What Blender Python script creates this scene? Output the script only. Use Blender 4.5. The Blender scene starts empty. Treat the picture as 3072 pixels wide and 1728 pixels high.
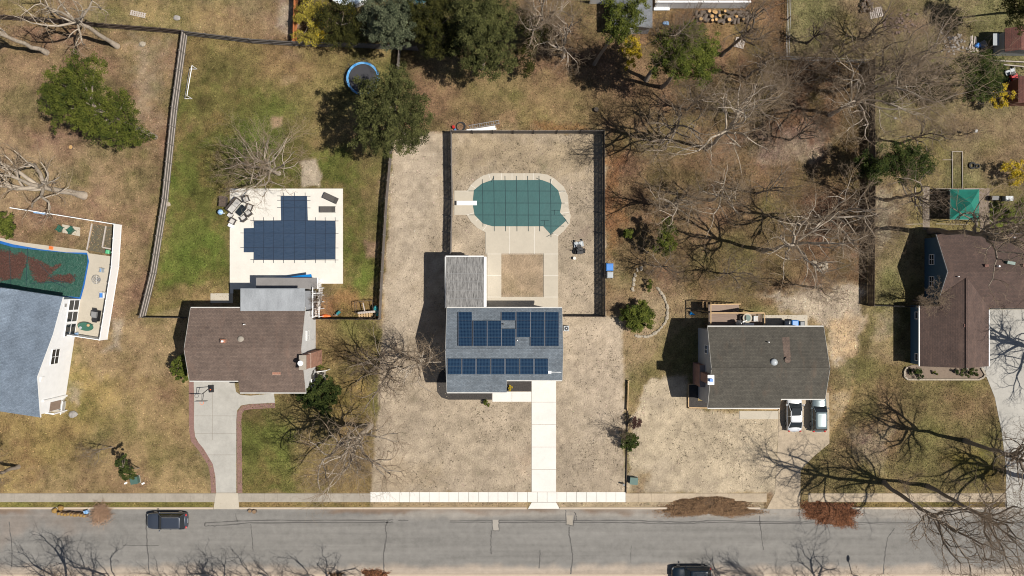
import bpy, math, random
import numpy as np
from mathutils import Vector
R = math.radians
rng = random.Random(7)
nr = np.random.default_rng(11)

# ------------------------------------------------------------------ camera, sky, sun, exposure
CAMH = 96.0
S = 123.4 / 3072.0                       # metres per image pixel on the ground
scene = bpy.context.scene
cam_d = bpy.data.cameras.new('camera')
cam_d.sensor_width = 36.0
cam_d.lens = 36.0 * CAMH / 123.4
cam_d.clip_start = 1.0
cam_d.clip_end = 3000.0
cam = bpy.data.objects.new('camera', cam_d)
scene.collection.objects.link(cam)
cam.location = (0, 0, CAMH)
scene.camera = cam

SUN_DIR = Vector((0.6, -0.6 * 0.215, 1.0)).normalized()   # towards the sun
SUN_EL = math.asin(SUN_DIR.z)
SUN_AZ = math.atan2(SUN_DIR.x, SUN_DIR.y)
world = bpy.data.worlds.new('World')
scene.world = world
world.use_nodes = True
wn = world.node_tree
bg = wn.nodes['Background']
sky = wn.nodes.new('ShaderNodeTexSky')
sky.sky_type = 'NISHITA'
sky.sun_disc = False
sky.sun_elevation = SUN_EL
sky.sun_rotation = SUN_AZ
wn.links.new(sky.outputs[0], bg.inputs[0])
bg.inputs[1].default_value = 0.05
sun_d = bpy.data.lights.new('sun', 'SUN')
sun_d.energy = 5.0
sun_d.angle = R(0.5)
sun_d.color = (1.0, 0.945, 0.865)
sun = bpy.data.objects.new('sun', sun_d)
scene.collection.objects.link(sun)
sun.rotation_euler = SUN_DIR.to_track_quat('Z', 'Y').to_euler()
sun.location = (60, -15, 120)
scene.view_settings.view_transform = 'Standard'
scene.view_settings.look = 'None'
scene.view_settings.exposure = 0.18
scene.view_settings.gamma = 1.0
scene.render.engine = 'CYCLES'
scene.cycles.max_bounces = 5
scene.cycles.filter_width = 1.05

COL = scene.collection


def G(px, py, h=0.0):
    """image pixels (3072 x 1728, seen from the drone) + height -> world"""
    k = S * (CAMH - h) / CAMH
    return Vector(((px - 1536) * k, -(py - 864) * k, h))


def P(px, py, z=0.0):
    """image pixel coordinates at ground level -> world at height z"""
    return Vector(((px - 1536) * S, -(py - 864) * S, z))


def X(px): return (px - 1536) * S
def Y(py): return -(py - 864) * S


# ------------------------------------------------------------------ materials
def nd(nt, t, **kw):
    n = nt.nodes.new(t)
    for k, v in kw.items():
        setattr(n, k, v)
    return n


def new_mat(name):
    m = bpy.data.materials.new(name)
    m.use_nodes = True
    nt = m.node_tree
    return m, nt, nt.nodes['Principled BSDF']


def noise(nt, vec, scale, detail=4, rough=0.6):
    n = nd(nt, 'ShaderNodeTexNoise')
    n.inputs['Scale'].default_value = scale
    n.inputs['Detail'].default_value = detail
    n.inputs['Roughness'].default_value = rough
    nt.links.new(vec, n.inputs['Vector'])
    return n.outputs[0]


def math_n(nt, op, a, b=None, c=None):
    n = nd(nt, 'ShaderNodeMath', operation=op)
    for i, v in enumerate((a, b, c)):
        if v is None: continue
        if isinstance(v, (int, float)): n.inputs[i].default_value = v
        else: nt.links.new(v, n.inputs[i])
    return n.outputs[0]


def mix_n(nt, fac, a, b, mode='MIX'):
    n = nd(nt, 'ShaderNodeMix', data_type='RGBA', blend_type=mode)
    if isinstance(fac, (int, float)): n.inputs[0].default_value = fac
    else: nt.links.new(fac, n.inputs[0])
    for i, v in ((6, a), (7, b)):
        if isinstance(v, tuple): n.inputs[i].default_value = (*v, 1)
        else: nt.links.new(v, n.inputs[i])
    return n.outputs[2]


def scale_col(nt, col, val):
    n = nd(nt, 'ShaderNodeVectorMath', operation='SCALE')
    if isinstance(col, tuple): n.inputs[0].default_value = col
    else: nt.links.new(col, n.inputs[0])
    nt.links.new(val, n.inputs[3])
    return n.outputs[0]


def objvec(nt, sc=(1, 1, 1), rot=0.0):
    t = nd(nt, 'ShaderNodeTexCoord')
    mp = nd(nt, 'ShaderNodeMapping')
    mp.inputs['Scale'].default_value = sc
    mp.inputs['Rotation'].default_value = (0, 0, rot)
    nt.links.new(t.outputs['Object'], mp.inputs[0])
    return mp.outputs[0]


def M(name, col, var=0.25, scale=3.0, rough=0.8, metal=0.0, col2=None, bump=0.0, sc=(1, 1, 1), fine=None, attr=None, coat=0.0):
    m, nt, b = new_mat(name)
    v = objvec(nt, sc)
    n1 = noise(nt, v, scale, 5)
    n2 = noise(nt, v, fine if fine else scale * 6, 3)
    f = math_n(nt, 'ADD', math_n(nt, 'MULTIPLY', n1, 0.6), math_n(nt, 'MULTIPLY', n2, 0.4))
    base = col
    if col2:
        r = nd(nt, 'ShaderNodeMapRange')
        r.inputs[1].default_value = 0.4; r.inputs[2].default_value = 0.62
        nt.links.new(n1, r.inputs[0])
        base = mix_n(nt, r.outputs[0], col, col2)
    k = math_n(nt, 'MAXIMUM', math_n(nt, 'MULTIPLY_ADD', f, 2 * var * 2, 1 - var * 2), 0.12)
    if attr:
        a = nd(nt, 'ShaderNodeAttribute', attribute_name=attr)
        k = math_n(nt, 'MULTIPLY', k, a.outputs['Fac'])
    nt.links.new(scale_col(nt, base, k), b.inputs['Base Color'])
    b.inputs['Roughness'].default_value = rough
    b.inputs['Metallic'].default_value = metal
    if coat:
        b.inputs['Coat Weight'].default_value = coat
        b.inputs['Coat Roughness'].default_value = 0.04
    if bump:
        bn = nd(nt, 'ShaderNodeBump')
        bn.inputs['Distance'].default_value = bump
        bn.inputs['Strength'].default_value = 1.0
        nt.links.new(f, bn.inputs['Height'])
        nt.links.new(bn.outputs[0], b.inputs['Normal'])
    return m


def shingle(name, c1, c2, mortar, vert=False, rot=0.0, stain=None, w=0.32, hgt=0.15):
    m, nt, b = new_mat(name)
    v = objvec(nt, (1, 1, 0), rot + (R(90) if vert else 0))
    br = nd(nt, 'ShaderNodeTexBrick')
    br.offset = 0.5
    nt.links.new(v, br.inputs['Vector'])
    br.inputs['Color1'].default_value = (*c1, 1)
    br.inputs['Color2'].default_value = (*c2, 1)
    br.inputs['Mortar'].default_value = (*mortar, 1)
    br.inputs['Scale'].default_value = 1.0
    br.inputs['Mortar Size'].default_value = 0.012
    br.inputs['Mortar Smooth'].default_value = 0.3
    br.inputs['Brick Width'].default_value = w
    br.inputs['Row Height'].default_value = hgt
    n1 = noise(nt, v, 0.55, 6, 0.65)
    n2 = noise(nt, v, 5.0, 4, 0.7)
    k = math_n(nt, 'ADD', math_n(nt, 'MULTIPLY_ADD', n1, 1.1, 0.45), math_n(nt, 'MULTIPLY_ADD', n2, 1.0, -0.5))
    col = br.outputs[0]
    if stain:
        st = noise(nt, objvec(nt, (1.4, 0.22, 1), 0), 0.8, 3)
        r = nd(nt, 'ShaderNodeMapRange')
        r.inputs[1].default_value = 0.56; r.inputs[2].default_value = 0.72
        nt.links.new(st, r.inputs[0])
        col = mix_n(nt, math_n(nt, 'MULTIPLY', r.outputs[0], 0.6), col, stain)
    nt.links.new(scale_col(nt, col, k), b.inputs['Base Color'])
    b.inputs['Roughness'].default_value = 0.95
    bn = nd(nt, 'ShaderNodeBump')
    bn.inputs['Distance'].default_value = 0.02
    nt.links.new(n2, bn.inputs['Height'])
    nt.links.new(bn.outputs[0], b.inputs['Normal'])
    return m


def brickmat(name, c1, c2, mort):
    m, nt, b = new_mat(name)
    t = nd(nt, 'ShaderNodeTexCoord')
    sx = nd(nt, 'ShaderNodeSeparateXYZ'); nt.links.new(t.outputs['Object'], sx.inputs[0])
    cb = nd(nt, 'ShaderNodeCombineXYZ')
    nt.links.new(math_n(nt, 'ADD', sx.outputs[0], sx.outputs[1]), cb.inputs[0])
    nt.links.new(sx.outputs[2], cb.inputs[1])
    br = nd(nt, 'ShaderNodeTexBrick')
    nt.links.new(cb.outputs[0], br.inputs['Vector'])
    for k, c in (('Color1', c1), ('Color2', c2), ('Mortar', mort)):
        br.inputs[k].default_value = (*c, 1)
    br.inputs['Scale'].default_value = 1
    br.inputs['Brick Width'].default_value = 0.22
    br.inputs['Row Height'].default_value = 0.08
    br.inputs['Mortar Size'].default_value = 0.01
    n = noise(nt, t.outputs['Object'], 2.5, 4)
    nt.links.new(scale_col(nt, br.outputs[0], math_n(nt, 'MULTIPLY_ADD', n, 0.8, 0.6)), b.inputs['Base Color'])
    b.inputs['Roughness'].default_value = 0.9
    return m


def siding(name, col):
    m, nt, b = new_mat(name)
    t = nd(nt, 'ShaderNodeTexCoord')
    w = nd(nt, 'ShaderNodeTexWave', wave_type='BANDS', bands_direction='Z', wave_profile='SAW')
    w.inputs['Scale'].default_value = 1.6
    nt.links.new(t.outputs['Object'], w.inputs['Vector'])
    n = noise(nt, t.outputs['Object'], 1.2, 4)
    k = math_n(nt, 'ADD', math_n(nt, 'MULTIPLY_ADD', w.outputs['Fac'], 0.12, 0.86), math_n(nt, 'MULTIPLY_ADD', n, 0.2, -0.1))
    nt.links.new(scale_col(nt, col, k), b.inputs['Base Color'])
    b.inputs['Roughness'].default_value = 0.6
    return m


def concrete(name, col, var=0.2, stain=0.25, rough=0.9):
    m, nt, b = new_mat(name)
    v = objvec(nt)
    n1 = noise(nt, v, 0.5, 6, 0.65)
    n2 = noise(nt, v, 9.0, 3, 0.7)
    n3 = noise(nt, v, 2.2, 5, 0.7)
    k = math_n(nt, 'ADD', math_n(nt, 'MULTIPLY_ADD', n1, stain * 2, 1 - stain), math_n(nt, 'MULTIPLY_ADD', n2, var, -var / 2))
    k = math_n(nt, 'ADD', k, math_n(nt, 'MULTIPLY_ADD', n3, stain, -stain / 2))
    nt.links.new(scale_col(nt, col, k), b.inputs['Base Color'])
    b.inputs['Roughness'].default_value = rough
    bn = nd(nt, 'ShaderNodeBump'); bn.inputs['Distance'].default_value = 0.01
    nt.links.new(n2, bn.inputs['Height']); nt.links.new(bn.outputs[0], b.inputs['Normal'])
    return m


def foliage(name, col, col2, trans=0.0):
    m, nt, b = new_mat(name)
    a = nd(nt, 'ShaderNodeAttribute', attribute_name='tint')
    c = mix_n(nt, math_n(nt, 'SUBTRACT', a.outputs['Fac'], 0.0), col, col2)
    nt.links.new(c, b.inputs['Base Color'])
    b.inputs['Roughness'].default_value = 0.9
    b.inputs['Specular IOR Level'].default_value = 0.1
    return m


MT = {}
MT['conc_old'] = concrete('weathered_concrete', (0.29, 0.258, 0.212), 0.3, 0.35)
MT['conc_white'] = concrete('fresh_white_concrete', (0.63, 0.61, 0.565), 0.16, 0.14)
MT['conc_pool'] = concrete('pale_pool_concrete', (0.62, 0.59, 0.53), 0.16, 0.14)
MT['conc_tan'] = concrete('tan_concrete', (0.43, 0.385, 0.31), 0.15, 0.14)
MT['conc_drive'] = concrete('stained_drive_concrete', (0.36, 0.345, 0.31), 0.22, 0.3)
MT['gutter'] = M('dull_gutter_paint', (0.50, 0.49, 0.46), 0.2, 2, 0.6)
MT['conc_sandy'] = concrete('sand_dusted_concrete', (0.37, 0.300, 0.215), 0.5, 0.45)
MT['curb'] = concrete('curb_concrete', (0.46, 0.38, 0.29), 0.2, 0.15)
MT['joint'] = M('joint_dark', (0.16, 0.14, 0.11), 0.2)
MT['paver_red'] = M('red_brick_pavers', (0.20, 0.115, 0.095), 0.4, 4.0, fine=14)
MT['mulch'] = M('dark_mulch', (0.035, 0.03, 0.026), 0.6, 5.0, bump=0.05)
MT['white_paint'] = M('white_paint', (0.82, 0.82, 0.81), 0.06, 2, 0.5)
MT['white_vinyl'] = M('white_vinyl', (0.88, 0.88, 0.87), 0.04, 2, 0.4)
MT['wood_grey'] = M('weathered_grey_wood', (0.17, 0.15, 0.135), 0.45, 2.0, 0.9, col2=(0.11, 0.10, 0.09), sc=(1, 1, 0.3), fine=15)
MT['wood_rail'] = M('pale_weathered_rail', (0.42, 0.37, 0.33), 0.25, 2.0, 0.9)
MT['wood_brown'] = M('brown_fence_wood', (0.085, 0.062, 0.048), 0.4, 2.0, 0.9)
MT['wood_dark'] = M('dark_stained_wood', (0.035, 0.03, 0.03), 0.4, 2.0, 0.8)
MT['cedar'] = M('orange_cedar', (0.42, 0.15, 0.05), 0.3, 2.0, 0.8)
MT['lumber'] = M('new_yellow_lumber', (0.46, 0.31, 0.16), 0.25, 3.0, 0.7)
MT['deck_wood'] = M('deck_boards', (0.24, 0.175, 0.135), 0.3, 1.5, 0.8, sc=(0.3, 6, 1))
MT['bark_pale'] = M('pale_bark', (0.44, 0.375, 0.295), 0.35, 3.0, 0.9, col2=(0.30, 0.25, 0.20))
MT['bark_mid'] = M('grey_brown_bark', (0.22, 0.18, 0.14), 0.4, 3.0, 0.9)
MT['bark_dark'] = M('dark_bark', (0.125, 0.10, 0.075), 0.4, 3.0, 0.9)
MT['twig_pale'] = M('pale_twigs', (0.26, 0.195, 0.130), 0.4, 2.0, 0.9)
MT['twig_mid'] = M('grey_brown_twigs', (0.165, 0.118, 0.078), 0.4, 2.0, 0.9)
MT['twig_red'] = M('reddish_twigs', (0.17, 0.09, 0.075), 0.3, 2.0, 0.9)
MT['glass'] = M('dark_glass', (0.02, 0.025, 0.03), 0.2, 2, 0.08)
MT['black_plastic'] = M('black_plastic', (0.02, 0.02, 0.022), 0.3, 3, 0.45)
MT['grey_plastic'] = M('grey_plastic', (0.2, 0.2, 0.2), 0.2, 3, 0.5)
MT['steel'] = M('galvanised_steel', (0.5, 0.5, 0.5), 0.15, 4, 0.35, metal=0.7)
MT['rubber'] = M('rubber', (0.015, 0.015, 0.015), 0.2, 4, 0.8)
MT['green_box'] = M('utility_green', (0.06, 0.12, 0.10), 0.2, 2, 0.5)
MT['blue_bin'] = M('blue_plastic', (0.05, 0.20, 0.55), 0.15, 2, 0.4)
MT['dark_bin'] = M('dark_bin_plastic', (0.03, 0.045, 0.06), 0.2, 2, 0.4)
MT['lid_grey'] = M('pale_lid', (0.35, 0.38, 0.4), 0.15, 2, 0.4)
MT['wicker'] = M('dark_wicker', (0.06, 0.05, 0.045), 0.5, 12, 0.8)
MT['cushion'] = M('pale_cushion', (0.50, 0.48, 0.45), 0.12, 5, 0.9)
MT['lounger_fab'] = M('grey_sling_fabric', (0.075, 0.068, 0.062), 0.2, 8, 0.8)
MT['ceramic_blue'] = M('glossy_blue', (0.16, 0.34, 0.60), 0.3, 3, 0.15, coat=1.0, col2=(0.45, 0.6, 0.8))
MT['tarp_blue'] = M('bright_blue_tarp', (0.01, 0.20, 0.55), 0.2, 2, 0.4)
MT['orange'] = M('orange_plastic', (0.85, 0.16, 0.03), 0.15, 3, 0.5)
MT['red'] = M('red_paint', (0.45, 0.02, 0.02), 0.2, 3, 0.3, coat=0.5)
MT['teal_junk'] = M('teal_plastic', (0.02, 0.20, 0.22), 0.3, 3, 0.5)
MT['green_plastic'] = M('dark_green_plastic', (0.03, 0.11, 0.075), 0.3, 4, 0.4)
MT['mint'] = M('mint_plastic', (0.10, 0.42, 0.20), 0.15, 4, 0.5)
MT['kraft'] = M('kraft_paper', (0.22, 0.145, 0.085), 0.3, 4, 0.9)
MT['leafy_bag'] = M('leaf_bag_fill', (0.28, 0.17, 0.05), 0.5, 10, 0.9)
MT['stone'] = M('pale_fieldstone', (0.33, 0.285, 0.22), 0.4, 3, 0.9, bump=0.03)
MT['rock'] = M('grey_rock', (0.30, 0.28, 0.26), 0.35, 3, 0.9, bump=0.05)
MT['log_bark'] = M('log_bark', (0.12, 0.095, 0.075), 0.4, 5, 0.9)
MT['log_cut'] = M('fresh_cut_log_end', (0.45, 0.27, 0.11), 0.3, 5, 0.8)
MT['crack'] = M('crack_tar', (0.09, 0.085, 0.08), 0.3, 5, 0.85)
MT['patch'] = concrete('road_patch_concrete', (0.30, 0.275, 0.24), 0.2, 0.1)
MT['brick'] = brickmat('orange_brick', (0.36, 0.15, 0.085), (0.27, 0.10, 0.06), (0.35, 0.28, 0.23))
MT['brick_red'] = brickmat('dull_red_brick', (0.22, 0.10, 0.08), (0.17, 0.075, 0.06), (0.26, 0.21, 0.19))
MT['side_white'] = siding('white_siding', (0.88, 0.89, 0.90))
MT['side_grey'] = siding('pale_grey_siding', (0.64, 0.64, 0.63))
MT['side_cool'] = siding('cool_grey_siding', (0.36, 0.38, 0.41))
MT['side_blue'] = siding('blue_siding', (0.05, 0.12, 0.20))
MT['side_red'] = siding('barn_red_siding', (0.16, 0.05, 0.04))
MT['canopy'] = M('green_canopy', (0.01, 0.155, 0.115), 0.3, 2.0, 0.6, fine=20)
MT['tramp_pad'] = M('blue_pad', (0.05, 0.24, 0.56), 0.3, 1.5, 0.35, col2=(0.20, 0.42, 0.62))
MT['black_net_mat'] = M('jumping_mat_fabric', (0.035, 0.035, 0.04), 0.2, 3, 0.8)
MT['net'] = M('black_net', (0.015, 0.015, 0.018), 0.2, 2, 0.9)
MT['metal_roof'] = M('weathered_flat_roof', (0.165, 0.16, 0.152), 1.3, 2.0, 0.6, sc=(3.5, 0.45, 1), fine=7)
MT['flat_roof'] = M('pale_flat_roof', (0.27, 0.285, 0.30), 0.4, 0.8, 0.7, sc=(1.5, 0.5, 1), fine=10)
MT['flat_roof2'] = M('brown_grey_flat_roof', (0.20, 0.19, 0.185), 0.2, 0.8, 0.8, fine=10)
MT['roof_brown'] = shingle('brown_shingles', (0.155, 0.112, 0.088), (0.125, 0.089, 0.071), (0.06, 0.045, 0.04), stain=(0.16, 0.105, 0.08))
MT['roof_grey'] = shingle('blue_grey_shingles', (0.150, 0.175, 0.20), (0.110, 0.132, 0.155), (0.07, 0.08, 0.09))
MT['roof_dark'] = shingle('dark_grey_shingles', (0.088, 0.080, 0.064), (0.066, 0.060, 0.049), (0.035, 0.032, 0.027), stain=(0.10, 0.075, 0.055))
MT['roof_blue'] = shingle('slate_blue_shingles', (0.165, 0.205, 0.255), (0.135, 0.170, 0.215), (0.09, 0.115, 0.15), rot=R(8.6))
MT['roof_right'] = shingle('dark_brown_shingles', (0.098, 0.062, 0.050), (0.076, 0.050, 0.042), (0.045, 0.033, 0.028), stain=(0.125, 0.08, 0.062))
MT['roof_right_v'] = shingle('dark_brown_shingles_wing', (0.098, 0.062, 0.050), (0.076, 0.050, 0.042), (0.045, 0.033, 0.028), vert=True, stain=(0.125, 0.08, 0.062))
MT['roof_shed'] = shingle('rust_brown_shingles', (0.15, 0.06, 0.045), (0.12, 0.05, 0.04), (0.06, 0.03, 0.025), vert=True)
MT['roof_top'] = shingle('pale_grey_shingles', (0.16, 0.17, 0.18), (0.13, 0.14, 0.15), (0.09, 0.09, 0.1))
MT['leaf_litter'] = M('loose_leaves', (0.20, 0.115, 0.06), 0.4, 3, 0.9, attr='tint')
MT['pile_leaf'] = M('leaf_pile_leaves', (0.175, 0.105, 0.055), 0.4, 3, 0.9, attr='tint')
MT['pile_rust'] = M('rust_leaf_pile_leaves', (0.175, 0.072, 0.032), 0.4, 3, 0.9, attr='tint')


def solar_mat():
    m, nt, b = new_mat('solar_cells')
    t = nd(nt, 'ShaderNodeTexCoord')
    br = nd(nt, 'ShaderNodeTexBrick'); br.offset = 0.0
    nt.links.new(t.outputs['Object'], br.inputs['Vector'])
    br.inputs['Color1'].default_value = (0.003, 0.013, 0.036, 1)
    br.inputs['Color2'].default_value = (0.005, 0.019, 0.050, 1)
    br.inputs['Mortar'].default_value = (0.032, 0.068, 0.115, 1)
    br.inputs['Scale'].default_value = 1
    br.inputs['Mortar Size'].default_value = 0.016
    br.inputs['Brick Width'].default_value = 0.163
    br.inputs['Row Height'].default_value = 0.155
    nt.links.new(br.outputs[0], b.inputs['Base Color'])
    b.inputs['Roughness'].default_value = 0.4
    b.inputs['Specular IOR Level'].default_value = 0.25
    return m


MT['solar'] = solar_mat()


def cover_mat(name, c, wr=0.03, c2=None, sc=(1, 1, 1)):
    m, nt, b = new_mat(name)
    v = objvec(nt, sc)
    n1 = noise(nt, v, 0.6, 4); n2 = noise(nt, v, 3.0, 6, 0.7)
    k = math_n(nt, 'ADD', math_n(nt, 'MULTIPLY_ADD', n1, 0.35, 0.83), math_n(nt, 'MULTIPLY_ADD', n2, 0.3, -0.15))
    nt.links.new(scale_col(nt, c, k), b.inputs['Base Color'])
    b.inputs['Roughness'].default_value = 0.6
    bn = nd(nt, 'ShaderNodeBump'); bn.inputs['Distance'].default_value = wr
    nt.links.new(n2, bn.inputs['Height']); nt.links.new(bn.outputs[0], b.inputs['Normal'])
    return m


MT['cover_teal'] = cover_mat('teal_pool_cover', (0.022, 0.088, 0.086), 0.02)
MT['cover_navy'] = cover_mat('navy_pool_cover', (0.021, 0.047, 0.092), 0.22, sc=(0.4, 1.8, 1))
MT['strap_teal'] = M('dark_teal_webbing', (0.010, 0.035, 0.04), 0.2)
MT['strap_navy'] = M('dark_navy_webbing', (0.008, 0.018, 0.04), 0.2)
MT['pool_ice'] = cover_mat('pale_pool_cover', (0.48, 0.56, 0.62), 0.05)
MT['pool_teal_far'] = cover_mat('dark_teal_round_cover', (0.02, 0.07, 0.08), 0.05)


def tarp_leaf_mat():
    m, nt, b = new_mat('green_tarp')
    v = objvec(nt)
    n1 = noise(nt, v, 0.35, 3); n2 = noise(nt, v, 2.5, 7, 0.75)
    c = mix_n(nt, math_n(nt, 'MULTIPLY', n2, 1.0), (0.004, 0.028, 0.019), (0.03, 0.115, 0.08))
    nt.links.new(scale_col(nt, c, math_n(nt, 'MULTIPLY_ADD', n1, 0.6, 0.7)), b.inputs['Base Color'])
    b.inputs['Roughness'].default_value = 0.35
    bn = nd(nt, 'ShaderNodeBump'); bn.inputs['Distance'].default_value = 0.12
    nt.links.new(n2, bn.inputs['Height']); nt.links.new(bn.outputs[0], b.inputs['Normal'])
    return m


MT['tarp_green'] = tarp_leaf_mat()
MT['wet_leaf'] = M('wet_dark_leaves', (0.065, 0.026, 0.018), 0.6, 6, 0.8, attr='tint')
MT['lining_blue'] = M('blue_liner', (0.02, 0.12, 0.38), 0.3, 2, 0.4)


def road_mat():
    m, nt, b = new_mat('old_asphalt')
    v = objvec(nt)
    n1 = noise(nt, objvec(nt, (0.12, 1.0, 1)), 0.45, 5, 0.6)
    n2 = noise(nt, v, 14.0, 2, 0.8)
    n3 = noise(nt, v, 1.1, 7, 0.7)
    n4 = noise(nt, objvec(nt, (0.05, 1.6, 1)), 1.0, 3, 0.5)
    k = math_n(nt, 'ADD', math_n(nt, 'MULTIPLY_ADD', n1, 0.5, 0.75), math_n(nt, 'MULTIPLY_ADD', n2, 0.7, -0.35))
    k = math_n(nt, 'ADD', k, math_n(nt, 'MULTIPLY_ADD', n3, 0.75, -0.375))
    k = math_n(nt, 'ADD', k, math_n(nt, 'MULTIPLY_ADD', n4, 0.5, -0.25))
    a = nd(nt, 'ShaderNodeAttribute', attribute_name='Col')
    nt.links.new(scale_col(nt, a.outputs['Color'], k), b.inputs['Base Color'])
    b.inputs['Roughness'].default_value = 0.92
    bn = nd(nt, 'ShaderNodeBump'); bn.inputs['Distance'].default_value = 0.01
    nt.links.new(n2, bn.inputs['Height']); nt.links.new(bn.outputs[0], b.inputs['Normal'])
    return m


MT['road'] = road_mat()


def ground_mat():
    m, nt, b = new_mat('lots_soil_and_grass')
    v = objvec(nt)
    a = nd(nt, 'ShaderNodeAttribute', attribute_name='Col')
    n0 = noise(nt, v, 0.35, 5, 0.6)
    n1 = noise(nt, v, 1.3, 6, 0.7)
    n2 = noise(nt, v, 5.0, 4, 0.75)
    n3 = noise(nt, v, 16.0, 2, 0.8)
    k = math_n(nt, 'ADD', math_n(nt, 'MULTIPLY_ADD', n0, 0.45, 0.775), math_n(nt, 'MULTIPLY_ADD', n1, 1.1, -0.55))
    k = math_n(nt, 'ADD', k, math_n(nt, 'MULTIPLY_ADD', n2, 1.7, -0.85))
    k = math_n(nt, 'ADD', k, math_n(nt, 'MULTIPLY_ADD', n3, 1.0, -0.5))
    sr = nd(nt, 'ShaderNodeSeparateColor'); nt.links.new(a.outputs['Color'], sr.inputs[0])
    amp = nd(nt, 'ShaderNodeMapRange'); amp.inputs[1].default_value = 0.2; amp.inputs[2].default_value = 0.3
    amp.inputs[3].default_value = 1.35; amp.inputs[4].default_value = 0.6; nt.links.new(sr.outputs[0], amp.inputs[0])
    k = math_n(nt, 'MULTIPLY_ADD', math_n(nt, 'SUBTRACT', k, 1.0), amp.outputs[0], 1.0)
    k = math_n(nt, 'MAXIMUM', k, 0.25)
    # earth crumbs and dry weeds, darker and browner, of their own shape
    hue = noise(nt, v, 2.3, 5, 0.7)
    c = mix_n(nt, math_n(nt, 'MULTIPLY', hue, 0.3), a.outputs['Color'],
              mix_n(nt, 1.0, a.outputs['Color'], (0.92, 0.96, 0.75), 'MULTIPLY'))
    nt.links.new(scale_col(nt, c, k), b.inputs['Base Color'])
    b.inputs['Roughness'].default_value = 1.0
    b.inputs['Specular IOR Level'].default_value = 0.1
    bn = nd(nt, 'ShaderNodeBump'); bn.inputs['Distance'].default_value = 0.18
    bn.inputs['Strength'].default_value = 0.8
    nt.links.new(math_n(nt, 'ADD', n2, math_n(nt, 'MULTIPLY', n1, 1.0)), bn.inputs['Height'])
    nt.links.new(bn.outputs[0], b.inputs['Normal'])
    return m


MT['ground'] = ground_mat()
MT['weed'] = M('weed_tufts', (0.10, 0.082, 0.048), 0.4, 5, 0.9, attr='tint')
MT['grass_blade'] = None


def attr_mat(name, rough=0.9):
    m, nt, b = new_mat(name)
    a = nd(nt, 'ShaderNodeAttribute', attribute_name='Col')
    nt.links.new(a.outputs['Color'], b.inputs['Base Color'])
    b.inputs['Roughness'].default_value = rough
    b.inputs['Specular IOR Level'].default_value = 0.15
    return m


MT['grass_blade'] = attr_mat('grass_tufts')


# ------------------------------------------------------------------ objects
def tag(o, label=None, cat=None, group=None, kind=None):
    if label: o['label'] = label
    if cat: o['category'] = cat
    if group: o['group'] = group
    if kind: o['kind'] = kind
    return o


def thing(name, loc, label, cat, group=None, rz=0.0):
    o = bpy.data.objects.new(name, None)
    o.empty_display_size = 0.3
    COL.objects.link(o)
    o.location = loc
    o.rotation_euler = (0, 0, rz)
    return tag(o, label, cat, group)


def link(name, me, mat, parent=None, local=False):
    if mat is not None and len(me.materials) == 0:
        me.materials.append(MT[mat] if isinstance(mat, str) else mat)
    o = bpy.data.objects.new(name, me)
    COL.objects.link(o)
    if parent is not None:
        o.parent = parent
    return o


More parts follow.
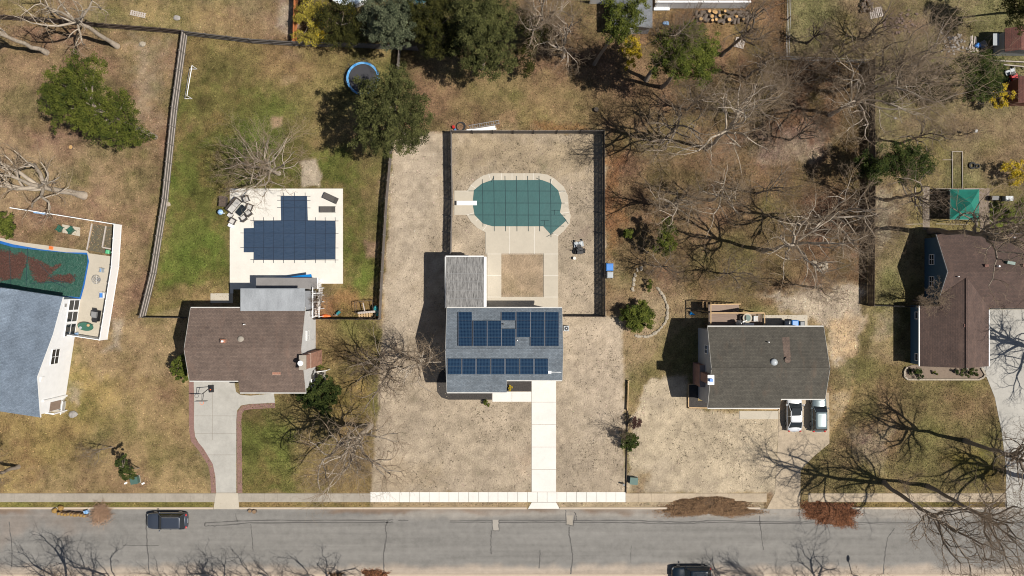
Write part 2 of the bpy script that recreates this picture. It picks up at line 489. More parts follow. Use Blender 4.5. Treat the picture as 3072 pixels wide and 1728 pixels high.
class MB:
    """collects shapes in world coordinates and links them as one mesh"""
    def __init__(self): self.v = []; self.f = []; self.mi = []; self.cur = 0

    def add(self, vs, fs):
        n = len(self.v)
        self.v += [tuple(x) for x in vs]
        self.f += [tuple(i + n for i in f) for f in fs]
        self.mi += [self.cur] * len(fs)
        return self

    def box(self, x0, x1, y0, y1, z0, z1):
        if x0 > x1: x0, x1 = x1, x0
        if y0 > y1: y0, y1 = y1, y0
        return self.add([(x0, y0, z0), (x1, y0, z0), (x1, y1, z0), (x0, y1, z0), (x0, y0, z1), (x1, y0, z1), (x1, y1, z1), (x0, y1, z1)],
                        [(0, 3, 2, 1), (4, 5, 6, 7), (0, 1, 5, 4), (1, 2, 6, 5), (2, 3, 7, 6), (3, 0, 4, 7)])

    def obox(self, c, u, v, w):
        c, u, v, w = map(Vector, (c, u, v, w))
        ps = [c + a * u + b * v + d * w for d in (-1, 1) for a, b in ((-1, -1), (1, -1), (1, 1), (-1, 1))]
        return self.add(ps, [(0, 3, 2, 1), (4, 5, 6, 7), (0, 1, 5, 4), (1, 2, 6, 5), (2, 3, 7, 6), (3, 0, 4, 7)])

    def rbox(self, c, sx, sy, sz, a=0.0):
        """box of full size sx,sy,sz centred in plan on c, standing on c.z, turned by a"""
        ca, sa = math.cos(a), math.sin(a)
        return self.obox(Vector(c) + Vector((0, 0, sz / 2)), (ca * sx / 2, sa * sx / 2, 0), (-sa * sy / 2, ca * sy / 2, 0), (0, 0, sz / 2))

    def prism(self, poly, z0, z1):
        n = len(poly)
        vs = [(p[0], p[1], z0) for p in poly] + [(p[0], p[1], z1) for p in poly]
        return self.add(vs, [tuple(range(n))[::-1], tuple(range(n, 2 * n))] + [(i, (i + 1) % n, n + (i + 1) % n, n + i) for i in range(n)])

    def slab(self, pts, t):
        """thick slab below the given 3d polygon"""
        n = len(pts)
        vs = [tuple(p) for p in pts] + [(p[0], p[1], p[2] - t) for p in pts]
        return self.add(vs, [tuple(range(n)), tuple(range(n, 2 * n))[::-1]] + [(i, n + i, n + (i + 1) % n, (i + 1) % n) for i in range(n)])

    def tube(self, p0, p1, r0, r1=None, n=8, caps=True):
        r1 = r0 if r1 is None else r1
        p0, p1 = Vector(p0), Vector(p1)
        d = (p1 - p0).normalized()
        a = d.cross(Vector((0, 0, 1)))
        if a.length < 1e-3: a = Vector((1, 0, 0))
        a.normalize(); b = d.cross(a)
        vs = []
        for p, r in ((p0, r0), (p1, r1)):
            for i in range(n):
                t = 2 * math.pi * i / n
                vs.append(p + a * (r * math.cos(t)) + b * (r * math.sin(t)))
        fs = [(i, (i + 1) % n, n + (i + 1) % n, n + i) for i in range(n)]
        if caps: fs += [tuple(range(n))[::-1], tuple(range(n, 2 * n))]
        return self.add(vs, fs)

    def path(self, pts, r, n=6):
        for a, b in zip(pts[:-1], pts[1:]): self.tube(a, b, r, r, n)
        return self

    def ell(self, c, rx, ry, rz, nu=14, nv=8, jit=0.0, rnd=None):
        vs = []; c = Vector(c)
        for j in range(nv + 1):
            ph = -math.pi / 2 + math.pi * j / nv
            for i in range(nu):
                t = 2 * math.pi * i / nu
                k = 1 + (rnd.uniform(-jit, jit) if rnd and 0 < j < nv else 0)
                vs.append((c.x + rx * k * math.cos(ph) * math.cos(t), c.y + ry * k * math.cos(ph) * math.sin(t), c.z + rz * k * math.sin(ph)))
        fs = [(j * nu + i, j * nu + (i + 1) % nu, (j + 1) * nu + (i + 1) % nu, (j + 1) * nu + i) for j in range(nv) for i in range(nu)]
        return self.add(vs, fs)

    def disc(self, c, r, z0, z1, n=24, ry=None, a=0.0):
        ry = r if ry is None else ry
        ca, sa = math.cos(a), math.sin(a)
        return self.prism([(c[0] + ca * r * math.cos(t) - sa * ry * math.sin(t), c[1] + sa * r * math.cos(t) + ca * ry * math.sin(t)) for t in [2 * math.pi * i / n for i in range(n)]], z0, z1)

    def ring(self, c, r0, r1, z0, z1, n=32):
        vs = []
        for r, z in ((r0, z0), (r1, z0), (r1, z1), (r0, z1)):
            for i in range(n):
                t = 2 * math.pi * i / n
                vs.append((c[0] + r * math.cos(t), c[1] + r * math.sin(t), z))
        fs = []
        for k in range(4):
            for i in range(n):
                j = (i + 1) % n; k2 = (k + 1) % 4
                fs.append((k * n + i, k * n + j, k2 * n + j, k2 * n + i))
        return self.add(vs, fs)

    def loft(self, rings, caps=True):
        n = len(rings[0]); vs = [p for r in rings for p in r]
        fs = [(j * n + i, j * n + (i + 1) % n, (j + 1) * n + (i + 1) % n, (j + 1) * n + i) for j in range(len(rings) - 1) for i in range(n)]
        if caps: fs += [tuple(range(n))[::-1], tuple(range((len(rings) - 1) * n, len(rings) * n))]
        return self.add(vs, fs)

    def strip(self, pts, w, z, jag=0.0, rnd=None):
        """flat ribbon on the ground along pts"""
        pts = [Vector((p[0], p[1], 0)) for p in pts]
        vs = []
        for i, p in enumerate(pts):
            d = (pts[min(i + 1, len(pts) - 1)] - pts[max(i - 1, 0)]).normalized()
            n_ = Vector((-d.y, d.x, 0)); k = w / 2 * (rnd.uniform(0.6, 1.3) if rnd else 1)
            vs += [(p.x + n_.x * k, p.y + n_.y * k, z), (p.x - n_.x * k, p.y - n_.y * k, z)]
        return self.add(vs, [(2 * i, 2 * i + 1, 2 * i + 3, 2 * i + 2) for i in range(len(pts) - 1)])

    def build(self, name, mat, parent=None, smooth=False, label=None, cat=None, group=None, kind=None, mats=None, bevel=0):
        off = Vector((0, 0, 0)); rz = 0.0
        p = parent
        while p is not None:
            off = off + Vector(p.location); rz += p.rotation_euler.z; p = p.parent
        me = bpy.data.meshes.new(name)
        if parent is None and cat:                      # a thing of one mesh: origin at its base
            a = np.array(self.v); off = Vector(((a[:, 0].min() + a[:, 0].max()) / 2, (a[:, 1].min() + a[:, 1].max()) / 2, a[:, 2].min()))
        vs = self.v
        if parent is None or not parent.get('_local'):
            vs = [(x - off.x, y - off.y, z - off.z) for x, y, z in self.v]
        me.from_pydata(vs, [], self.f)
        me.update()
        ms = mats if mats else [mat]
        for m in ms: me.materials.append(MT[m] if isinstance(m, str) else m)
        if mats: me.polygons.foreach_set('material_index', self.mi)
        if smooth: me.shade_smooth()
        o = bpy.data.objects.new(name, me)
        COL.objects.link(o)
        if parent is not None: o.parent = parent
        elif cat: o.location = off
        if bevel:
            b = o.modifiers.new('bevel', 'BEVEL'); b.width = bevel; b.segments = 2; b.limit_method = 'ANGLE'
        return tag(o, label, cat, group, kind)


def fast_mesh(name, verts, faces, mat, parent=None, tint=None, col=None, off=None):
    """verts (n,3) and faces (m,k) arrays -> object"""
    me = bpy.data.meshes.new(name)
    nv, (nf, k) = len(verts), faces.shape
    v = verts if off is None else verts - np.array(off)
    me.vertices.add(nv); me.vertices.foreach_set('co', np.ascontiguousarray(v, dtype=np.float32).ravel())
    me.loops.add(nf * k); me.loops.foreach_set('vertex_index', np.ascontiguousarray(faces, dtype=np.int32).ravel())
    me.polygons.add(nf)
    me.polygons.foreach_set('loop_start', np.arange(0, nf * k, k, dtype=np.int32))
    me.update(calc_edges=True)
    if tint is not None:
        a = me.attributes.new('tint', 'FLOAT', 'FACE'); a.data.foreach_set('value', np.ascontiguousarray(tint, dtype=np.float32))
    if col is not None:
        a = me.attributes.new('Col', 'FLOAT_COLOR', 'FACE' if len(col) == nf else 'POINT')
        a.data.foreach_set('color', np.ascontiguousarray(np.c_[col, np.ones(len(col))], dtype=np.float32).ravel())
    me.materials.append(MT[mat] if isinstance(mat, str) else mat)
    o = bpy.data.objects.new(name, me)
    COL.objects.link(o)
    if parent is not None: o.parent = parent
    return o


def copy_tree(o, parent=None):
    c = o.copy(); COL.objects.link(c)
    if parent is not None: c.parent = parent
    for ch in list(o.children): copy_tree(ch, c)
    return c


# ------------------------------------------------------------------ noise fields
def vnoise(x, y, scale, seed):
    g = np.random.default_rng(seed).random((256, 256))
    u = (x * scale) % 256; v = (y * scale) % 256
    i = np.floor(u).astype(int); j = np.floor(v).astype(int)
    fu = u - i; fv = v - j
    fu = fu * fu * (3 - 2 * fu); fv = fv * fv * (3 - 2 * fv)
    i2 = (i + 1) % 256; j2 = (j + 1) % 256; i %= 256; j %= 256
    return (g[i, j] * (1 - fu) * (1 - fv) + g[i2, j] * fu * (1 - fv) + g[i, j2] * (1 - fu) * fv + g[i2, j2] * fu * fv)


def fbm(x, y, scale, seed, octs=4):
    s = 0; a = 1; t = 0
    for k in range(octs):
        s = s + a * vnoise(x + 31.7 * k, y - 17.3 * k, scale * 2 ** k, seed + k); t += a; a *= 0.55
    return s / t


def poly_sd(px, py, poly):
    """signed distance (positive inside) in image pixels"""
    d = np.full(px.shape, 1e9); ins = np.zeros(px.shape, bool)
    n = len(poly)
    for i in range(n):
        x0, y0 = poly[i]; x1, y1 = poly[(i + 1) % n]
        ex, ey = x1 - x0, y1 - y0
        t = np.clip(((px - x0) * ex + (py - y0) * ey) / (ex * ex + ey * ey + 1e-9), 0, 1)
        d = np.minimum(d, np.hypot(px - x0 - t * ex, py - y0 - t * ey))
        c = ((y0 > py) != (y1 > py)) & (px < (x1 - x0) * (py - y0) / (y1 - y0 + 1e-12) + x0)
        ins ^= c
    return np.where(ins, d, -d)


SAND = (0.325, 0.272, 0.208)
PALE = (0.385, 0.325, 0.25)
BROWN = (0.195, 0.148, 0.098)
TAN = (0.255, 0.200, 0.138)
YELL = (0.255, 0.205, 0.095)
OLIVE = (0.165, 0.145, 0.070)
GREEN = (0.082, 0.110, 0.028)
LEAF = (0.115, 0.076, 0.050)
RUST = (0.21, 0.115, 0.058)
GREY = (0.29, 0.255, 0.215)
SOIL_AND_SHADOW = (0.075, 0.058, 0.045)
# (polygon, colour, edge softness, edge raggedness, opacity)
REG = [
    ([(-400, -300), (890, -300), (890, 140), (560, 100), (0, 52), (-400, 20)], (0.20, 0.165, 0.105), 8, 10, 1),
    ([(0, 0), (160, 0), (160, 60), (0, 50)], OLIVE, 20, 20, .9),
    ([(340, 0), (640, 0), (740, 90), (560, 95), (420, 80)], YELL, 40, 40, .45),
    ([(-400, 55), (555, 100), (430, 955), (340, 1000), (-400, 900)], BROWN, 3, 2, 1),
    ([(-300, 330), (180, 420), (330, 560), (330, 640), (-300, 620)], TAN, 60, 60, .8),
    ([(390, 120), (500, 130), (470, 420), (430, 330)], GREY, 30, 40, .5),
    ([(-400, 1225), (120, 1235), (220, 1000), (560, 960), (566, 1130), (572, 1300), (630, 1490), (-400, 1490)], (0.245, 0.195, 0.115), 4, 3, 1),
    ([(230, 1120), (370, 1150), (330, 1250), (260, 1330), (20, 1480), (-200, 1480), (-200, 1260), (100, 1250)], YELL, 45, 45, .8),
    ([(300, 900), (430, 960), (560, 960), (560, 1130), (300, 1120), (230, 1020)], TAN, 20, 25, .5),
    ([(330, 955), (372, 965), (355, 1050), (300, 1060), (340, 1030)], GREY, 8, 8, .8),
    ([(205, 1150), (250, 1170), (245, 1220), (205, 1215)], GREY, 12, 14, .7),
    ([(-100, 1280), (40, 1300), (60, 1420), (-60, 1480)], OLIVE, 25, 30, .6),
    ([(560, 105), (1190, 140), (1172, 450), (1140, 955), (760, 955), (690, 880), (430, 950), (470, 640)], (0.150, 0.128, 0.062), 4, 3, 1),
    ([(520, 430), (700, 380), (920, 440), (1165, 440), (1135, 850), (1060, 900), (1035, 560), (690, 560), (690, 860), (560, 880), (470, 860)], GREEN, 25, 30, .85),
    ([(600, 250), (850, 270), (880, 420), (700, 430), (560, 440), (560, 300)], GREEN, 40, 50, .6),
    ([(700, 130), (1000, 170), (980, 300), (760, 250)], (0.21, 0.165, 0.09), 50, 50, .7),
    ([(600, 110), (820, 150), (800, 230), (640, 240)], (0.17, 0.15, 0.07), 40, 40, .5),
    ([(1040, 240), (1170, 150), (1165, 560), (1100, 560)], (0.20, 0.165, 0.09), 40, 40, .6),
    ([(1065, 560), (1150, 560), (1135, 760), (1090, 700)], (0.185, 0.150, 0.085), 20, 25, .75),
    ([(900, 890), (1010, 860), (1138, 900), (1138, 955), (950, 955)], (0.21, 0.13, 0.07), 15, 20, .85),
    ([(560, 860), (690, 830), (640, 930), (560, 910)], (0.28, 0.22, 0.12), 18, 20, .6),
    ([(904, 482), (948, 478), (966, 520), (962, 560), (905, 560)], PALE, 4, 5, .95),
    ([(1098, 720), (1133, 722), (1130, 775), (1100, 770)], (0.26, 0.20, 0.145), 5, 6, .9),
    ([(860, 145), (905, 150), (900, 178), (850, 170)], (0.26, 0.21, 0.13), 8, 8, .7),
    ([(845, 228), (890, 228), (885, 252), (848, 250)], (0.27, 0.215, 0.14), 8, 8, .7),
    ([(816, 352), (850, 350), (848, 382), (820, 384)], (0.25, 0.19, 0.14), 4, 4, .9),
    ([(820, 10), (880, 0), (880, 110), (855, 100)], GREY, 14, 20, .9),
    ([(950, 958), (1145, 958), (1128, 1480), (715, 1480), (725, 1225), (760, 1200), (950, 1165)], (0.150, 0.130, 0.062), 4, 3, 1),
    ([(940, 1160), (1130, 1150), (1122, 1250), (1020, 1290), (960, 1230)], (0.22, 0.17, 0.075), 25, 30, .8),
    ([(725, 1240), (860, 1260), (900, 1480), (722, 1480)], GREEN, 20, 25, .7),
    ([(1120, -300), (2360, -300), (2360, 180), (2600, 185), (2600, 900), (2500, 900), (1880, 960), (1815, 950), (1815, 395), (1180, 395), (1175, 140)], (0.150, 0.112, 0.070), 4, 4, 1),
    ([(1250, 200), (1560, 200), (1780, 330), (1780, 385), (1440, 390), (1300, 330)], (0.20, 0.16, 0.092), 30, 30, .7),
    ([(1540, 320), (1650, 330), (1640, 390), (1550, 390)], OLIVE, 20, 25, .7),
    ([(1490, 330), (1560, 330), (1545, 385), (1485, 385)], (0.25, 0.175, 0.12), 12, 15, .8),
    ([(1600, 365), (1770, 370), (1770, 390), (1600, 388)], RUST, 8, 12, .6),
    ([(1812, 440), (1865, 440), (1850, 560), (1880, 650), (1812, 780)], RUST, 10, 20, .6),
    ([(1815, 840), (1850, 850), (1845, 895), (1815, 900)], RUST, 6, 10, .8),
    ([(2080, 450), (2230, 430), (2200, 560), (2100, 540)], (0.19, 0.13, 0.09), 30, 35, .6),
    ([(2340, 600), (2590, 520), (2590, 860), (2450, 870), (2400, 700)], LEAF, 30, 40, .7),
    ([(2330, 190), (2590, 190), (2590, 480), (2400, 440), (2330, 380)], LEAF, 25, 35, .9),
    ([(1900, 560), (2100, 540), (2260, 560), (2250, 700), (1960, 690)], (0.155, 0.118, 0.070), 40, 50, .6),
    ([(2270, 400), (2480, 400), (2470, 470), (2300, 520)], GREY, 30, 40, .7),
    ([(1815, 780), (1900, 830), (1990, 830), (2090, 900), (2090, 960), (1880, 1130), (1815, 950)], (0.225, 0.18, 0.12), 12, 14, .8),
    ([(1915, 870), (1990, 860), (2000, 950), (1960, 1000), (1910, 1000)], (0.27, 0.225, 0.165), 12, 12, .9),
    ([(2270, 890), (2560, 850), (2600, 880), (2575, 1080), (2490, 1100), (2480, 985), (2400, 960)], PALE, 18, 20, .9),
    ([(2480, 960), (2580, 940), (2570, 1080), (2500, 1070)], (0.46, 0.33, 0.19), 10, 14, .8),
    ([(2520, 1060), (2600, 1070), (2590, 1140), (2520, 1130)], SOIL_AND_SHADOW, 16, 22, .5),
    ([(1878, 1130), (2095, 950), (2095, 1200), (1990, 1290), (1960, 1480), (1880, 1480)], (0.175, 0.148, 0.085), 5, 8, .95),
    ([(1950, 1140), (2062, 1130), (2065, 1232), (2340, 1245), (2345, 1480), (1880, 1480), (1895, 1260), (1920, 1200)], (0.375, 0.315, 0.23), 8, 10, 1),
    ([(1900, 1410), (1950, 1415), (1940, 1475), (1895, 1478)], (0.20, 0.16, 0.10), 10, 12, .6),
    ([(2490, 1190), (2560, 1140), (2640, 1150), (2560, 1270), (2500, 1330)], (0.42, 0.31, 0.17), 20, 22, .7),
    ([(2600, 925), (2960, 920), (2962, 1135), (3000, 1250), (3020, 1480), (2420, 1480), (2400, 1400), (2487, 1330), (2560, 1180)], (0.148, 0.124, 0.068), 10, 8, .95),
    ([(2600, 925), (2700, 925), (2700, 1090), (2620, 1080)], (0.215, 0.18, 0.115), 10, 14, .8),
    ([(2620, 950), (2680, 930), (2690, 1010), (2640, 1020)], GREY, 16, 20, .5),
    ([(2840, 1380), (2940, 1330), (3000, 1420), (2980, 1460)], (0.125, 0.105, 0.03), 20, 25, .7),
    ([(2560, 1280), (2660, 1280), (2640, 1400), (2580, 1380)], GREY, 20, 25, .5),
    ([(2362, -300), (3500, -300), (3500, 700), (2740, 720), (2700, 920), (2625, 920), (2622, 185), (2362, 175)], (0.170, 0.150, 0.092), 4, 4, 1),
    ([(2300, -50), (2362, 0), (2358, 175), (2330, 170), (2300, 90)], (0.125, 0.082, 0.048), 6, 8, .9),
    ([(2620, 560), (2690, 560), (2680, 720), (2630, 740)], (0.33, 0.29, 0.21), 14, 18, .9),
    ([(2690, 410), (2840, 420), (2850, 560), (2700, 560)], OLIVE, 20, 25, .7),
    ([(2730, 560), (3072, 560), (3072, 700), (2730, 700)], (0.17, 0.155, 0.075), 12, 16, .8),
    ([(2968, 610), (3200, 600), (3200, 690), (2968, 690)], (0.10, 0.125, 0.025), 10, 14, .95),
    ([(2790, 570), (2850, 570), (2850, 655), (2790, 655)], SOIL_AND_SHADOW, 4, 5, .9),  # shadow cast by the gazebo canopy, painted into the ground colour
    ([(2500, 60), (2560, 40), (2580, 150), (2500, 170)], (0.16, 0.15, 0.06), 25, 30, .6),
    ([(2650, 30), (2780, 60), (2790, 110), (2680, 100)], (0.17, 0.125, 0.10), 10, 16, .8),
    ([(2830, 95), (2900, 100), (2920, 165), (2840, 165)], (0.18, 0.13, 0.10), 10, 16, .8),
    ([(2300, -80), (1900, -80), (1900, 150), (2300, 170)], (0.185, 0.125, 0.075), 30, 40, .7),
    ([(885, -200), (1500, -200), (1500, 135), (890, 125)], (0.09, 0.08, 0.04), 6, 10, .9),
    # sandy lot of the middle house
    ([(1190, 400), (1350, 395), (1815, 395), (1815, 950), (1868, 955), (1876, 1480), (1112, 1480), (1130, 1270), (1135, 1180), (1146, 956), (1180, 440)], SAND, 4, 5, 1),
    ([(1360, 405), (1800, 405), (1800, 520), (1360, 520)], (0.30, 0.245, 0.165), 30, 30, .6),
    ([(1504, 760), (1631, 760), (1631, 891), (1504, 891)], (0.29, 0.228, 0.168), 4, 4, .9),
    ([(1180, 440), (1340, 440), (1240, 760), (1240, 1000), (1160, 1000)], (0.355, 0.300, 0.235), 30, 30, .6),
    ([(1600, 1320), (1670, 1320), (1640, 1400), (1560, 1440), (1560, 1370)], (0.37, 0.28, 0.20), 25, 30, .5),
    ([(1700, 1010), (1860, 1000), (1870, 1280), (1760, 1280)], (0.38, 0.315, 0.245), 35, 40, .5),
    ([(1130, 1390), (1330, 1390), (1330, 1470), (1130, 1470)], (0.30, 0.245, 0.175), 20, 30, .5),
    # verge strips and the far side of the street
    ([(-400, 1500), (640, 1500), (640, 1527), (-400, 1527)], (0.155, 0.145, 0.055), 2, 1, 1),
    ([(715, 1500), (1111, 1500), (1111, 1527), (715, 1527)], (0.19, 0.15, 0.075), 2, 1, 1),
    ([(1111, 1500), (1580, 1500), (1580, 1527), (1111, 1527)], (0.30, 0.235, 0.15), 2, 2, 1),
    ([(1670, 1500), (2290, 1500), (2290, 1527), (1670, 1527)], (0.32, 0.26, 0.175), 2, 2, 1),
    ([(2420, 1500), (3016, 1500), (3016, 1527), (2420, 1527)], (0.18, 0.14, 0.07), 2, 2, 1),
    ([(-400, 1700), (3500, 1700), (3500, 3000), (-400, 3000)], (0.24, 0.20, 0.13), 3, 2, 1),
]


def axis(lo, hi, step, far):
    a = np.arange(lo, hi + step / 2, step)
    out = [hi]
    d = step
    while out[-1] < far:
        d *= 1.35; out.append(out[-1] + d)
    up = np.array(out[1:])
    return np.concatenate([(lo - (up - hi))[::-1], a, up])


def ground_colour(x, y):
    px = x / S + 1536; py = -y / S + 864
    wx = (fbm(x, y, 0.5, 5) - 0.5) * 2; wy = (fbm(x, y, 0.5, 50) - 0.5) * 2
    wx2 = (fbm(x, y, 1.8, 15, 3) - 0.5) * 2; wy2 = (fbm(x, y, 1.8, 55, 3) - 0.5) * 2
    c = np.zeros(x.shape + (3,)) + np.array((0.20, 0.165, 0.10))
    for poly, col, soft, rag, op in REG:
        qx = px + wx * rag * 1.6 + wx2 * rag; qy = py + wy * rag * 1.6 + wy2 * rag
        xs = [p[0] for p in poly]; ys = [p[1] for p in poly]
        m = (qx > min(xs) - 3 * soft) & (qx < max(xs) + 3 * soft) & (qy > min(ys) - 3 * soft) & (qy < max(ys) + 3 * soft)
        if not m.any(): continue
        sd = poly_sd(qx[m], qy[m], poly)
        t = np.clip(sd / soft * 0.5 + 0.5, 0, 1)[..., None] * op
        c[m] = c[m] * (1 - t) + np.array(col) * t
    # patchiness: greener, yellower, barer spots
    n1 = fbm(x, y, 0.16, 200); n2 = fbm(x, y, 0.45, 300); n3 = fbm(x, y, 1.3, 400)
    sandy = np.clip((c[..., :1] - 0.26) * 14, 0, 1)
    k = (n1 - 0.5) * 0.5 + (n2 - 0.5) * 0.75 + (n3 - 0.5) * 0.8
    c = c * (1 + k[..., None] * (1 - .35 * sandy))
    grn = np.clip((c[..., 1:2] / (c[..., :1] + 1e-6) - .93) * 8, 0, 1)
    t1 = np.clip((fbm(x, y, 0.7, 610) - .5) * 4, 0, 1)[..., None] * .4 * grn
    c = c * (1 - t1) + np.array((0.165, 0.125, 0.06)) * t1
    t3 = np.clip((fbm(x, y, 0.28, 630) - .5) * 4, 0, 1)[..., None] * .4 * sandy
    c = c * (1 - t3) + np.array((0.255, 0.215, 0.170)) * t3
    t4 = np.clip((fbm(x, y, 0.9, 640) - .56) * 7, 0, 1)[..., None] * .38 * sandy
    c = c * (1 - t4) + np.array((0.205, 0.170, 0.125)) * t4
    t2 = np.clip((fbm(x, y, 0.35, 620) - .53) * 5, 0, 1)[..., None] * .45 * (1 - sandy) * (1 - grn)
    c = c * (1 - t2) + np.array((0.115, 0.105, 0.045)) * t2
    c = c * (np.array((1.04, .94, .82)) * (1 - sandy) + np.array((1.13, 1.10, 1.10)) * sandy)
    g = np.clip((fbm(x, y, 0.22, 500) - 0.5) * 5, -1, 1)[..., None] * 0.12
    g = g * np.clip((0.29 - c[..., :1]) * 9, 0, 1)
    c = c * (1 + g * np.array((-1.0, 0.0, -1.2)))
    return np.clip(c, 0.01, 0.8)


gx = axis(-65, 65, 0.25, 900); gy = axis(-38, 38, 0.25, 900)
XX, YY = np.meshgrid(gx, gy, indexing='ij')
gc = ground_colour(XX, YY)
ii, jj = np.meshgrid(np.arange(len(gx) - 1), np.arange(len(gy) - 1), indexing='ij')
ny = len(gy)
gf = np.stack([ii * ny + jj, (ii + 1) * ny + jj, (ii + 1) * ny + jj + 1, ii * ny + jj + 1], -1).reshape(-1, 4)
gv = np.stack([XX, YY, np.zeros_like(XX)], -1).reshape(-1, 3)
tag(fast_mesh('ground', gv, gf, 'ground', col=gc.reshape(-1, 3)), kind='structure')


# ------------------------------------------------------------------ road, curb, pavements
rx = axis(-70, 70, 0.5, 300); ry = np.linspace(Y(1722), Y(1526), 44)
XR, YR = np.meshgrid(rx, ry, indexing='ij')
PYR = -YR / S + 864; PXR = XR / S + 1536
rc = np.zeros(XR.shape + (3,)) + np.array((0.178, 0.170, 0.156))
edge = np.clip((PYR - 1690 + (fbm(XR, YR, 0.6, 70) - .5) * 30) / 20, 0, 1)[..., None]
rc = rc * (1 - edge) + np.array((0.33, 0.275, 0.22)) * edge
up = np.clip((1562 - PYR + (fbm(XR, YR, 0.7, 71) - .5) * 24) / 14, 0, 1)[..., None] * np.clip((PXR - 1090) / 120, 0, 1)[..., None]
rc = rc * (1 - up * .7) + np.array((0.275, 0.25, 0.215)) * up * .7
dirt = np.clip((1546 - PYR + (fbm(XR, YR, 0.8, 72) - .5) * 26) / 10, 0, 1)[..., None] * np.clip((fbm(XR, YR, 0.12, 73) - .42) * 6, 0, 1)[..., None]
rc = rc * (1 - dirt * .9) + np.array((0.17, 0.12, 0.085)) * dirt * .9
lf = np.clip((fbm(XR, YR, 0.25, 74) - .5) * 5, 0, 1)[..., None] * np.clip((400 - PXR) / 200, 0, 1)[..., None]
rc = rc * (1 - lf * .35) + np.array((0.22, 0.16, 0.12)) * lf * .35
ii, jj = np.meshgrid(np.arange(len(rx) - 1), np.arange(len(ry) - 1), indexing='ij')
rf = np.stack([ii * 44 + jj, (ii + 1) * 44 + jj, (ii + 1) * 44 + jj + 1, ii * 44 + jj + 1], -1).reshape(-1, 4)
road = tag(fast_mesh('road', np.stack([XR, YR, np.full_like(XR, 0.006)], -1).reshape(-1, 3), rf, 'road', col=rc.reshape(-1, 3)), kind='structure')


def jag(pts, n, amp, rnd):
    out = []
    for (x0, y0), (x1, y1) in zip(pts[:-1], pts[1:]):
        for i in range(n):
            t = i / n
            out.append((x0 + (x1 - x0) * t + rnd.uniform(-amp, amp), y0 + (y1 - y0) * t + rnd.uniform(-amp, amp)))
    out.append(pts[-1])
    return out


cr = random.Random(3)
CR = [([(28, 1565), (36, 1650), (35, 1700)], 2.2), ([(437, 1542), (441, 1620), (448, 1722)], 2.6), ([(368, 1636), (476, 1637)], 1.6),
      ([(752, 1572), (757, 1620), (759, 1655)], 1.8), ([(707, 1540), (712, 1566)], 1.6), ([(1162, 1565), (1156, 1580), (1160, 1610), (1150, 1665), (1152, 1722)], 3),
      ([(1475, 1592), (1472, 1620), (1474, 1663)], 2.6), ([(1707, 1580), (1707, 1602), (1714, 1640), (1718, 1670), (1712, 1722)], 3),
      ([(1621, 1650), (1617, 1705)], 2.6), ([(2278, 1546), (2281, 1580), (2290, 1650)], 2.2), ([(2683, 1585), (2664, 1612), (2655, 1660), (2650, 1722)], 2.6),
      ([(613, 1577), (616, 1568), (760, 1561), (1150, 1561), (1180, 1560)], 2.6), ([(613, 1577), (650, 1577), (760, 1568), (1150, 1567), (1180, 1567)], 2.6),
      ([(1195, 1561), (1225, 1561)], 2), ([(1350, 1562), (1475, 1561)], 1.8), ([(1350, 1567), (1475, 1567)], 1.6),
      ([(1497, 1561), (1697, 1562)], 2.2), ([(1497, 1567), (1697, 1567)], 2.2), ([(1720, 1562), (1900, 1561), (2040, 1567), (2130, 1562), (2400, 1566)], 2.6),
      ([(1720, 1567), (1900, 1568), (2040, 1571), (2130, 1568), (2400, 1571)], 2.2), ([(2400, 1566), (2560, 1568), (2800, 1566), (3072, 1567)], 2),
      ([(2400, 1571), (2560, 1572), (2800, 1571), (3072, 1572)], 1.6), ([(1697, 1530), (1698, 1575), (1720, 1577), (1722, 1560), (1727, 1540), (1722, 1538)], 2),
      ([(1728, 1543), (1729, 1561)], 2), ([(1893, 1637), (1893, 1690)], 1.4), ([(1476, 1560), (1478, 1592), (1497, 1592), (1497, 1560)], 2)]
for pts, w in CR:
    m = MB(); m.strip([P(*p) for p in jag(pts, 9, 1.1, cr)], w * S * 1.25, 0.011, rnd=cr)
    m.build('pavement_crack', 'crack', road)
m = MB(); m.prism([P(1478, 1559), P(1497, 1559), P(1497, 1591), P(1478, 1591)][::-1], 0.007, 0.0095); m.build('patch', 'patch', road)
m = MB(); m.prism([P(1700, 1546), P(1718, 1546), P(1718, 1576), P(1700, 1576)][::-1], 0.007, 0.0095); m.build('patch', 'conc_old', road)
# faint lengthwise seam

m = MB()
for a, b in ((-1500, 640), (718, 1580), (1680, 2280), (2425, 3016), (3110, 4500)):
    m.box(X(a), X(b), Y(1521.5), Y(1527), 0, 0.11)
m.build('curb', 'curb', kind='structure')
m = MB(); m.box(X(-1500), X(4500), Y(1722), Y(1727), 0, 0.11); m.build('curb', 'curb', kind='structure')


def slabs(name, mat, rects, step, z0=0.0, z1=0.05, gap=0.035, kind='structure', base='joint'):
    m = MB(); b = MB()
    for (x0, y0, x1, y1, ax) in rects:
        n = max(1, round((abs(x1 - x0) if ax == 'x' else abs(y1 - y0)) / step)) if ax else 1
        for i in range(n):
            t0, t1 = i / n, (i + 1) / n
            if ax == 'x':
                m.box(X(x0 + (x1 - x0) * t0) + gap / 2, X(x0 + (x1 - x0) * t1) - gap / 2, Y(y1), Y(y0), z0, z1)
            else:
                m.box(X(x0), X(x1), Y(y0 + (y1 - y0) * t0) - gap / 2, Y(y0 + (y1 - y0) * t1) + gap / 2, z0, z1)
    return m.build(name, mat, kind=kind)


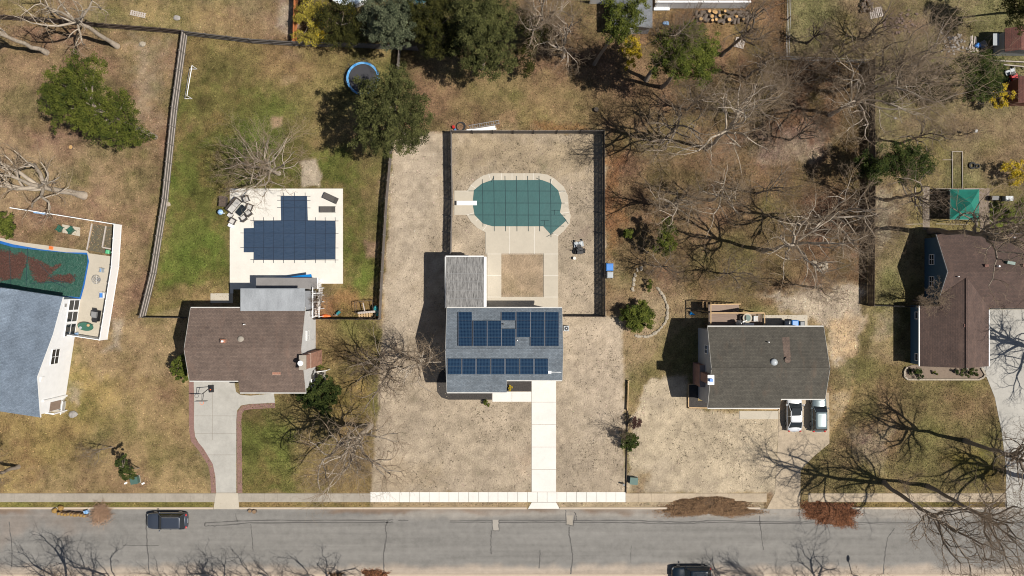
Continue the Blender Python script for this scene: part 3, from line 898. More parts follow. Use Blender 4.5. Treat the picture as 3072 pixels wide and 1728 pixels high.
jr = random.Random(5)
slabs('sidewalk', 'conc_old', [(-900, 1480, 648, 1506, 'x'), (714, 1480, 1111, 1506, 'x')], 38, gap=.016)
slabs('sidewalk', 'conc_white', [(1111, 1476, 1877, 1506, 'x')], 29.5)
slabs('sidewalk', 'conc_sandy', [(1877.5, 1480, 2300, 1506, 'x'), (2425, 1480, 3016, 1506, 'x'), (3110, 1480, 3900, 1506, 'x')], 38, gap=.016)
slabs('driveway', 'conc_white', [(1595, 1139, 1668, 1475.5, 'y')], 72, z1=0.045)
m = MB(); m.prism([P(1595, 1507), P(1668, 1507), P(1679, 1526), P(1584, 1526)][::-1], 0, 0.06); m.build('driveway_apron', 'conc_white', kind='structure')
slabs('front_path', 'conc_white', [(1477, 1175, 1594.5, 1205, 'x')], 59, z1=0.045)
# brown-roofed house: curving drive with a red paver border
drive = [(581, 1142), (703, 1142), (708, 1175), (720, 1184), (738, 1186), (752, 1187), (822, 1180), (825, 1208), (748, 1212), (724, 1216), (711, 1232), (709, 1260), (709, 1478), (649, 1478), (645, 1430), (628, 1380), (600, 1335), (586, 1310), (582, 1280), (583, 1200)]
m = MB(); m.prism([P(*p) for p in drive][::-1], 0, 0.03); m.build('driveway', 'conc_drive', kind='structure')
m = MB(); m.prism([P(648.5, 1479), P(714, 1479), P(718, 1527), P(641, 1527)][::-1], 0, 0.062); m.build('driveway_apron', 'conc_tan', kind='structure')
m = MB()
m.strip([P(574, 1145), P(575, 1290), P(580, 1320), P(605, 1350), P(632, 1395), P(639, 1430), P(641, 1478)], 0.6, 0.034)
m.strip([P(825, 1216), P(752, 1220), P(730, 1224), P(719, 1238), P(717, 1262), P(720, 1478)], 0.6, 0.034)
m.build('paver_border', 'paver_red', kind='structure')
m = MB()
for y in (1248, 1300, 1365): m.box(X(584), X(708), Y(y), Y(y) + 0.035, 0.0302, 0.033)
m.box(X(637) - .02, X(637) + .02, Y(1320), Y(1150), 0.0302, 0.0335)
m.build('driveway_joints', 'joint', kind='structure')
# drive of the dark-roofed house, right-hand drive, wing bed
m = MB(); m.prism([P(2335, 1178), P(2487, 1178), P(2488, 1330), P(2440, 1370), P(2402, 1410), P(2400, 1527), P(2300, 1527), P(2325, 1478), P(2335, 1300)][::-1], 0, 0.03)
m.build('driveway', 'conc_sandy', kind='structure')
m = MB(); m.prism([P(2218, 1233), P(2334, 1233), P(2334, 1257), P(2218, 1257)][::-1], 0, 0.05); m.build('front_path', 'conc_tan', kind='structure')
m = MB(); m.prism([P(2290, 945), P(2422, 945), P(2422, 984), P(2290, 984)][::-1], 0, 0.05); m.build('back_patio', 'conc_tan', kind='structure')
m = MB(); m.prism([P(2928, 928), P(3500, 928), P(3500, 1300), P(3110, 1330), P(3112, 1527), P(3016, 1527), P(3019, 1415), P(3005, 1296), P(2984, 1192), P(2960, 1132), P(2928, 1095)][::-1], 0, 0.03)
m.build('driveway', 'conc_drive', kind='structure')
# mulch beds
bed = [(1300, 1139), (1312, 1139), (1312, 1165)]
m = MB(); m.prism([P(*p) for p in [(1352, 1100), (1352, 1140), (1476, 1155), (1476, 1199), (1345, 1199), (1324, 1192), (1312, 1176), (1310, 1145), (1318, 1118), (1335, 1104)]][::-1], 0, 0.04); m.build('mulch_bed', 'mulch', kind='structure')
m = MB(); m.prism([P(1500, 1136), P(1594, 1136), P(1594, 1174), P(1500, 1174)][::-1], 0, 0.035); m.build('mulch_bed', 'mulch', kind='structure')

# ------------------------------------------------------------------ pools
def pool(name, label, deck, inner=None): pass


# teal-covered pool of the middle house
cov = [(1474.6, 540.8), (1446, 551), (1422, 570.6), (1418, 611), (1424, 645), (1449, 670.5), (1477.6, 679), (1630, 679), (1652, 703.3), (1700, 661), (1680, 637.7), (1685, 609), (1674.6, 571.5), (1652, 549.8), (1625, 540)]
cop = [(1475, 520), (1617, 520), (1642, 524), (1664, 536), (1691, 560), (1704, 587), (1706, 623), (1712, 647), (1709, 670.5), (1691, 694), (1674.5, 708), (1674.5, 760), (1456.5, 760), (1456.5, 697), (1432, 684), (1412, 664), (1400, 645), (1363, 645), (1363, 573), (1401, 573), (1412, 555), (1428, 540), (1450, 526)]
m = MB(); m.prism([P(*p) for p in cop][::-1], 0, 0.06)
m.prism([P(1462, 760), P(1504, 760), P(1504, 891), P(1462, 891)][::-1], 0, 0.06)
m.prism([P(1631, 760), P(1674.5, 760), P(1674.5, 891), P(1631, 891)][::-1], 0, 0.06)
m.prism([P(1462, 891), P(1674.5, 891), P(1674.5, 925), P(1462, 925)][::-1], 0, 0.06)
deck3 = m.build('pool_deck', 'conc_tan', kind='structure')
m = MB()
for p0, p1 in (((1456, 762), (1675, 762)), ((1603, 680), (1603, 762)), ((1529, 680), (1529, 762)), ((1462, 826), (1504, 826)), ((1631, 826), (1675, 826)), ((1631, 891), (1675, 891)), ((1462, 891), (1504, 891)),
               ((1536, 520), (1536, 540)), ((1572, 520), (1572, 540)), ((1600, 520), (1600, 540)), ((1504, 520), (1504, 540)), ((1466, 521), (1472, 541)), ((1660, 534), (1652, 550)), ((1697, 572), (1676, 578)), ((1704, 609), (1686, 609)), ((1706, 637), (1682, 640)), ((1428, 664), (1440, 652)), ((1363, 573), (1418, 573)), ((1400, 645), (1424, 638)), ((1656, 700), (1675, 707)), ((1413, 556), (1428, 566)), ((1450, 690), (1461, 675))):
    m.strip([P(*p0), P(*p1)], 0.045, 0.064)
m.build('deck_joint', 'conc_pool', deck3)
tp = thing('swimming_pool', P(1560, 610), 'swimming pool under a teal safety cover with straps and a step bump at its corner', 'swimming pool')
m = MB(); m.prism([P(*p) for p in cov][::-1], 0.065, 0.085); m.build('cover', 'cover_teal', tp)
def hline(y, x0, x1): return (P(x0, y), P(x1, y))
for i, x in enumerate((1447, 1481, 1515, 1549, 1583, 1617, 1651)):
    y0 = (538, 528, 528, 528, 528, 528, 537)[i]; y1 = (680, 694, 694, 694, 694, 694, 712)[i]
    m = MB(); m.strip([P(x, y0), P(x + 1.5, (y0 + y1) / 2), P(x + 2, y1)], 0.07, 0.09); m.build('strap', 'strap_teal', tp)
for y, x0, x1 in ((573, 1406, 1696), (609, 1408, 1694), (645, 1408, 1696), (678, 1618, 1692)):
    m = MB(); m.strip([P(x0, y), P(x1, y + .5)], 0.07, 0.094); m.build('strap', 'strap_teal', tp)
for a in (((1640, 710), (1660, 700)), ((1692, 654), (1705, 672)), ((1608, 534), (1622, 541)), ((1474, 546), (1482, 530)), ((1622, 662), (1648, 662)), ((1634, 662), (1634, 676)), ((1654, 631), (1680, 631)), ((1663, 631), (1663, 645))):
    m = MB(); m.strip([P(*a[0]), P(*a[1])], 0.06, 0.098); m.build('strap', 'strap_teal', tp)
dbt = thing('diving_board', P(1402, 610), 'white diving board reaching over the teal pool cover', 'diving board')
m = MB(); m.box(X(1371), X(1431), Y(617), Y(604), 0.50, 0.56); m.build('board', 'white_paint', dbt)
m = MB(); m.box(X(1373), X(1382), Y(615.5), Y(605.5), 0.06, 0.50); m.build('stand', 'grey_plastic', dbt)
m = MB(); m.box(X(1396), X(1401), Y(615.5), Y(605.5), 0.06, 0.50); m.build('stand', 'grey_plastic', dbt)

# navy T-shaped pool
m = MB(); m.prism([P(*p) for p in [(690, 566), (1029, 566), (1029, 851), (935, 851), (935, 868), (700, 868), (700, 880), (690, 880)]][::-1], 0, 0.06)
deck2 = m.build('pool_deck', 'conc_pool', kind='structure')
m = MB(); m.prism([P(632, 880), P(699, 880), P(699, 909), P(632, 909)][::-1], 0, 0.05); m.build('back_patio', 'conc_tan', kind='structure')
np_ = thing('swimming_pool', P(870, 700), 'T-shaped swimming pool under a navy safety cover', 'swimming pool')
T = [(842.5, 588), (921.5, 588), (924, 661), (1007, 662), (1007, 778), (762, 780), (762, 757), (732, 757), (732, 685), (762, 684), (762, 662), (844, 661)]
rr = random.Random(9)
m = MB(); m.prism([P(*p) for p in T][::-1], 0.065, 0.085); m.build('cover', 'cover_navy', np_)
for x in (762, 791, 821, 851, 884, 916, 947, 976, 1006):
    y0 = 578 if 850 < x < 920 else 652
    m = MB(); m.strip([P(x, y0), P(x + 1, 690), P(x, 789)], 0.06, 0.09); m.build('strap', 'strap_navy', np_)
for y, x0, x1 in ((601, 832, 932), (623, 832, 932), (588, 832, 932), (662, 752, 1016), (699, 722, 1016), (743, 722, 1016), (779, 752, 1016)):
    m = MB(); m.strip([P(x0, y), P(x1, y + 1)], 0.06, 0.094); m.build('strap', 'strap_navy', np_)

# leaf-strewn green tarp pool, left
m = MB(); m.prism([P(*p) for p in [(-250, 680), (0, 713), (60, 726), (262, 752), (268, 760), (340, 770), (322, 1018), (228, 1000), (236, 925), (130, 905), (-250, 860)]][::-1], 0, 0.05)
m.build('pool_deck', 'conc_tan', kind='structure')
gp = thing('swimming_pool', P(120, 800), 'swimming pool under a sagging green tarp heaped with dark wet leaves', 'swimming pool')
tp1 = [(-220, 695), (0, 730), (40, 742), (130, 752), (262, 764), (264, 784), (250, 855), (240, 892), (170, 886), (98, 882), (20, 864), (-220, 835)]
m = MB(); m.prism([P(*p) for p in [(-226, 689), (0, 722), (40, 733), (125, 748), (200, 757), (262, 758), (268, 784), (254, 858), (243, 898), (190, 893), (170, 892), (98, 889), (20, 870), (-226, 841)]][::-1], 0.052, 0.075); m.build('liner_edge', 'lining_blue', gp)
m = MB(); m.prism([P(*p) for p in tp1][::-1], 0.08, 0.11); m.build('tarp', 'tarp_green', gp)
LP = [[(-60, 740), (25, 752), (75, 767), (80, 800), (65, 840), (30, 838), (-60, 830)], [(92, 775), (130, 790), (155, 797), (185, 788), (195, 795), (170, 810), (150, 825), (130, 845), (105, 838), (85, 825), (88, 800)], [(150, 835), (175, 825), (200, 826), (225, 828), (222, 838), (190, 840)]]
WET = LP
m = MB()
for a, b in (((150, 838), (215, 850)), ((152, 842), (200, 862)), ((95, 850), (180, 845)), ((120, 790), (165, 840)), ((85, 745), (80, 870)), ((30, 745), (35, 860)), ((218, 824), (230, 840))):
    m.strip([P(*a), P(*b)], 0.08, 0.15)
m.build('fold', 'strap_teal', gp)

# pools behind the top trees
ap = thing('swimming_pool', P(1050, -5), 'pale round swimming pool cover beyond the fence beside the yellow shrub', 'swimming pool')
m = MB(); m.disc(P(1050, -12), 2.3, 0, 1.1, 32, ry=1.5); m.build('pool_wall', 'white_paint', ap)
m = MB(); m.disc(P(1050, -12), 2.2, 1.1, 1.15, 32, ry=1.4); m.build('cover', 'pool_ice', ap)
ap = thing('swimming_pool', P(1262, -10), 'dark teal round pool cover almost hidden by the top evergreens', 'swimming pool')
m = MB(); m.disc(P(1262, -16), 1.6, 0, 1.1, 32); m.build('pool_wall', 'grey_plastic', ap)
m = MB(); m.disc(P(1262, -16), 1.5, 1.1, 1.15, 32); m.build('cover', 'pool_teal_far', ap)


# ------------------------------------------------------------------ houses
def window(root, c, t, n, w, h, panes=(2, 2), fmat='white_paint'):
    """framed window on a wall: centre c, wall tangent t, outward normal n"""
    c = Vector(c); t = Vector(t).normalized(); n = Vector(n).normalized(); up = Vector((0, 0, 1)); f = 0.07
    m = MB()
    for s in (-1, 1):
        m.obox(c + t * s * (w / 2 + f / 2) + n * 0.03, t * f / 2, up * (h / 2 + f), n * 0.04)
        m.obox(c + up * s * (h / 2 + f / 2) + n * 0.03, t * (w / 2), up * f / 2, n * 0.038)
    for i in range(1, panes[0]): m.obox(c + t * (-w / 2 + w * i / panes[0]) + n * 0.03, t * 0.025, up * (h / 2), n * 0.03)
    for i in range(1, panes[1]): m.obox(c + up * (-h / 2 + h * i / panes[1]) + n * 0.03, t * (w / 2), up * 0.025, n * 0.028)
    fr = m.build('window', fmat, root)
    m = MB(); m.obox(c + n * 0.012, t * w / 2, up * h / 2, n * 0.01)
    m.build('pane', 'glass', fr)
    return fr


def door(root, c, t, n, w=0.95, h=2.05, mat='white_paint'):
    c = Vector(c); t = Vector(t).normalized(); n = Vector(n).normalized(); up = Vector((0, 0, 1))
    m = MB(); m.obox(c + n * 0.02, t * w / 2, up * h / 2, n * 0.03); d = m.build('door', mat, root)
    m = MB(); m.obox(c + n * 0.08 + t * w * 0.38, t * 0.03, up * 0.03, n * 0.03); m.build('handle', 'steel', d)


def vent_pipe(root, p, r=0.06, h=0.45, mat='white_paint', name='vent_pipe'):
    m = MB(); m.tube(p, Vector(p) + Vector((0, 0, h)), r, r, 10); m.build(name, mat, root)


def ranch(name, label, x0, x1, yN, yR, ySg, ySm, xs, gar, roofm, wallm, zp=7.0, over=0.12):
    """two-storey gabled house; the garage part (gar = 'L' or 'R' of xs) is shallower at the street side. plan in image pixels at ground level"""
    pitch = 1.78 / ((yR - yN) * S)
    zN = zp - pitch * (yR - yN) * S
    zg = zp - pitch * (ySg - yR) * S
    zm = zp - pitch * (ySm - yR) * S
    root = thing(name, P((x0 + x1) / 2, (yN + ySg) / 2), label, 'house')
    ev = 0.38 / S; ins = over / S
    t = 0.14
    def sec(xa, xb, ys, zs, ext):
        a = [(Y(yN) - 0.38, 0), (Y(yN) - 0.38, zN - t + 0.38 * pitch), (Y(yR), zp - t - 0.01), (Y(ys) + 0.38, zs - t + 0.38 * pitch), (Y(ys) + 0.38, 0)]
        vs = [(X(xa), y, z) for y, z in a] + [(X(xb), y, z) for y, z in a]
        return vs, [(0, 1, 2, 3, 4), (9, 8, 7, 6, 5)] + [(i, 5 + i, 5 + (i + 1) % 5, (i + 1) % 5) for i in range(5)]
    m = MB()
    gx = (x0 + ins, xs) if gar == 'L' else (xs, x1 - ins)
    mx = (xs, x1 - ins) if gar == 'L' else (x0 + ins, xs)
    m.add(*sec(gx[0], gx[1], ySg, zg, 0)); m.add(*sec(mx[0], mx[1], ySm, zm, 0))
    walls = m.build('wall', wallm, root)
    m = MB()
    A = lambda x, y, z: (X(x), Y(y), z)
    m.slab([A(x0, yR, zp), A(x0, yN, zN), A(x1, yN, zN), A(x1, yR, zp)][::-1], t)
    gxr = (x0, xs) if gar == 'L' else (xs, x1); mxr = (xs, x1) if gar == 'L' else (x0, xs)
    m.slab([A(gxr[0], yR, zp), A(gxr[1], yR, zp), A(gxr[1], ySg, zg), A(gxr[0], ySg, zg)][::-1], t)
    m.slab([A(mxr[0], yR, zp), A(mxr[1], yR, zp), A(mxr[1], ySm, zm), A(mxr[0], ySm, zm)][::-1], t)
    roof = m.build('roof', roofm, root)
    m = MB(); m.obox(P((x0 + x1) / 2, yR, zp + 0.02), (X(x1) - X((x0 + x1) / 2), 0, 0), (0, 0.12, 0), (0, 0, 0.03)); m.build('ridge_cap', roofm, roof)
    def gutter(xa, xb, y, z, s):
        m = MB(); m.box(X(xa), X(xb), Y(y) + s * 0.01, Y(y) + s * 0.13, z - 0.16, z - 0.03); m.build('gutter', 'gutter', root)
    gutter(x0, x1, yN, zN, 1); gutter(gxr[0], gxr[1], ySg, zg, -1); gutter(mxr[0], mxr[1], ySm, zm, -1)
    # rake boards
    for x, s in ((x0, -1), (x1, 1)):
        for ya, za, yb, zb in ((yN, zN, yR, zp), (yR, zp, ySg if (gar == 'L') == (s == -1) else ySm, zg if (gar == 'L') == (s == -1) else zm)):
            a = Vector((X(x) + s * 0.012, Y(ya), za - 0.06)); b = Vector((X(x) + s * 0.012, Y(yb), zb - 0.06))
            m = MB(); m.obox((a + b) / 2, (0.012, 0, 0), (b - a) / 2, (0, 0, 0.09)); m.build('fascia', 'gutter', root)
    # openings
    for k in range(4):
        xx = x0 + (x1 - x0) * (0.14 + 0.24 * k)
        window(root, (X(xx), Y(yN) - 0.37, 4.0), (1, 0, 0), (0, 1, 0), 1.0, 1.1)
        window(root, (X(xx), Y(yN) - 0.37, 1.5), (1, 0, 0), (0, 1, 0), 1.0, 1.1)
    gc_ = (gx[0] + gx[1]) / 2; mc = (mx[0] + mx[1]) / 2
    m = MB(); m.box(X(gc_) - 2.3, X(gc_) + 2.3, Y(ySg) + 0.33, Y(ySg) + 0.37, 0.04, 2.2)
    gd = m.build('garage_door', 'white_paint', root)
    for k in range(4):
        m = MB(); m.box(X(gc_) - 1.9 + k, X(gc_) - 1.3 + k, Y(ySg) + 0.31, Y(ySg) + 0.328, 1.6, 1.95); m.build('pane', 'glass', gd)
    for k in (-1, 1):
        window(root, (X(gc_ + k * 30), Y(ySg) + 0.37, 4.0), (1, 0, 0), (0, -1, 0), 1.0, 1.1)
        window(root, (X(mc + k * 40), Y(ySm) + 0.37, 4.0), (1, 0, 0), (0, -1, 0), 1.1, 1.2)
        window(root, (X(mc + k * 40), Y(ySm) + 0.37, 1.5), (1, 0, 0), (0, -1, 0), 1.1, 1.0)
    door(root, (X(mc), Y(ySm) + 0.37, 1.1), (1, 0, 0), (0, -1, 0), mat='brick_red')
    root['zN'] = zN; root['pitch'] = pitch
    return root, (lambda x, y: Vector((X(x), Y(y), zp - pitch * abs(y - yR) * S)))


# --- middle house with solar panels
h3, top3 = ranch('gabled_house', 'grey shingled house with rows of blue solar panels on both roof slopes', 1351, 1678, 921, 1036, 1124, 1160, 1521, 'R', 'roof_grey', 'side_grey')
for p in h3.items():
    pass
pit3 = h3['pitch']


def plane_pt(px, py, yR, zp, pitch, lift=0.0):
    """point on a gable slope that the drone sees at image pixel (px, py)"""
    s = -1 if py < 864 + (yR - 864) * (CAMH / (CAMH - zp)) else 1
    h = zp - 0.5
    for _ in range(12):
        yy = 864 + (py - 864) * (CAMH - h) / CAMH
        h = zp - pitch * abs(yy - yR) * S
    v = G(px, py, h); v.z += lift
    return v


def panel(px0, py0, px1, py1):
    a = [plane_pt(x, y, 1036, 7.0, pit3, 0.14) for x, y in ((px0, py0), (px1, py0), (px1, py1), (px0, py1))]
    c = sum(a, Vector()) / 4
    me = MB()
    u = (a[1] - a[0]) / 2; v = (a[3] - a[0]) / 2; n = u.cross(v).normalized()
    if n.z < 0: n = -n
    me.obox(c, u * 0.995, v * 0.99, n * 0.02)
    fr = me.build('solar_panel', 'steel', h3)
    m = MB(); m.obox(c + n * 0.022, u * 0.955, v * 0.985, n * 0.004)
    g = m.build('solar_cells', 'solar', fr)


def pcol(x0, y0, y1, n, w=42.5):
    for k in range(n): panel(x0, y0 + (y1 - y0) * k / n, x0 + w, y0 + (y1 - y0) * (k + 1) / n)


U = lambda x: 768 + x / 3.354
V = lambda y: 864 + y / 3.354
pcol(U(2034), V(243), V(583), 4); pcol(U(2184), V(330), V(583), 3); pcol(U(2327), V(330), V(583), 3)
pcol(1504.4, V(243), V(327), 1); pcol(1504.4, V(410), V(583), 2)
pcol(1548.6, V(243), V(495), 3); pcol(1591.2, V(243), V(583), 4); pcol(1634.4, V(243), V(583), 4)
for k in range(7): pcol(1342.6 + 43.35 * k, V(708), V(866), 2, 42)
vent_pipe(h3, plane_pt(1510, 972, 1036, 7, pit3), 0.07, 0.4, 'black_plastic')
vent_pipe(h3, plane_pt(1552, 1021, 1036, 7, pit3), 0.06, 0.35)
m = MB(); c = plane_pt(1649, 1116, 1036, 7, pit3); m.rbox(c, 0.35, 0.3, 0.25); m.build('junction_box', 'white_paint', h3)
m = MB(); a = plane_pt(1652, 1116, 1036, 7, pit3, 0.03); b = plane_pt(1684, 1117, 1036, 7, pit3, 0.03); m.tube(a, b, 0.03, n=6); m.build('conduit', 'white_paint', h3)
# rear two-storey addition with a grimy low-slope roof
m = MB(); zA = 4.9; x0, x1 = 1347, 1456; m.box(X(x0) + .1, X(x1) - .1, Y(921) - .3, Y(775) - .1, 0, zA - .12); m.build('addition_wall', 'side_white', h3)
m = MB(); m.slab([P(x0, 920.5, 5.16), P(x1, 920.5, 5.16), P(x1, 775, zA), P(x0, 775, zA)], 0.12); ar = m.build('addition_roof', 'metal_roof', h3)
m = MB()
m.box(X(x0), X(x1), Y(775) + .01, Y(775) + .12, zA - .16, zA + .03); m.box(X(x1) + .01, X(x1) + .30, Y(921), Y(775), zA - .2, zA + .1); m.box(X(x0) - .08, X(x0) - .01, Y(921), Y(775), zA - .15, zA + .04)
m.build('fascia', 'white_paint', h3)
m = MB()
for k in range(1, 6):
    y = 775 + k * 24; z = zA + (5.16 - zA) * (y - 775) / 145.5
    m.box(X(x0) + .1, X(x1) - .1, Y(y), Y(y) + .05, z, z + .025)
m.build('roof_seam', 'grey_plastic', ar)
for s in range(3): window(h3, (X(1365 + 36 * s), Y(775) - .1, 3.6), (1, 0, 0), (0, 1, 0), 1.0, 1.1)
door(h3, (X(1456) - .1, Y(850), 1.1), (0, 1, 0), (1, 0, 0))
# air-conditioning unit
ac = thing('air_conditioner', P(1697, 984), 'square grey air conditioner with a black fan on a pad beside the solar-panelled house', 'air conditioner')
m = MB(); m.box(X(1689), X(1707), Y(994), Y(975), 0, .08); m.build('pad', 'conc_old', ac)
m = MB(); m.box(X(1690.5), X(1705.5), Y(992), Y(977), .08, .8); m.build('casing', 'lid_grey', ac)
m = MB(); m.disc(P(1698, 984.5), .24, .8, .83, 20); m.build('fan_grille', 'black_plastic', ac)
m = MB(); m.disc(P(1698, 984.5), .07, .83, .86, 12); m.build('fan_hub', 'steel', ac)

# --- brown-roofed house
h2, top2 = ranch('gabled_house', 'brown shingled house with a brick side chimney and flat-roofed rear additions', 624, 950, 921, 1034, 1126, 1161, 762, 'L', 'roof_brown', 'side_grey')
# rear flat-roofed room and lower lean-to
m = MB(); m.box(X(770), X(949) - .02, Y(921) - .2, Y(872), 0, 5.35); m.build('addition_wall', 'side_cool', h2)
m = MB(); m.box(X(768), X(950), Y(929) , Y(868), 5.36, 5.5); m.build('flat_roof', 'flat_roof', h2)
m = MB(); m.box(X(768), X(950), Y(868) + .01, Y(868) + .1, 5.3, 5.52); m.build('fascia', 'lid_grey', h2)
m = MB(); m.box(X(795), X(964), Y(867) , Y(838), 0, 2.6); m.build('porch_wall', 'side_white', h2)
m = MB(); m.box(X(790), X(968), Y(867), Y(834), 2.61, 2.75); m.build('porch_roof', 'flat_roof2', h2)
m = MB(); m.box(X(968) + .005, X(968) + .12, Y(867), Y(834), 2.4, 2.78); m.build('fascia', 'white_paint', h2)
# chimney
ch = MB(); ch.box(X(947) + .06, X(966), Y(1092), Y(1049), 0, 5.2); ch.box(X(947) + .065, X(964.5), Y(1090), Y(1051), 5.2, 7.25)
chm = ch.build('chimney', 'brick', h2)
m = MB(); m.box(X(946), X(966), Y(1091), Y(1050), 7.25, 7.4); m.build('chimney_cap', 'conc_old', chm)
m = MB(); c = P(954, 1071, 7.4); m.tube(c, c + Vector((0, 0, .5)), .17, .17, 12); m.disc(c, .3, 7.95, 8.05, 12); m.build('flue', 'white_paint', chm)
# roof vents
pit2 = h2['pitch']
def on2(px, py, lift=0): return plane_pt(px, py, 1034, 7.0, pit2, lift)
m = MB(); c = on2(672, 1023); m.rbox(c - Vector((0, 0, .1)), .55, .4, .5); m.build('furnace_vent', 'brick', h2)
m = MB(); c = on2(672, 1023, .4); m.tube(c, c + Vector((0, 0, .25)), .12, .12, 10); m.build('vent_cap', 'white_paint', h2)
m = MB(); c = on2(722, 1018, -.02); m.ell(c, .38, .38, .2, 16, 8); m.build('fan_dome', 'conc_old', h2, smooth=True)
vent_pipe(h2, on2(735, 973), .06, .5)
m = MB(); q = [on2(x, y, .012) for x, y in ((817, 1117), (842, 1117), (842, 1125), (817, 1125))]; m.add(q, [(3, 2, 1, 0)]); m.build('shingle_patch', 'brick', h2)
# side door canopy, fence frame and steps on the right side
m = MB(); m.box(X(951), X(978), Y(1155), Y(1112), 0, .25); m.build('side_step', 'conc_old', h2)
m = MB()
for a, b in (((917 + 37, 1112), (990, 1107)),): m.tube(P(*a, 1.9), P(*b, 1.9), .05)
m.tube(P(990, 1107, 0), P(990, 1107, 1.95), .05); m.build('gate_frame', 'white_paint', h2)
window(h2, (X(950) - .1, Y(1000), 4.0), (0, 1, 0), (1, 0, 0), 1.0, 1.1)
window(h2, (X(950) - .1, Y(1145), 1.6), (0, 1, 0), (1, 0, 0), .9, 1.0)
pg = thing('pergola_stair', P(960, 915), 'white wooden stair and handrails along the right side of the brown house', 'stair')
m = MB()
for y in (864, 885, 905, 925, 948):
    m.tube(P(957, y, 0), P(957, y, 3.0), .06, n=6); m.tube(P(972, y, 0), P(972, y, 2.4), .06, n=6)
m.build('post', 'white_paint', pg)
m = MB(); m.box(X(956), X(958.5), Y(950), Y(862), 3.0, 3.1); m.box(X(971), X(973), Y(950), Y(862), 2.4, 2.5); m.build('handrail', 'white_paint', pg)
m = MB()
for k in range(14): m.box(X(958), X(971), Y(862 + k * 6.2), Y(862 + k * 6.2) - .2, .15 + k * .15, .2 + k * .15)
m.build('step', 'wood_rail', pg)
m = MB(); m.tube(P(958, 880, 3.0), P(985, 878, 3.0), .06, n=6); m.build('crossbeam', 'white_paint', pg)

# blue tarp by the porch roof
m = MB(); m.add([G(825, 835, 1.2), G(934, 822, 2.0), G(936, 840, 2.0), G(840, 841, 1.3), G(825, 839, 1.1), G(934, 822, 1.9), G(936, 840, 1.9), G(840, 841, 1.2)], [(0, 3, 2, 1), (4, 5, 6, 7), (0, 1, 5, 4), (1, 2, 6, 5), (2, 3, 7, 6), (3, 0, 4, 7)])
m.box(X(826), X(933), Y(836), Y(834.5), 0.0, 1.15)
m.build('tarp', 'tarp_blue', label='bright blue tarp stretched behind the lean-to roof of the brown house', cat='tarp')

# --- dark-roofed house
h4, top4 = ranch('gabled_house', 'dark grey shingled house with a wooden rear deck and two cars at its garage', 2091, 2420, 974, 1089, 1177, 1204, 2296, 'R', 'roof_dark', 'side_cool')
m = MB(); m.box(X(2078), X(2095) - .02, Y(1150), Y(1087), 0, 3.6); m.box(X(2080), X(2095) - .03, Y(1131), Y(1106), 3.6, 7.2)
chm = m.build('chimney', 'brick_red', h4)
m = MB(); m.box(X(2078.5), X(2096.5), Y(1132), Y(1105), 7.2, 7.32); m.build('chimney_cap', 'white_paint', chm)
m = MB(); m.rbox(P(2087, 1119, 7.32), .35, .35, .3); m.build('flue', 'blue_bin', chm)
pit4 = h4['pitch']
def on4(px, py, lift=0): return plane_pt(px, py, 1089, 7.0, pit4, lift)
m = MB(); m.ell(on4(2322, 1087), .42, .42, .25, 16, 8); m.build('fan_dome', 'lid_grey', h4, smooth=True)
m = MB(); m.disc(on4(2362, 1080), .35, on4(2362, 1080).z + .0, on4(2362, 1080).z + .12, 12); m.build('roof_vent', 'roof_brown', h4)
vent_pipe(h4, on4(2304, 1026), .06, .4)
window(h4, (X(2091) + .11, Y(1040), 4.2), (0, 1, 0), (-1, 0, 0), .9, 1.1)
m = MB(); q = [on4(x, y, .012) for x, y in ((2346, 1012), (2368, 1010), (2372, 1072), (2352, 1072))]; m.add(q, [(3, 2, 1, 0)]); m.build('shingle_patch', 'roof_brown', h4)
# raised beds framed with new lumber round the front
fb = thing('raised_bed', P(2080, 1190), 'lumber framed mulch bed wrapping the left front corner of the dark-roofed house', 'raised bed')
m = MB(); m.prism([P(2066, 1154), P(2093, 1154), P(2093, 1203), P(2330, 1206), P(2330, 1224), P(2066, 1220)][::-1], 0, .16); m.build('mulch', 'mulch', fb)
m = MB()
m.box(X(2063), X(2066) - .004, Y(1224), Y(1152), 0, .25); m.box(X(2063), X(2093), Y(1154) + .004, Y(1151), 0, .24)
m.obox((P(2063, 1222, .125) + P(2331, 1227, .125)) / 2, (P(2331, 1227) - P(2063, 1222)) / 2, (0, .06, 0), (0, 0, .125)); m.build('border', 'lumber', fb)
fb = thing('raised_bed', P(2326, 1215), 'small lumber framed bed beside the white car', 'raised bed')
m = MB(); m.box(X(2318), X(2333), Y(1222), Y(1186), .0, .15); m.build('mulch', 'mulch', fb)
m = MB(); m.box(X(2334), X(2336.5), Y(1230), Y(1180), 0, .3); m.build('border', 'lumber', fb)

# deck
dk = thing('wooden_deck', P(2190, 955), 'raised brown wooden deck with pale rails behind the dark-roofed house', 'deck')
zd = 2.6
a0, a1 = P(2110, 929), P(2268, 970)
dx0, dx1 = X(2110), X(2266)
dyN, dyM, dyS = Y(928), Y(932), Y(973)
m = MB()
nb = 12
for k in range(nb):
    y0 = Y(936) - k * (Y(936) - Y(973)) / nb
    m.box(dx0, dx1, y0 - (Y(936) - Y(973)) / nb + .02, y0, zd - .04, zd)
m.build('floor', 'deck_wood', dk)
m = MB()
for k in range(10):
    z = zd - .1 - k * .26
    m.box(X(2136 + k * 8), X(2136 + (k + 1) * 8), Y(935), Y(912), z - .04, z)
m.box(X(2110), X(2136), Y(935), Y(912), zd - .14, zd - .1)
m.build('step', 'deck_wood', dk)
m = MB()
for xx in (2112, 2150, 2190, 2230, 2264):
    for yy in (937, 971): m.rbox(P(xx, yy, 0), .12, .12, zd - .05)
m.build('support_post', 'wood_brown', dk)
m = MB()
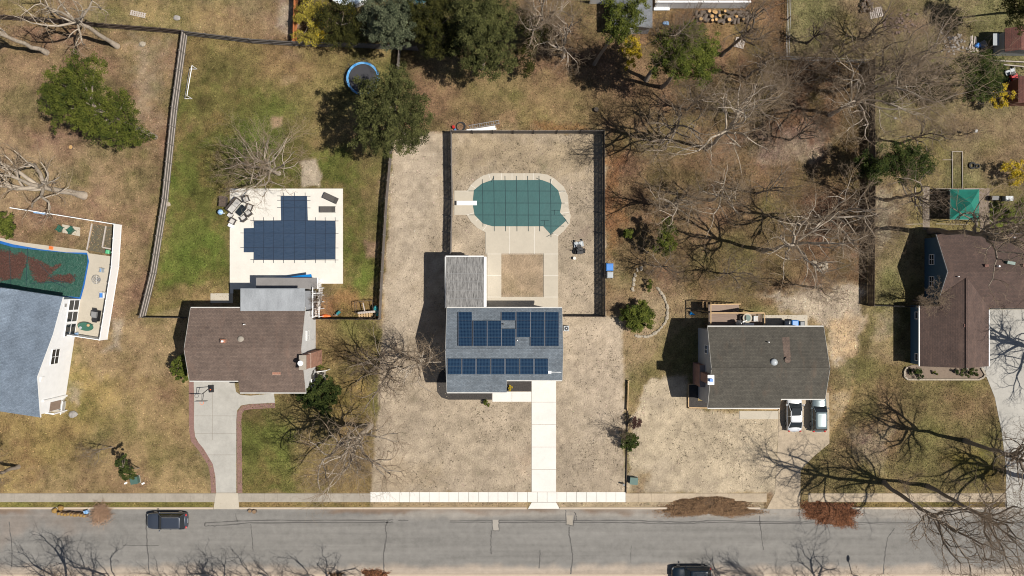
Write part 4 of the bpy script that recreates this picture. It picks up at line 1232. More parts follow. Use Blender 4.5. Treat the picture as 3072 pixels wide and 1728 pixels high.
m.box(X(2109), X(2111.5), Y(973), Y(911), zd + .95, zd + 1.02); m.box(X(2112), X(2264), Y(936) - .07, Y(936) + .07, zd + .95, zd + 1.02); m.box(X(2264.5), X(2267), Y(973), Y(935), zd + .95, zd + 1.02)
m.build('handrail', 'lumber', dk)
m = MB(); a = P(2112, 911.5, zd + .98); b = P(2140, 911.5, zd + .98); c = P(2215, 911.5, 1.0)
m.obox((a + b) / 2, (b - a) / 2, (0, .06, 0), (0, 0, .035)); m.obox((b + c) / 2, (c - b) / 2, (0, .06, 0), (0, 0, .035)); m.build('stair_rail', 'lumber', dk)
m = MB()
for k in range(20): m.box(X(2110) - .02, X(2110) + .02, Y(973) + k * .125 + .05, Y(973) + k * .125 + .09, zd, zd + .95)
for k in range(42): m.box(dx0 + .15 * k, dx0 + .15 * k + .04, Y(936) - .02, Y(936) + .02, zd, zd + .95)
for k in range(12): m.box(X(2266) - .02, X(2266) + .02, Y(973) + k * .125, Y(973) + k * .125 + .04, zd, zd + .95)
m.build('balusters', 'wood_rail', dk)
tb = thing('patio_table', P(2222, 956, zd), 'round greenish patio table on the wooden deck', 'table')
m = MB(); m.disc(P(2218, 951), .55, zd + .68, zd + .72, 24); m.build('tabletop', 'conc_tan', tb)
m = MB(); m.disc(P(2218, 951), .38, zd + .725, zd + .74, 24); m.build('table_inlay', 'green_box', tb)
m = MB(); m.tube(P(2218, 951, zd), P(2218, 951, zd + .68), .06); m.disc(P(2218, 951), .25, zd, zd + .05); m.build('pedestal', 'steel', tb)


def chair(px, py, z, a, label, mat='wicker', cush='cushion', s=.62, group=None, h=.4, name='patio_chair', cat='chair'):
    o = thing(name, P(px, py, z), label, cat, group)
    c = P(px, py, z); ca, sa = math.cos(a), math.sin(a)
    L = lambda x, y, zz: c + Vector((ca * x - sa * y, sa * x + ca * y, zz))
    m = MB(); m.rbox(L(0, 0, h - .08), s, s, .06, a); m.build('seat', mat, o)
    m = MB(); m.rbox(L(0, -s / 2 + .05, h - .02), s, .09, .45, a); m.build('backrest', mat, o)
    m = MB(); m.rbox(L(s / 2 - .04, 0.03, h - .02), .07, s - .1, .2, a); m.build('armrest', mat, o)
    m = MB(); m.rbox(L(-s / 2 + .04, 0.03, h - .02), .07, s - .1, .2, a); m.build('armrest', mat, o)
    if cush: m = MB(); m.rbox(L(0, .04, h - .018), s - .16, s - .18, .1, a); m.build('cushion', cush, o)
    for sx in (-1, 1):
        for sy in (-1, 1):
            m = MB(); m.rbox(L(sx * (s / 2 - .05), sy * (s / 2 - .05), 0), .05, .05, h - .085, a); m.build('leg', mat, o)
    return o


chair(2206, 951, zd, R(90), 'brown wicker chair left of the round table on the deck', cush=None)
chair(2243, 953, zd, R(-90), 'grey slatted deck chair at the right end of the wooden deck', mat='lid_grey', cush='cushion')
chair(2212, 964, zd, R(200), 'white folding chair between the round deck table and the house', mat='white_paint', cush=None, s=.5)
pa = thing('patio_umbrella', P(2190, 966, zd), 'closed pale triangular umbrella standing at the house end of the deck', 'umbrella')
m = MB(); m.tube(P(2192, 966, zd), P(2192, 966, zd + 1.9), .03); m.build('pole', 'steel', pa)
m = MB(); m.tube(P(2192, 966, zd + .8), P(2192, 966, zd + 1.85), .38, .05, 6); m.build('canopy', 'lid_grey', pa)
gb = thing('storage_bench', P(2225, 968, zd), 'white lidded bench against the house wall on the deck', 'bench')
m = MB(); m.box(X(2212), X(2238), Y(972), Y(966), zd, zd + .5); m.build('box', 'lid_grey', gb)
m = MB(); m.box(X(2211.5), X(2238.5), Y(972.4), Y(965.6), zd + .505, zd + .55); m.build('lid', 'white_paint', gb)
m = MB(); m.add([P(2070, 933, .05), P(2086, 944, .05), P(2068, 944, .05), P(2070, 936, .5)], [(0, 2, 1), (0, 1, 3), (1, 2, 3), (2, 0, 3)]); m.build('tarp', 'tarp_blue', label='small blue tarp crumpled in the shade left of the wooden deck', cat='tarp')
# bins behind the dark-roofed house
def bin_(px, py, a, label, mat, lid, s=.62, h=1.05, z=0.0, group=None):
    o = thing('wheeled_bin', P(px, py, z), label, 'bin', group); c = P(px, py, z)
    m = MB()
    w0, w1 = s * .42, s * .5
    ca, sa = math.cos(a), math.sin(a)
    rot = lambda x, y, zz: (c.x + ca * x - sa * y, c.y + sa * x + ca * y, z + zz)
    m.loft([[rot(-w0, -w0, .08), rot(w0, -w0, .08), rot(w0, w0, .08), rot(-w0, w0, .08)], [rot(-w1, -w1, h * .93), rot(w1, -w1, h * .93), rot(w1, w1, h * .93), rot(-w1, w1, h * .93)]])
    m.build('body', mat, o)
    m = MB(); m.loft([[rot(-w1 * 1.08, -w1 * 1.1, h * .935), rot(w1 * 1.08, -w1 * 1.1, h * .935), rot(w1 * 1.08, w1 * 1.1, h * .935), rot(-w1 * 1.08, w1 * 1.1, h * .935)],
            [rot(-w1 * .8, -w1 * .85, h), rot(w1 * .8, -w1 * .85, h), rot(w1 * .8, w1 * .85, h), rot(-w1 * .8, w1 * .85, h)]]); m.build('lid', lid, o)
    for sx in (-1, 1):
        m = MB(); p = Vector(rot(sx * w1 * .8, -w1, .12)); q = Vector(rot(sx * w1 * .95, -w1, .12)); m.tube(p, q, .11, .11, 12); m.build('wheel', 'rubber', o)
    return o


bin_(2377, 970, 0, 'blue lidded bin behind the dark-roofed house', 'blue_bin', 'blue_bin', .75)
bin_(2354, 970, 0, 'grey bin left of the blue bin behind the dark-roofed house', 'dark_bin', 'lid_grey')
bin_(2398, 970, 0, 'black bin right of the blue bin behind the dark-roofed house', 'dark_bin', 'dark_bin', .55)
bin_(1826, 802, 0, 'bright blue recycling bin outside the middle yard fence', 'blue_bin', 'blue_bin', .8)
bin_(1827, 825, 0, 'dark bin with a pale rim just below the bright blue recycling bin', 'dark_bin', 'lid_grey', .7)
bin_(330, 756, R(-9), 'mint green tub at the inner side of the white vinyl fence', 'mint', 'mint', .42, .7)

# --- right-hand brown house (one storey, blue siding)
h5 = thing('gabled_house', P(2850, 900), 'brown shingled house with blue siding and a front wing beside the wide driveway', 'house')
xw, xe = 2771, 3330
yn, yr, ys = 707, 818, 922
ze, zr = 2.8, 5.3
m = MB(); A = lambda x, y, z: (X(x), Y(y), z)
def gable_x(m, x0, x1, yn, yr, ys, ze, zr, d=.35):
    p = (zr - ze) / ((yr - yn) * S)
    a = [(Y(yn) - d, 0), (Y(yn) - d, ze - .14 + d * p), (Y(yr), zr - .16), (Y(ys) + d, ze - .14 + d * p), (Y(ys) + d, 0)]
    m.add([(x0, y, z) for y, z in a] + [(x1, y, z) for y, z in a], [(0, 1, 2, 3, 4), (9, 8, 7, 6, 5)] + [(i, 5 + i, 5 + (i + 1) % 5, (i + 1) % 5) for i in range(5)])
gable_x(m, X(xw) + .1, X(xe) - .1, yn, yr, ys, ze, zr)
m.build('wall', 'side_blue', h5)
m = MB()
m.slab([A(xw, yr, zr), A(xw, yn, ze), A(xe, yn, ze), A(xe, yr, zr)][::-1], .14)
m.slab([A(xw, yr, zr), A(xe, yr, zr), A(xe, ys, ze), A(xw, ys, ze)][::-1], .14)
m.build('roof', 'roof_right', h5)
# front wing, ridge north-south
wl, wr, wx = 2724, 2925, 2830
yb = 1092
m = MB(); d = .3; pw = (zr - .35 - ze) / ((wx - wl) * S); zw = zr - .35
yv = 905
a = [(X(wl) + d, 0), (X(wl) + d, ze - .14 + d * pw), (X(wx), zw - .16), (X(wr) - d, ze - .14 + d * pw), (X(wr) - d, 0)]
m.add([(x, Y(yb) + .1, z) for x, z in a] + [(x, Y(916), z) for x, z in a], [(4, 3, 2, 1, 0), (5, 6, 7, 8, 9)] + [(i, (i + 1) % 5, 5 + (i + 1) % 5, 5 + i) for i in range(5)])
m.build('wing_wall', 'side_blue', h5)
m = MB()
yt = 818 + (922 - 818) * (zr - zw) / (zr - ze)
z71 = ze + (2771 - wl) * S * pw; y71 = yr + (zr - z71) / ((zr - ze) / ((yr - yn) * S)) / S
m.slab([A(wx, yb, zw), A(wx, yt, zw), A(2771, y71, z71), A(2771, 916, z71), A(wl, 916, ze), A(wl, yb, ze)], .14)
m.slab([A(wx, yb, zw), A(wr, yb, ze), A(wr, 921, ze), A(wx, yt, zw)][::1], .14)
wr_ = m.build('wing_roof', 'roof_right_v', h5)
m = MB(); m.box(X(wx) - .12, X(wx) + .12, Y(yb), Y(yt + 4), zw - .01, zw + .04); m.build('ridge_cap', 'roof_right_v', wr_)
m = MB(); m.box(X(wr) + .01, X(wr) + .12, Y(yb), Y(928), ze - .15, ze - .02); m.box(X(wl) - .12, X(wl) - .01, Y(yb), Y(916), ze - .15, ze - .02); m.build('gutter', 'lid_grey', h5)
m = MB(); m.box(X(xw), X(xe), Y(yn) + .01, Y(yn) + .12, ze - .15, ze - .02); m.box(X(wr) + .2, X(xe), Y(ys) - .12, Y(ys) - .01, ze - .15, ze - .02); m.build('gutter', 'wood_dark', h5)
for ya, za, yb_, zb in ((yn, ze, yr, zr), (yr, zr, ys, ze)):
    a_ = Vector((X(xw) - .012, Y(ya), za - .05)); b_ = Vector((X(xw) - .012, Y(yb_), zb - .05))
    m = MB(); m.obox((a_ + b_) / 2, (.012, 0, 0), (b_ - a_) / 2, (0, 0, .09)); m.build('fascia', 'lid_grey', h5)
window(h5, (X(wl) + d, Y(945), 1.7), (0, 1, 0), (-1, 0, 0), .75, 1.0, (1, 2))
window(h5, (X(wl) + d, Y(1068), 1.7), (0, 1, 0), (-1, 0, 0), .75, 1.0, (1, 2))
window(h5, (X(xw) + .1, Y(845), 1.7), (0, 1, 0), (-1, 0, 0), 1.1, 1.0)
window(h5, (X(xw) + .1, Y(780), 1.7), (0, 1, 0), (-1, 0, 0), 1.1, 1.0)
for k in (-1, 1): window(h5, (X(wx + k * 50), Y(yb) + .1, 1.6), (1, 0, 0), (0, -1, 0), 1.3, 1.2)
door(h5, (X(wr) + 2.0, Y(922) + .35, 1.1), (1, 0, 0), (0, -1, 0))
pit5 = (zr - ze) / ((yr - yn) * S)
def on5(px, py, lift=0): return plane_pt(px, py, yr, zr, pit5, lift)
m = MB(); c = on5(3028, 789); m.rbox(c - Vector((0, 0, .1)), .9, .35, .5, R(-10)); m.build('roof_fan', 'green_box', h5)
m = MB(); c = on5(2992, 799); m.tube(c, c + Vector((0, 0, .45)), .1, .1, 10); m.build('vent_pipe', 'white_paint', h5)
m = MB(); c = on5(2957, 797); m.rbox(c - Vector((0, 0, .1)), .4, .3, .35); m.build('roof_vent', 'brick_red', h5)
m = MB(); c = on5(3070, 797); m.rbox(c - Vector((0, 0, .1)), .4, .3, .35); m.build('roof_vent', 'brick_red', h5)
vent_pipe(h5, on5(3038, 713), .06, .4); vent_pipe(h5, on5(2872, 830), .06, .35)
m = MB(); c = G(2894, 976, 4.6); m.rbox(c - Vector((0, 0, .3)), .4, .35, .6); m.build('roof_vent', 'brick_red', h5)
m = MB(); m.tube(G(2901, 1085, 4.9), G(2901, 1107, 4.9), .025); m.build('conduit', 'white_paint', h5)
# front bed with stone edging
bd = thing('flower_bed', P(2820, 1115), 'stone edged flower bed under the front wing of the brown house with blue siding', 'flower bed')
bp = [(2720, 1101), (2712, 1112), (2712, 1130), (2722, 1138), (2935, 1138), (2948, 1132), (2954, 1124), (2942, 1104), (2935, 1095), (2735, 1095)]
m = MB(); m.prism([P(*p) for p in bp][::-1], 0, .08); m.build('soil', M('bed_soil', (0.17, 0.125, 0.09), .3, 4), bd)
m = MB()
for a, b in zip(bp[:-3], bp[1:-2]):
    p, q = P(*a, .12), P(*b, .12); dd = (q - p) / 2; nn = Vector((-dd.y, dd.x, 0)).normalized() * .1; m.obox((p + q) / 2, dd, nn, (0, 0, .13))
m.build('border', 'stone', bd)

# --- left house, turned 8.6 degrees, slate blue roof, white siding
h1 = thing('gabled_house', P(60, 1080), 'slate blue roofed house with white siding next to the green tarp pool', 'house')
ang = R(8.6); eu = Vector((math.cos(ang), -math.sin(ang), 0)); ev_ = Vector((-math.sin(ang), -math.cos(ang), 0))   # u right-down, v down
O1 = P(209, 1111)                         # foot of the main gable under its peak
def L1(u, v, z=0.0): return O1 + eu * u + ev_ * v + Vector((0, 0, z))
def frame_prism(m, pts_v, u0, u1, d=0):
    n = len(pts_v)
    m.add([L1(u0, v, z) for v, z in pts_v] + [L1(u1, v, z) for v, z in pts_v], [tuple(range(n)), tuple(range(2 * n - 1, n - 1, -1))] + [(i, n + i, n + (i + 1) % n, (i + 1) % n) for i in range(n)])
zr1, ze1 = 6.8, 5.0
vN, vS = -4.6, 4.9
m = MB(); frame_prism(m, [(vN + .3, 0), (vN + .3, ze1 - .05), (0, zr1 - .16), (vS - .3, ze1 - .05), (vS - .3, 0)], -22, 0); m.build('wall', 'side_white', h1)
m = MB()
m.slab([L1(-22, 0, zr1), L1(-22, vN, ze1), L1(.15, vN, ze1), L1(.15, 0, zr1)][::-1], .14)
m.slab([L1(-22, 0, zr1), L1(.15, 0, zr1), L1(.15, vS, ze1), L1(-22, vS, ze1)][::-1], .14)
m.build('roof', 'roof_blue', h1)
for v0, z0, v1, z1 in ((vN, ze1, 0, zr1), (0, zr1, vS, ze1)):
    a, b = L1(.165, v0, z0 - .08), L1(.165, v1, z1 - .08); m = MB(); m.obox((a + b) / 2, (b - a) / 2, eu * .012, (0, 0, .11)); m.build('fascia', 'white_paint', h1)
window(h1, L1(0, -2.0, 3.6), ev_, eu, 1.7, 1.5)
m = MB(); c = L1(.06, .4, 5.6); m.obox(c, ev_ * .25, (0, 0, .3), eu * .05); m.build('gable_vent', 'white_paint', h1)
# rear one-storey section with cross gable and big sliding windows
m = MB(); 
R1 = lambda u, v, z=0.0: L1(u, v, z)
m.add([R1(-22, -8.9 + .2, 0), R1(.0, -8.9 + .2, 0), R1(.0, vN + .3, 0), R1(-22, vN + .3, 0), R1(-22, -8.7, 4.0), R1(.0, -8.7, 4.0), R1(.0, vN + .3, 4.9), R1(-22, vN + .3, 4.9)],
      [(0, 1, 2, 3), (7, 6, 5, 4), (0, 4, 5, 1), (1, 5, 6, 2), (2, 6, 7, 3), (3, 7, 4, 0)])
m.build('rear_wall', 'side_white', h1)
m = MB(); m.slab([R1(.15, vN - .0, 4.96), R1(.15, -9.0, 4.05), R1(-22, -9.0, 4.05), R1(-22, vN, 4.96)], .14); m.build('rear_roof', 'roof_blue', h1)
m = MB(); a, b = R1(.165, vN, 4.88), R1(.165, -9.0, 3.98); m.obox((a + b) / 2, (b - a) / 2, eu * .012, (0, 0, .12)); m.build('fascia', 'white_paint', h1)
for k, v in enumerate((-8.0, -6.6, -5.0)):
    window(h1, R1(0, v, 1.25), ev_, eu, 1.15 if k < 2 else 1.4, 2.15, (1, 2))
m = MB(); c = R1(.08, -8.0, 3.2); m.obox(c, ev_ * .18, (0, 0, .18), eu * .06); m.build('wall_lamp', 'steel', h1)
# cross gable on the back slope (valley lines)
m = MB()
m.slab([R1(-5, -9.05, 4.02), R1(-9, -9.05, 6.2), R1(-9, -1.0, 6.5), R1(-5, vN, 5.02)], .14)
m.slab([R1(-9, -9.05, 6.2), R1(-13, -9.05, 4.02), R1(-13, vN, 5.02), R1(-9, -1.0, 6.5)], .14)
m.build('cross_gable_roof', 'roof_blue', h1)
m = MB(); vs = [R1(-5, -9.0, 3.9), R1(-9, -9.0, 6.05), R1(-13, -9.0, 3.9)]; vs2 = [p - ev_ * -.1 for p in vs]; m.add(vs + vs2, [(0, 1, 2), (5, 4, 3), (0, 3, 4, 1), (1, 4, 5, 2), (2, 5, 3, 0)]); m.build('cross_gable_wall', 'side_white', h1)
# front corner porch: beam, floor, railing, rain pipe
m = MB(); m.obox(R1(-.55, 4.3, .2), eu * .55, ev_ * .9, (0, 0, .2)); m.build('porch_floor', 'conc_tan', h1)
m = MB(); m.obox(R1(.012, 4.0, 2.0), eu * .01, ev_ * .55, (0, 0, 1.1)); m.build('porch_opening', 'deck_wood', h1)
m = MB(); m.obox(R1(.10, 3.05, 2.4), eu * .1, ev_ * .1, (0, 0, 2.4)); m.build('rain_pipe', 'white_paint', h1)
m = MB()
for k in range(12): m.obox(R1(.35, 3.7 + k * .12, .8), eu * .02, ev_ * .025, (0, 0, .4))
m.obox(R1(.35, 4.35, 1.22), eu * .05, ev_ * .8, (0, 0, .03)); m.build('porch_railing', 'white_paint', h1)
m = MB(); m.obox(R1(-.4, vS - .1, 2.8), eu * .9, ev_ * .08, (0, 0, .12)); m.obox(R1(.4, vS - .1, 1.45), eu * .07, ev_ * .07, (0, 0, 1.4)); m.build('porch_beam', 'white_paint', h1)

# --- outbuildings along the top edge
h6 = thing('shed', P(1840, 25), 'grey shingled shed at the top edge half covered by a pine', 'shed')
m = MB(); m.box(X(1832), X(1942), Y(102), Y(-60), 0, 2.6); m.build('wall', 'side_cool', h6)
m = MB(); m.slab([A(1885, -64, 3.5), A(1885, 106, 3.5), A(1828, 106, 2.6), A(1828, -64, 2.6)][::-1], .1); m.slab([A(1885, -64, 3.5), A(1946, -64, 2.6), A(1946, 106, 2.6), A(1885, 106, 3.5)][::-1], .1)
m.build('roof', 'roof_top', h6)
door(h6, (X(1885), Y(102) , 1.05), (1, 0, 0), (0, -1, 0))
wd = thing('deck_railing', P(2100, 15), 'white panelled railing of a raised deck along the top edge above the log pile', 'railing')
m = MB(); m.box(X(1962), X(2235), Y(26), Y(23), .1, 2.1); m.build('panel', 'side_white', wd)
m = MB(); m.box(X(1960), X(2237), Y(27), Y(22), 2.1, 2.2); m.build('top_rail', 'white_paint', wd)
m = MB()
for k in range(7): m.rbox(P(1966 + k * 44.5, 24.5, 0), .16, .16, 2.3)
m.build('post', 'white_vinyl', wd)
m = MB(); m.box(X(1960), X(2236), Y(21.5), Y(-60), 1.0, 1.1); m.build('floor', 'conc_old', wd)
wf = thing('fence_panel', P(1800, 8), 'short white fence panel left of the grey shed at the top edge', 'fence')
m = MB(); m.box(X(1770), X(1828), Y(12), Y(8), .0, 1.8); m.build('panel', 'white_paint', wf)
m = MB(); m.rbox(P(1770, 10), .14, .14, 1.95); m.build('post', 'white_vinyl', wf)
pk = thing('plank', P(1983, 30), 'long white plank lying right of the grey shed', 'plank'); m = MB(); m.box(X(1960), X(2007), Y(34), Y(26), 0.3, .38); m.build('board', 'white_paint', pk); m = MB(); m.box(X(1966), X(1969), Y(34), Y(26), 0, .3); m.box(X(1998), X(2001), Y(34), Y(26), 0, .3); m.build('trestle', 'wood_grey', pk)

sh = thing('shed', P(3045, 142), 'rust brown roofed shed at the right edge near the pallets', 'shed')
m = MB(); m.box(X(2980), X(3110), Y(168), Y(112), 0, 2.6); m.build('wall', 'side_cool', sh)
m = MB(); m.slab([A(3010, 106, 3.4), A(3010, 174, 3.4), A(2975, 174, 2.6), A(2975, 106, 2.6)][::-1], .1); m.slab([A(3010, 106, 3.4), A(3115, 106, 2.6), A(3115, 174, 2.6), A(3010, 174, 3.4)][::-1], .1); m.build('roof', 'roof_shed', sh)
sh = thing('shed', P(3080, 275), 'dark red roofed shed at the right edge below the red tractor', 'shed')
m = MB(); m.box(X(3018), X(3110), Y(318), Y(250), 0, 2.6); m.build('wall', 'side_red', sh)
m = MB(); m.slab([A(3062, 246, 3.3), A(3062, 324, 3.3), A(3014, 324, 2.6), A(3014, 246, 2.6)][::-1], .1); m.slab([A(3062, 246, 3.3), A(3115, 246, 2.6), A(3115, 324, 2.6), A(3062, 324, 3.3)][::-1], .1); m.build('roof', 'roof_shed', sh)
lt = thing('lean_to', P(2990, 130), 'small pale green corrugated lean-to left of the rust roofed shed', 'lean-to')
m = MB()
for k in range(8): m.box(X(2952) + k * .09, X(2952) + k * .09 + .07, Y(150), Y(115), 1.8, 1.84)
m.box(X(2952), X(2970), Y(150), Y(115), 1.74, 1.795); m.build('roof', 'lid_grey', lt)
m = MB()
for x in (2953, 2969):
    for y in (116, 149): m.rbox(P(x, y), .08, .08, 1.74)
m.build('post', 'wood_grey', lt)


# ------------------------------------------------------------------ fences
def fence(name, label, pts, h=1.83, mat='wood_brown', railm=None, postm=None, side=1, sec=2.4, style='board', post_h=.06, rails=3, gap=.012, lean=0.0):
    root = thing(name, P(*pts[0]), label, 'fence')
    rnd = random.Random(len(pts) * 77 + int(pts[0][0]))
    segs = []
    for a, b in zip(pts[:-1], pts[1:]):
        p, q = P(*a), P(*b); L = (q - p).length; n = max(1, round(L / sec))
        for i in range(n): segs.append((p + (q - p) * (i / n), p + (q - p) * ((i + 1) / n)))
    for i, (p, q) in enumerate(segs):
        d = (q - p); L = d.length; d.normalize(); nn = Vector((-d.y, d.x, 0)) * side
        m = MB()
        if style == 'board':
            bw = .14; nb = max(1, int(L / bw)); bw = L / nb
            for k in range(nb):
                c = p + d * (bw * (k + .5)); hh = h + rnd.uniform(-.025, .02)
                m.obox(c + Vector((0, 0, hh / 2 + .02)), d * (bw / 2 - gap / 2), nn * .011, (0, 0, hh / 2 - .02))
        elif style == 'solid':
            m.obox((p + q) / 2 + Vector((0, 0, h / 2)), (q - p) / 2, nn * .025, (0, 0, h / 2 - .03))
            m.obox((p + q) / 2 + Vector((0, 0, h - .05)), (q - p) / 2, nn * .04, (0, 0, .05))
            m.obox((p + q) / 2 + Vector((0, 0, .1)), (q - p) / 2, nn * .04, (0, 0, .06))
        elif style == 'rail':
            for z in (h * .45, h - .06): m.obox((p + q) / 2 + Vector((0, 0, z)), (q - p) / 2, nn * .04, (0, 0, .07))
        elif style == 'wire':
            nb = max(1, int(L / .25))
            for k in range(nb): m.obox(p + d * (L * (k + .5) / nb) + Vector((0, 0, h / 2)), d * .008, nn * .008, (0, 0, h / 2))
            for z in (.1, h * .5, h): m.obox((p + q) / 2 + Vector((0, 0, z)), (q - p) / 2, nn * .014, (0, 0, .014))
        m.build('panel', mat, root)
        if style == 'board' and rails:
            m = MB()
            for z in ([.35, .95, 1.6] if rails == 3 else [.4, 1.5]):
                m.obox((p + q) / 2 + nn * .035 + Vector((0, 0, z * h / 1.83)), (q - p) / 2, nn * .022, (0, 0, .045))
            m.build('rail', railm or mat, root)
    ends = [segs[0][0]] + [s[1] for s in segs]
    for e in ends:
        m = MB(); m.rbox(e + Vector((0, 0, 0)), .11, .11, h + post_h + (.04 if style == 'solid' else 0)); m.build('post', postm or railm or mat, root)
    return root


fence('board_fence', 'long weathered grey fence with pale rails between the bare brown yard and the green lawn', [(563, 107), (533, 330), (505, 600), (470, 820), (438, 950)], mat='wood_grey', railm='wood_rail', postm='wood_grey', side=1)
fence('board_fence', 'dark board fence along the back of the two left yards', [(-200, 45), (160, 68), (330, 85), (500, 98), (563, 105)], mat='wood_brown', side=-1)
fence('board_fence', 'grey board fence behind the trampoline lawn', [(568, 107), (760, 130), (888, 138), (1050, 142), (1190, 149), (1254, 152)], mat='wood_grey', side=-1)
fence('board_fence', 'orange cedar fence panel run meeting the back fence beside the yellow shrub', [(896, -60), (890, 135)], mat='cedar', railm='cedar', side=1)
fence('board_fence', 'brown board fence between the trampoline lawn and the sandy side yard', [(1202, 153), (1193, 260), (1178, 440), (1163, 600), (1153, 760), (1147, 870), (1143, 955)], mat='wood_brown', railm='wood_grey', postm='wood_grey', side=1)
fence('board_fence', 'dark fence on the left side of the sandy pool yard', [(1355, 400), (1356, 500), (1358, 600), (1355, 700), (1354, 762)], mat='wood_dark', railm='wood_grey', side=1)
fence('board_fence', 'grey fence across the back of the sandy pool yard', [(1357, 400), (1600, 401), (1808, 400)], mat='wood_grey', railm='wood_rail', postm='wood_dark', side=1)
fence('board_fence', 'dark fence on the right side of the sandy pool yard', [(1808, 402), (1809, 700), (1810, 948)], mat='wood_dark', railm='wood_dark', side=1)
fence('board_fence', 'short fence from the solar-panelled house to the pool yard corner', [(1690, 948), (1807, 949)], mat='wood_brown', side=1)
fence('board_fence', 'low dark fence left of the brown-roofed house', [(441, 951), (560, 953)], mat='wood_dark', h=1.2, side=1)
fence('board_fence', 'dark fence with clutter leaning on it right of the brown-roofed house', [(953, 956), (1140, 957)], mat='wood_dark', side=1)
fence('vinyl_fence', 'white vinyl privacy fence around the green tarp pool', [(60, 628), (160, 643), (365, 676), (357, 800), (341, 900), (322, 1017), (228, 1003)], mat='white_vinyl', postm='white_vinyl', style='solid', sec=1.85, post_h=.03)
fence('board_fence', 'tall dark brown fence left of the house with blue siding', [(2604, 190), (2605, 400), (2606, 600), (2604, 800), (2603, 915)], mat='wood_brown', railm='wood_brown', side=-1)
fence('wire_fence', 'low wire fence across the back of the wooded yard', [(2332, 178), (2600, 188)], mat='steel', postm='wood_brown', style='wire', h=1.2)
fence('wire_fence', 'wire fence beside the strip of rust coloured leaves at the top', [(2364, -60), (2361, 60), (2357, 175)], mat='steel', postm='wood_brown', style='wire', h=1.2)
fence('board_fence', 'short low fence between the tall brown fence and the house with blue siding', [(2608, 917), (2726, 919)], mat='wood_dark', h=1.3, side=1)
fence('rail_fence', 'single new yellow rail along the lot line left of the dark-roofed house', [(1884, 1142), (1881, 1228)], mat='lumber', postm='lumber', style='rail', h=.5)
fence('rail_fence', 'low dark edging rail running to the sidewalk beside the green utility box', [(1883, 1230), (1878, 1476)], mat='wood_brown', postm='wood_brown', style='rail', h=.22)


# ------------------------------------------------------------------ vehicles
PAINT = {}
def paint(name, col, rough=0.25):
    return M(name, col, 0.04, 2, rough, metal=0.2, coat=1.0)


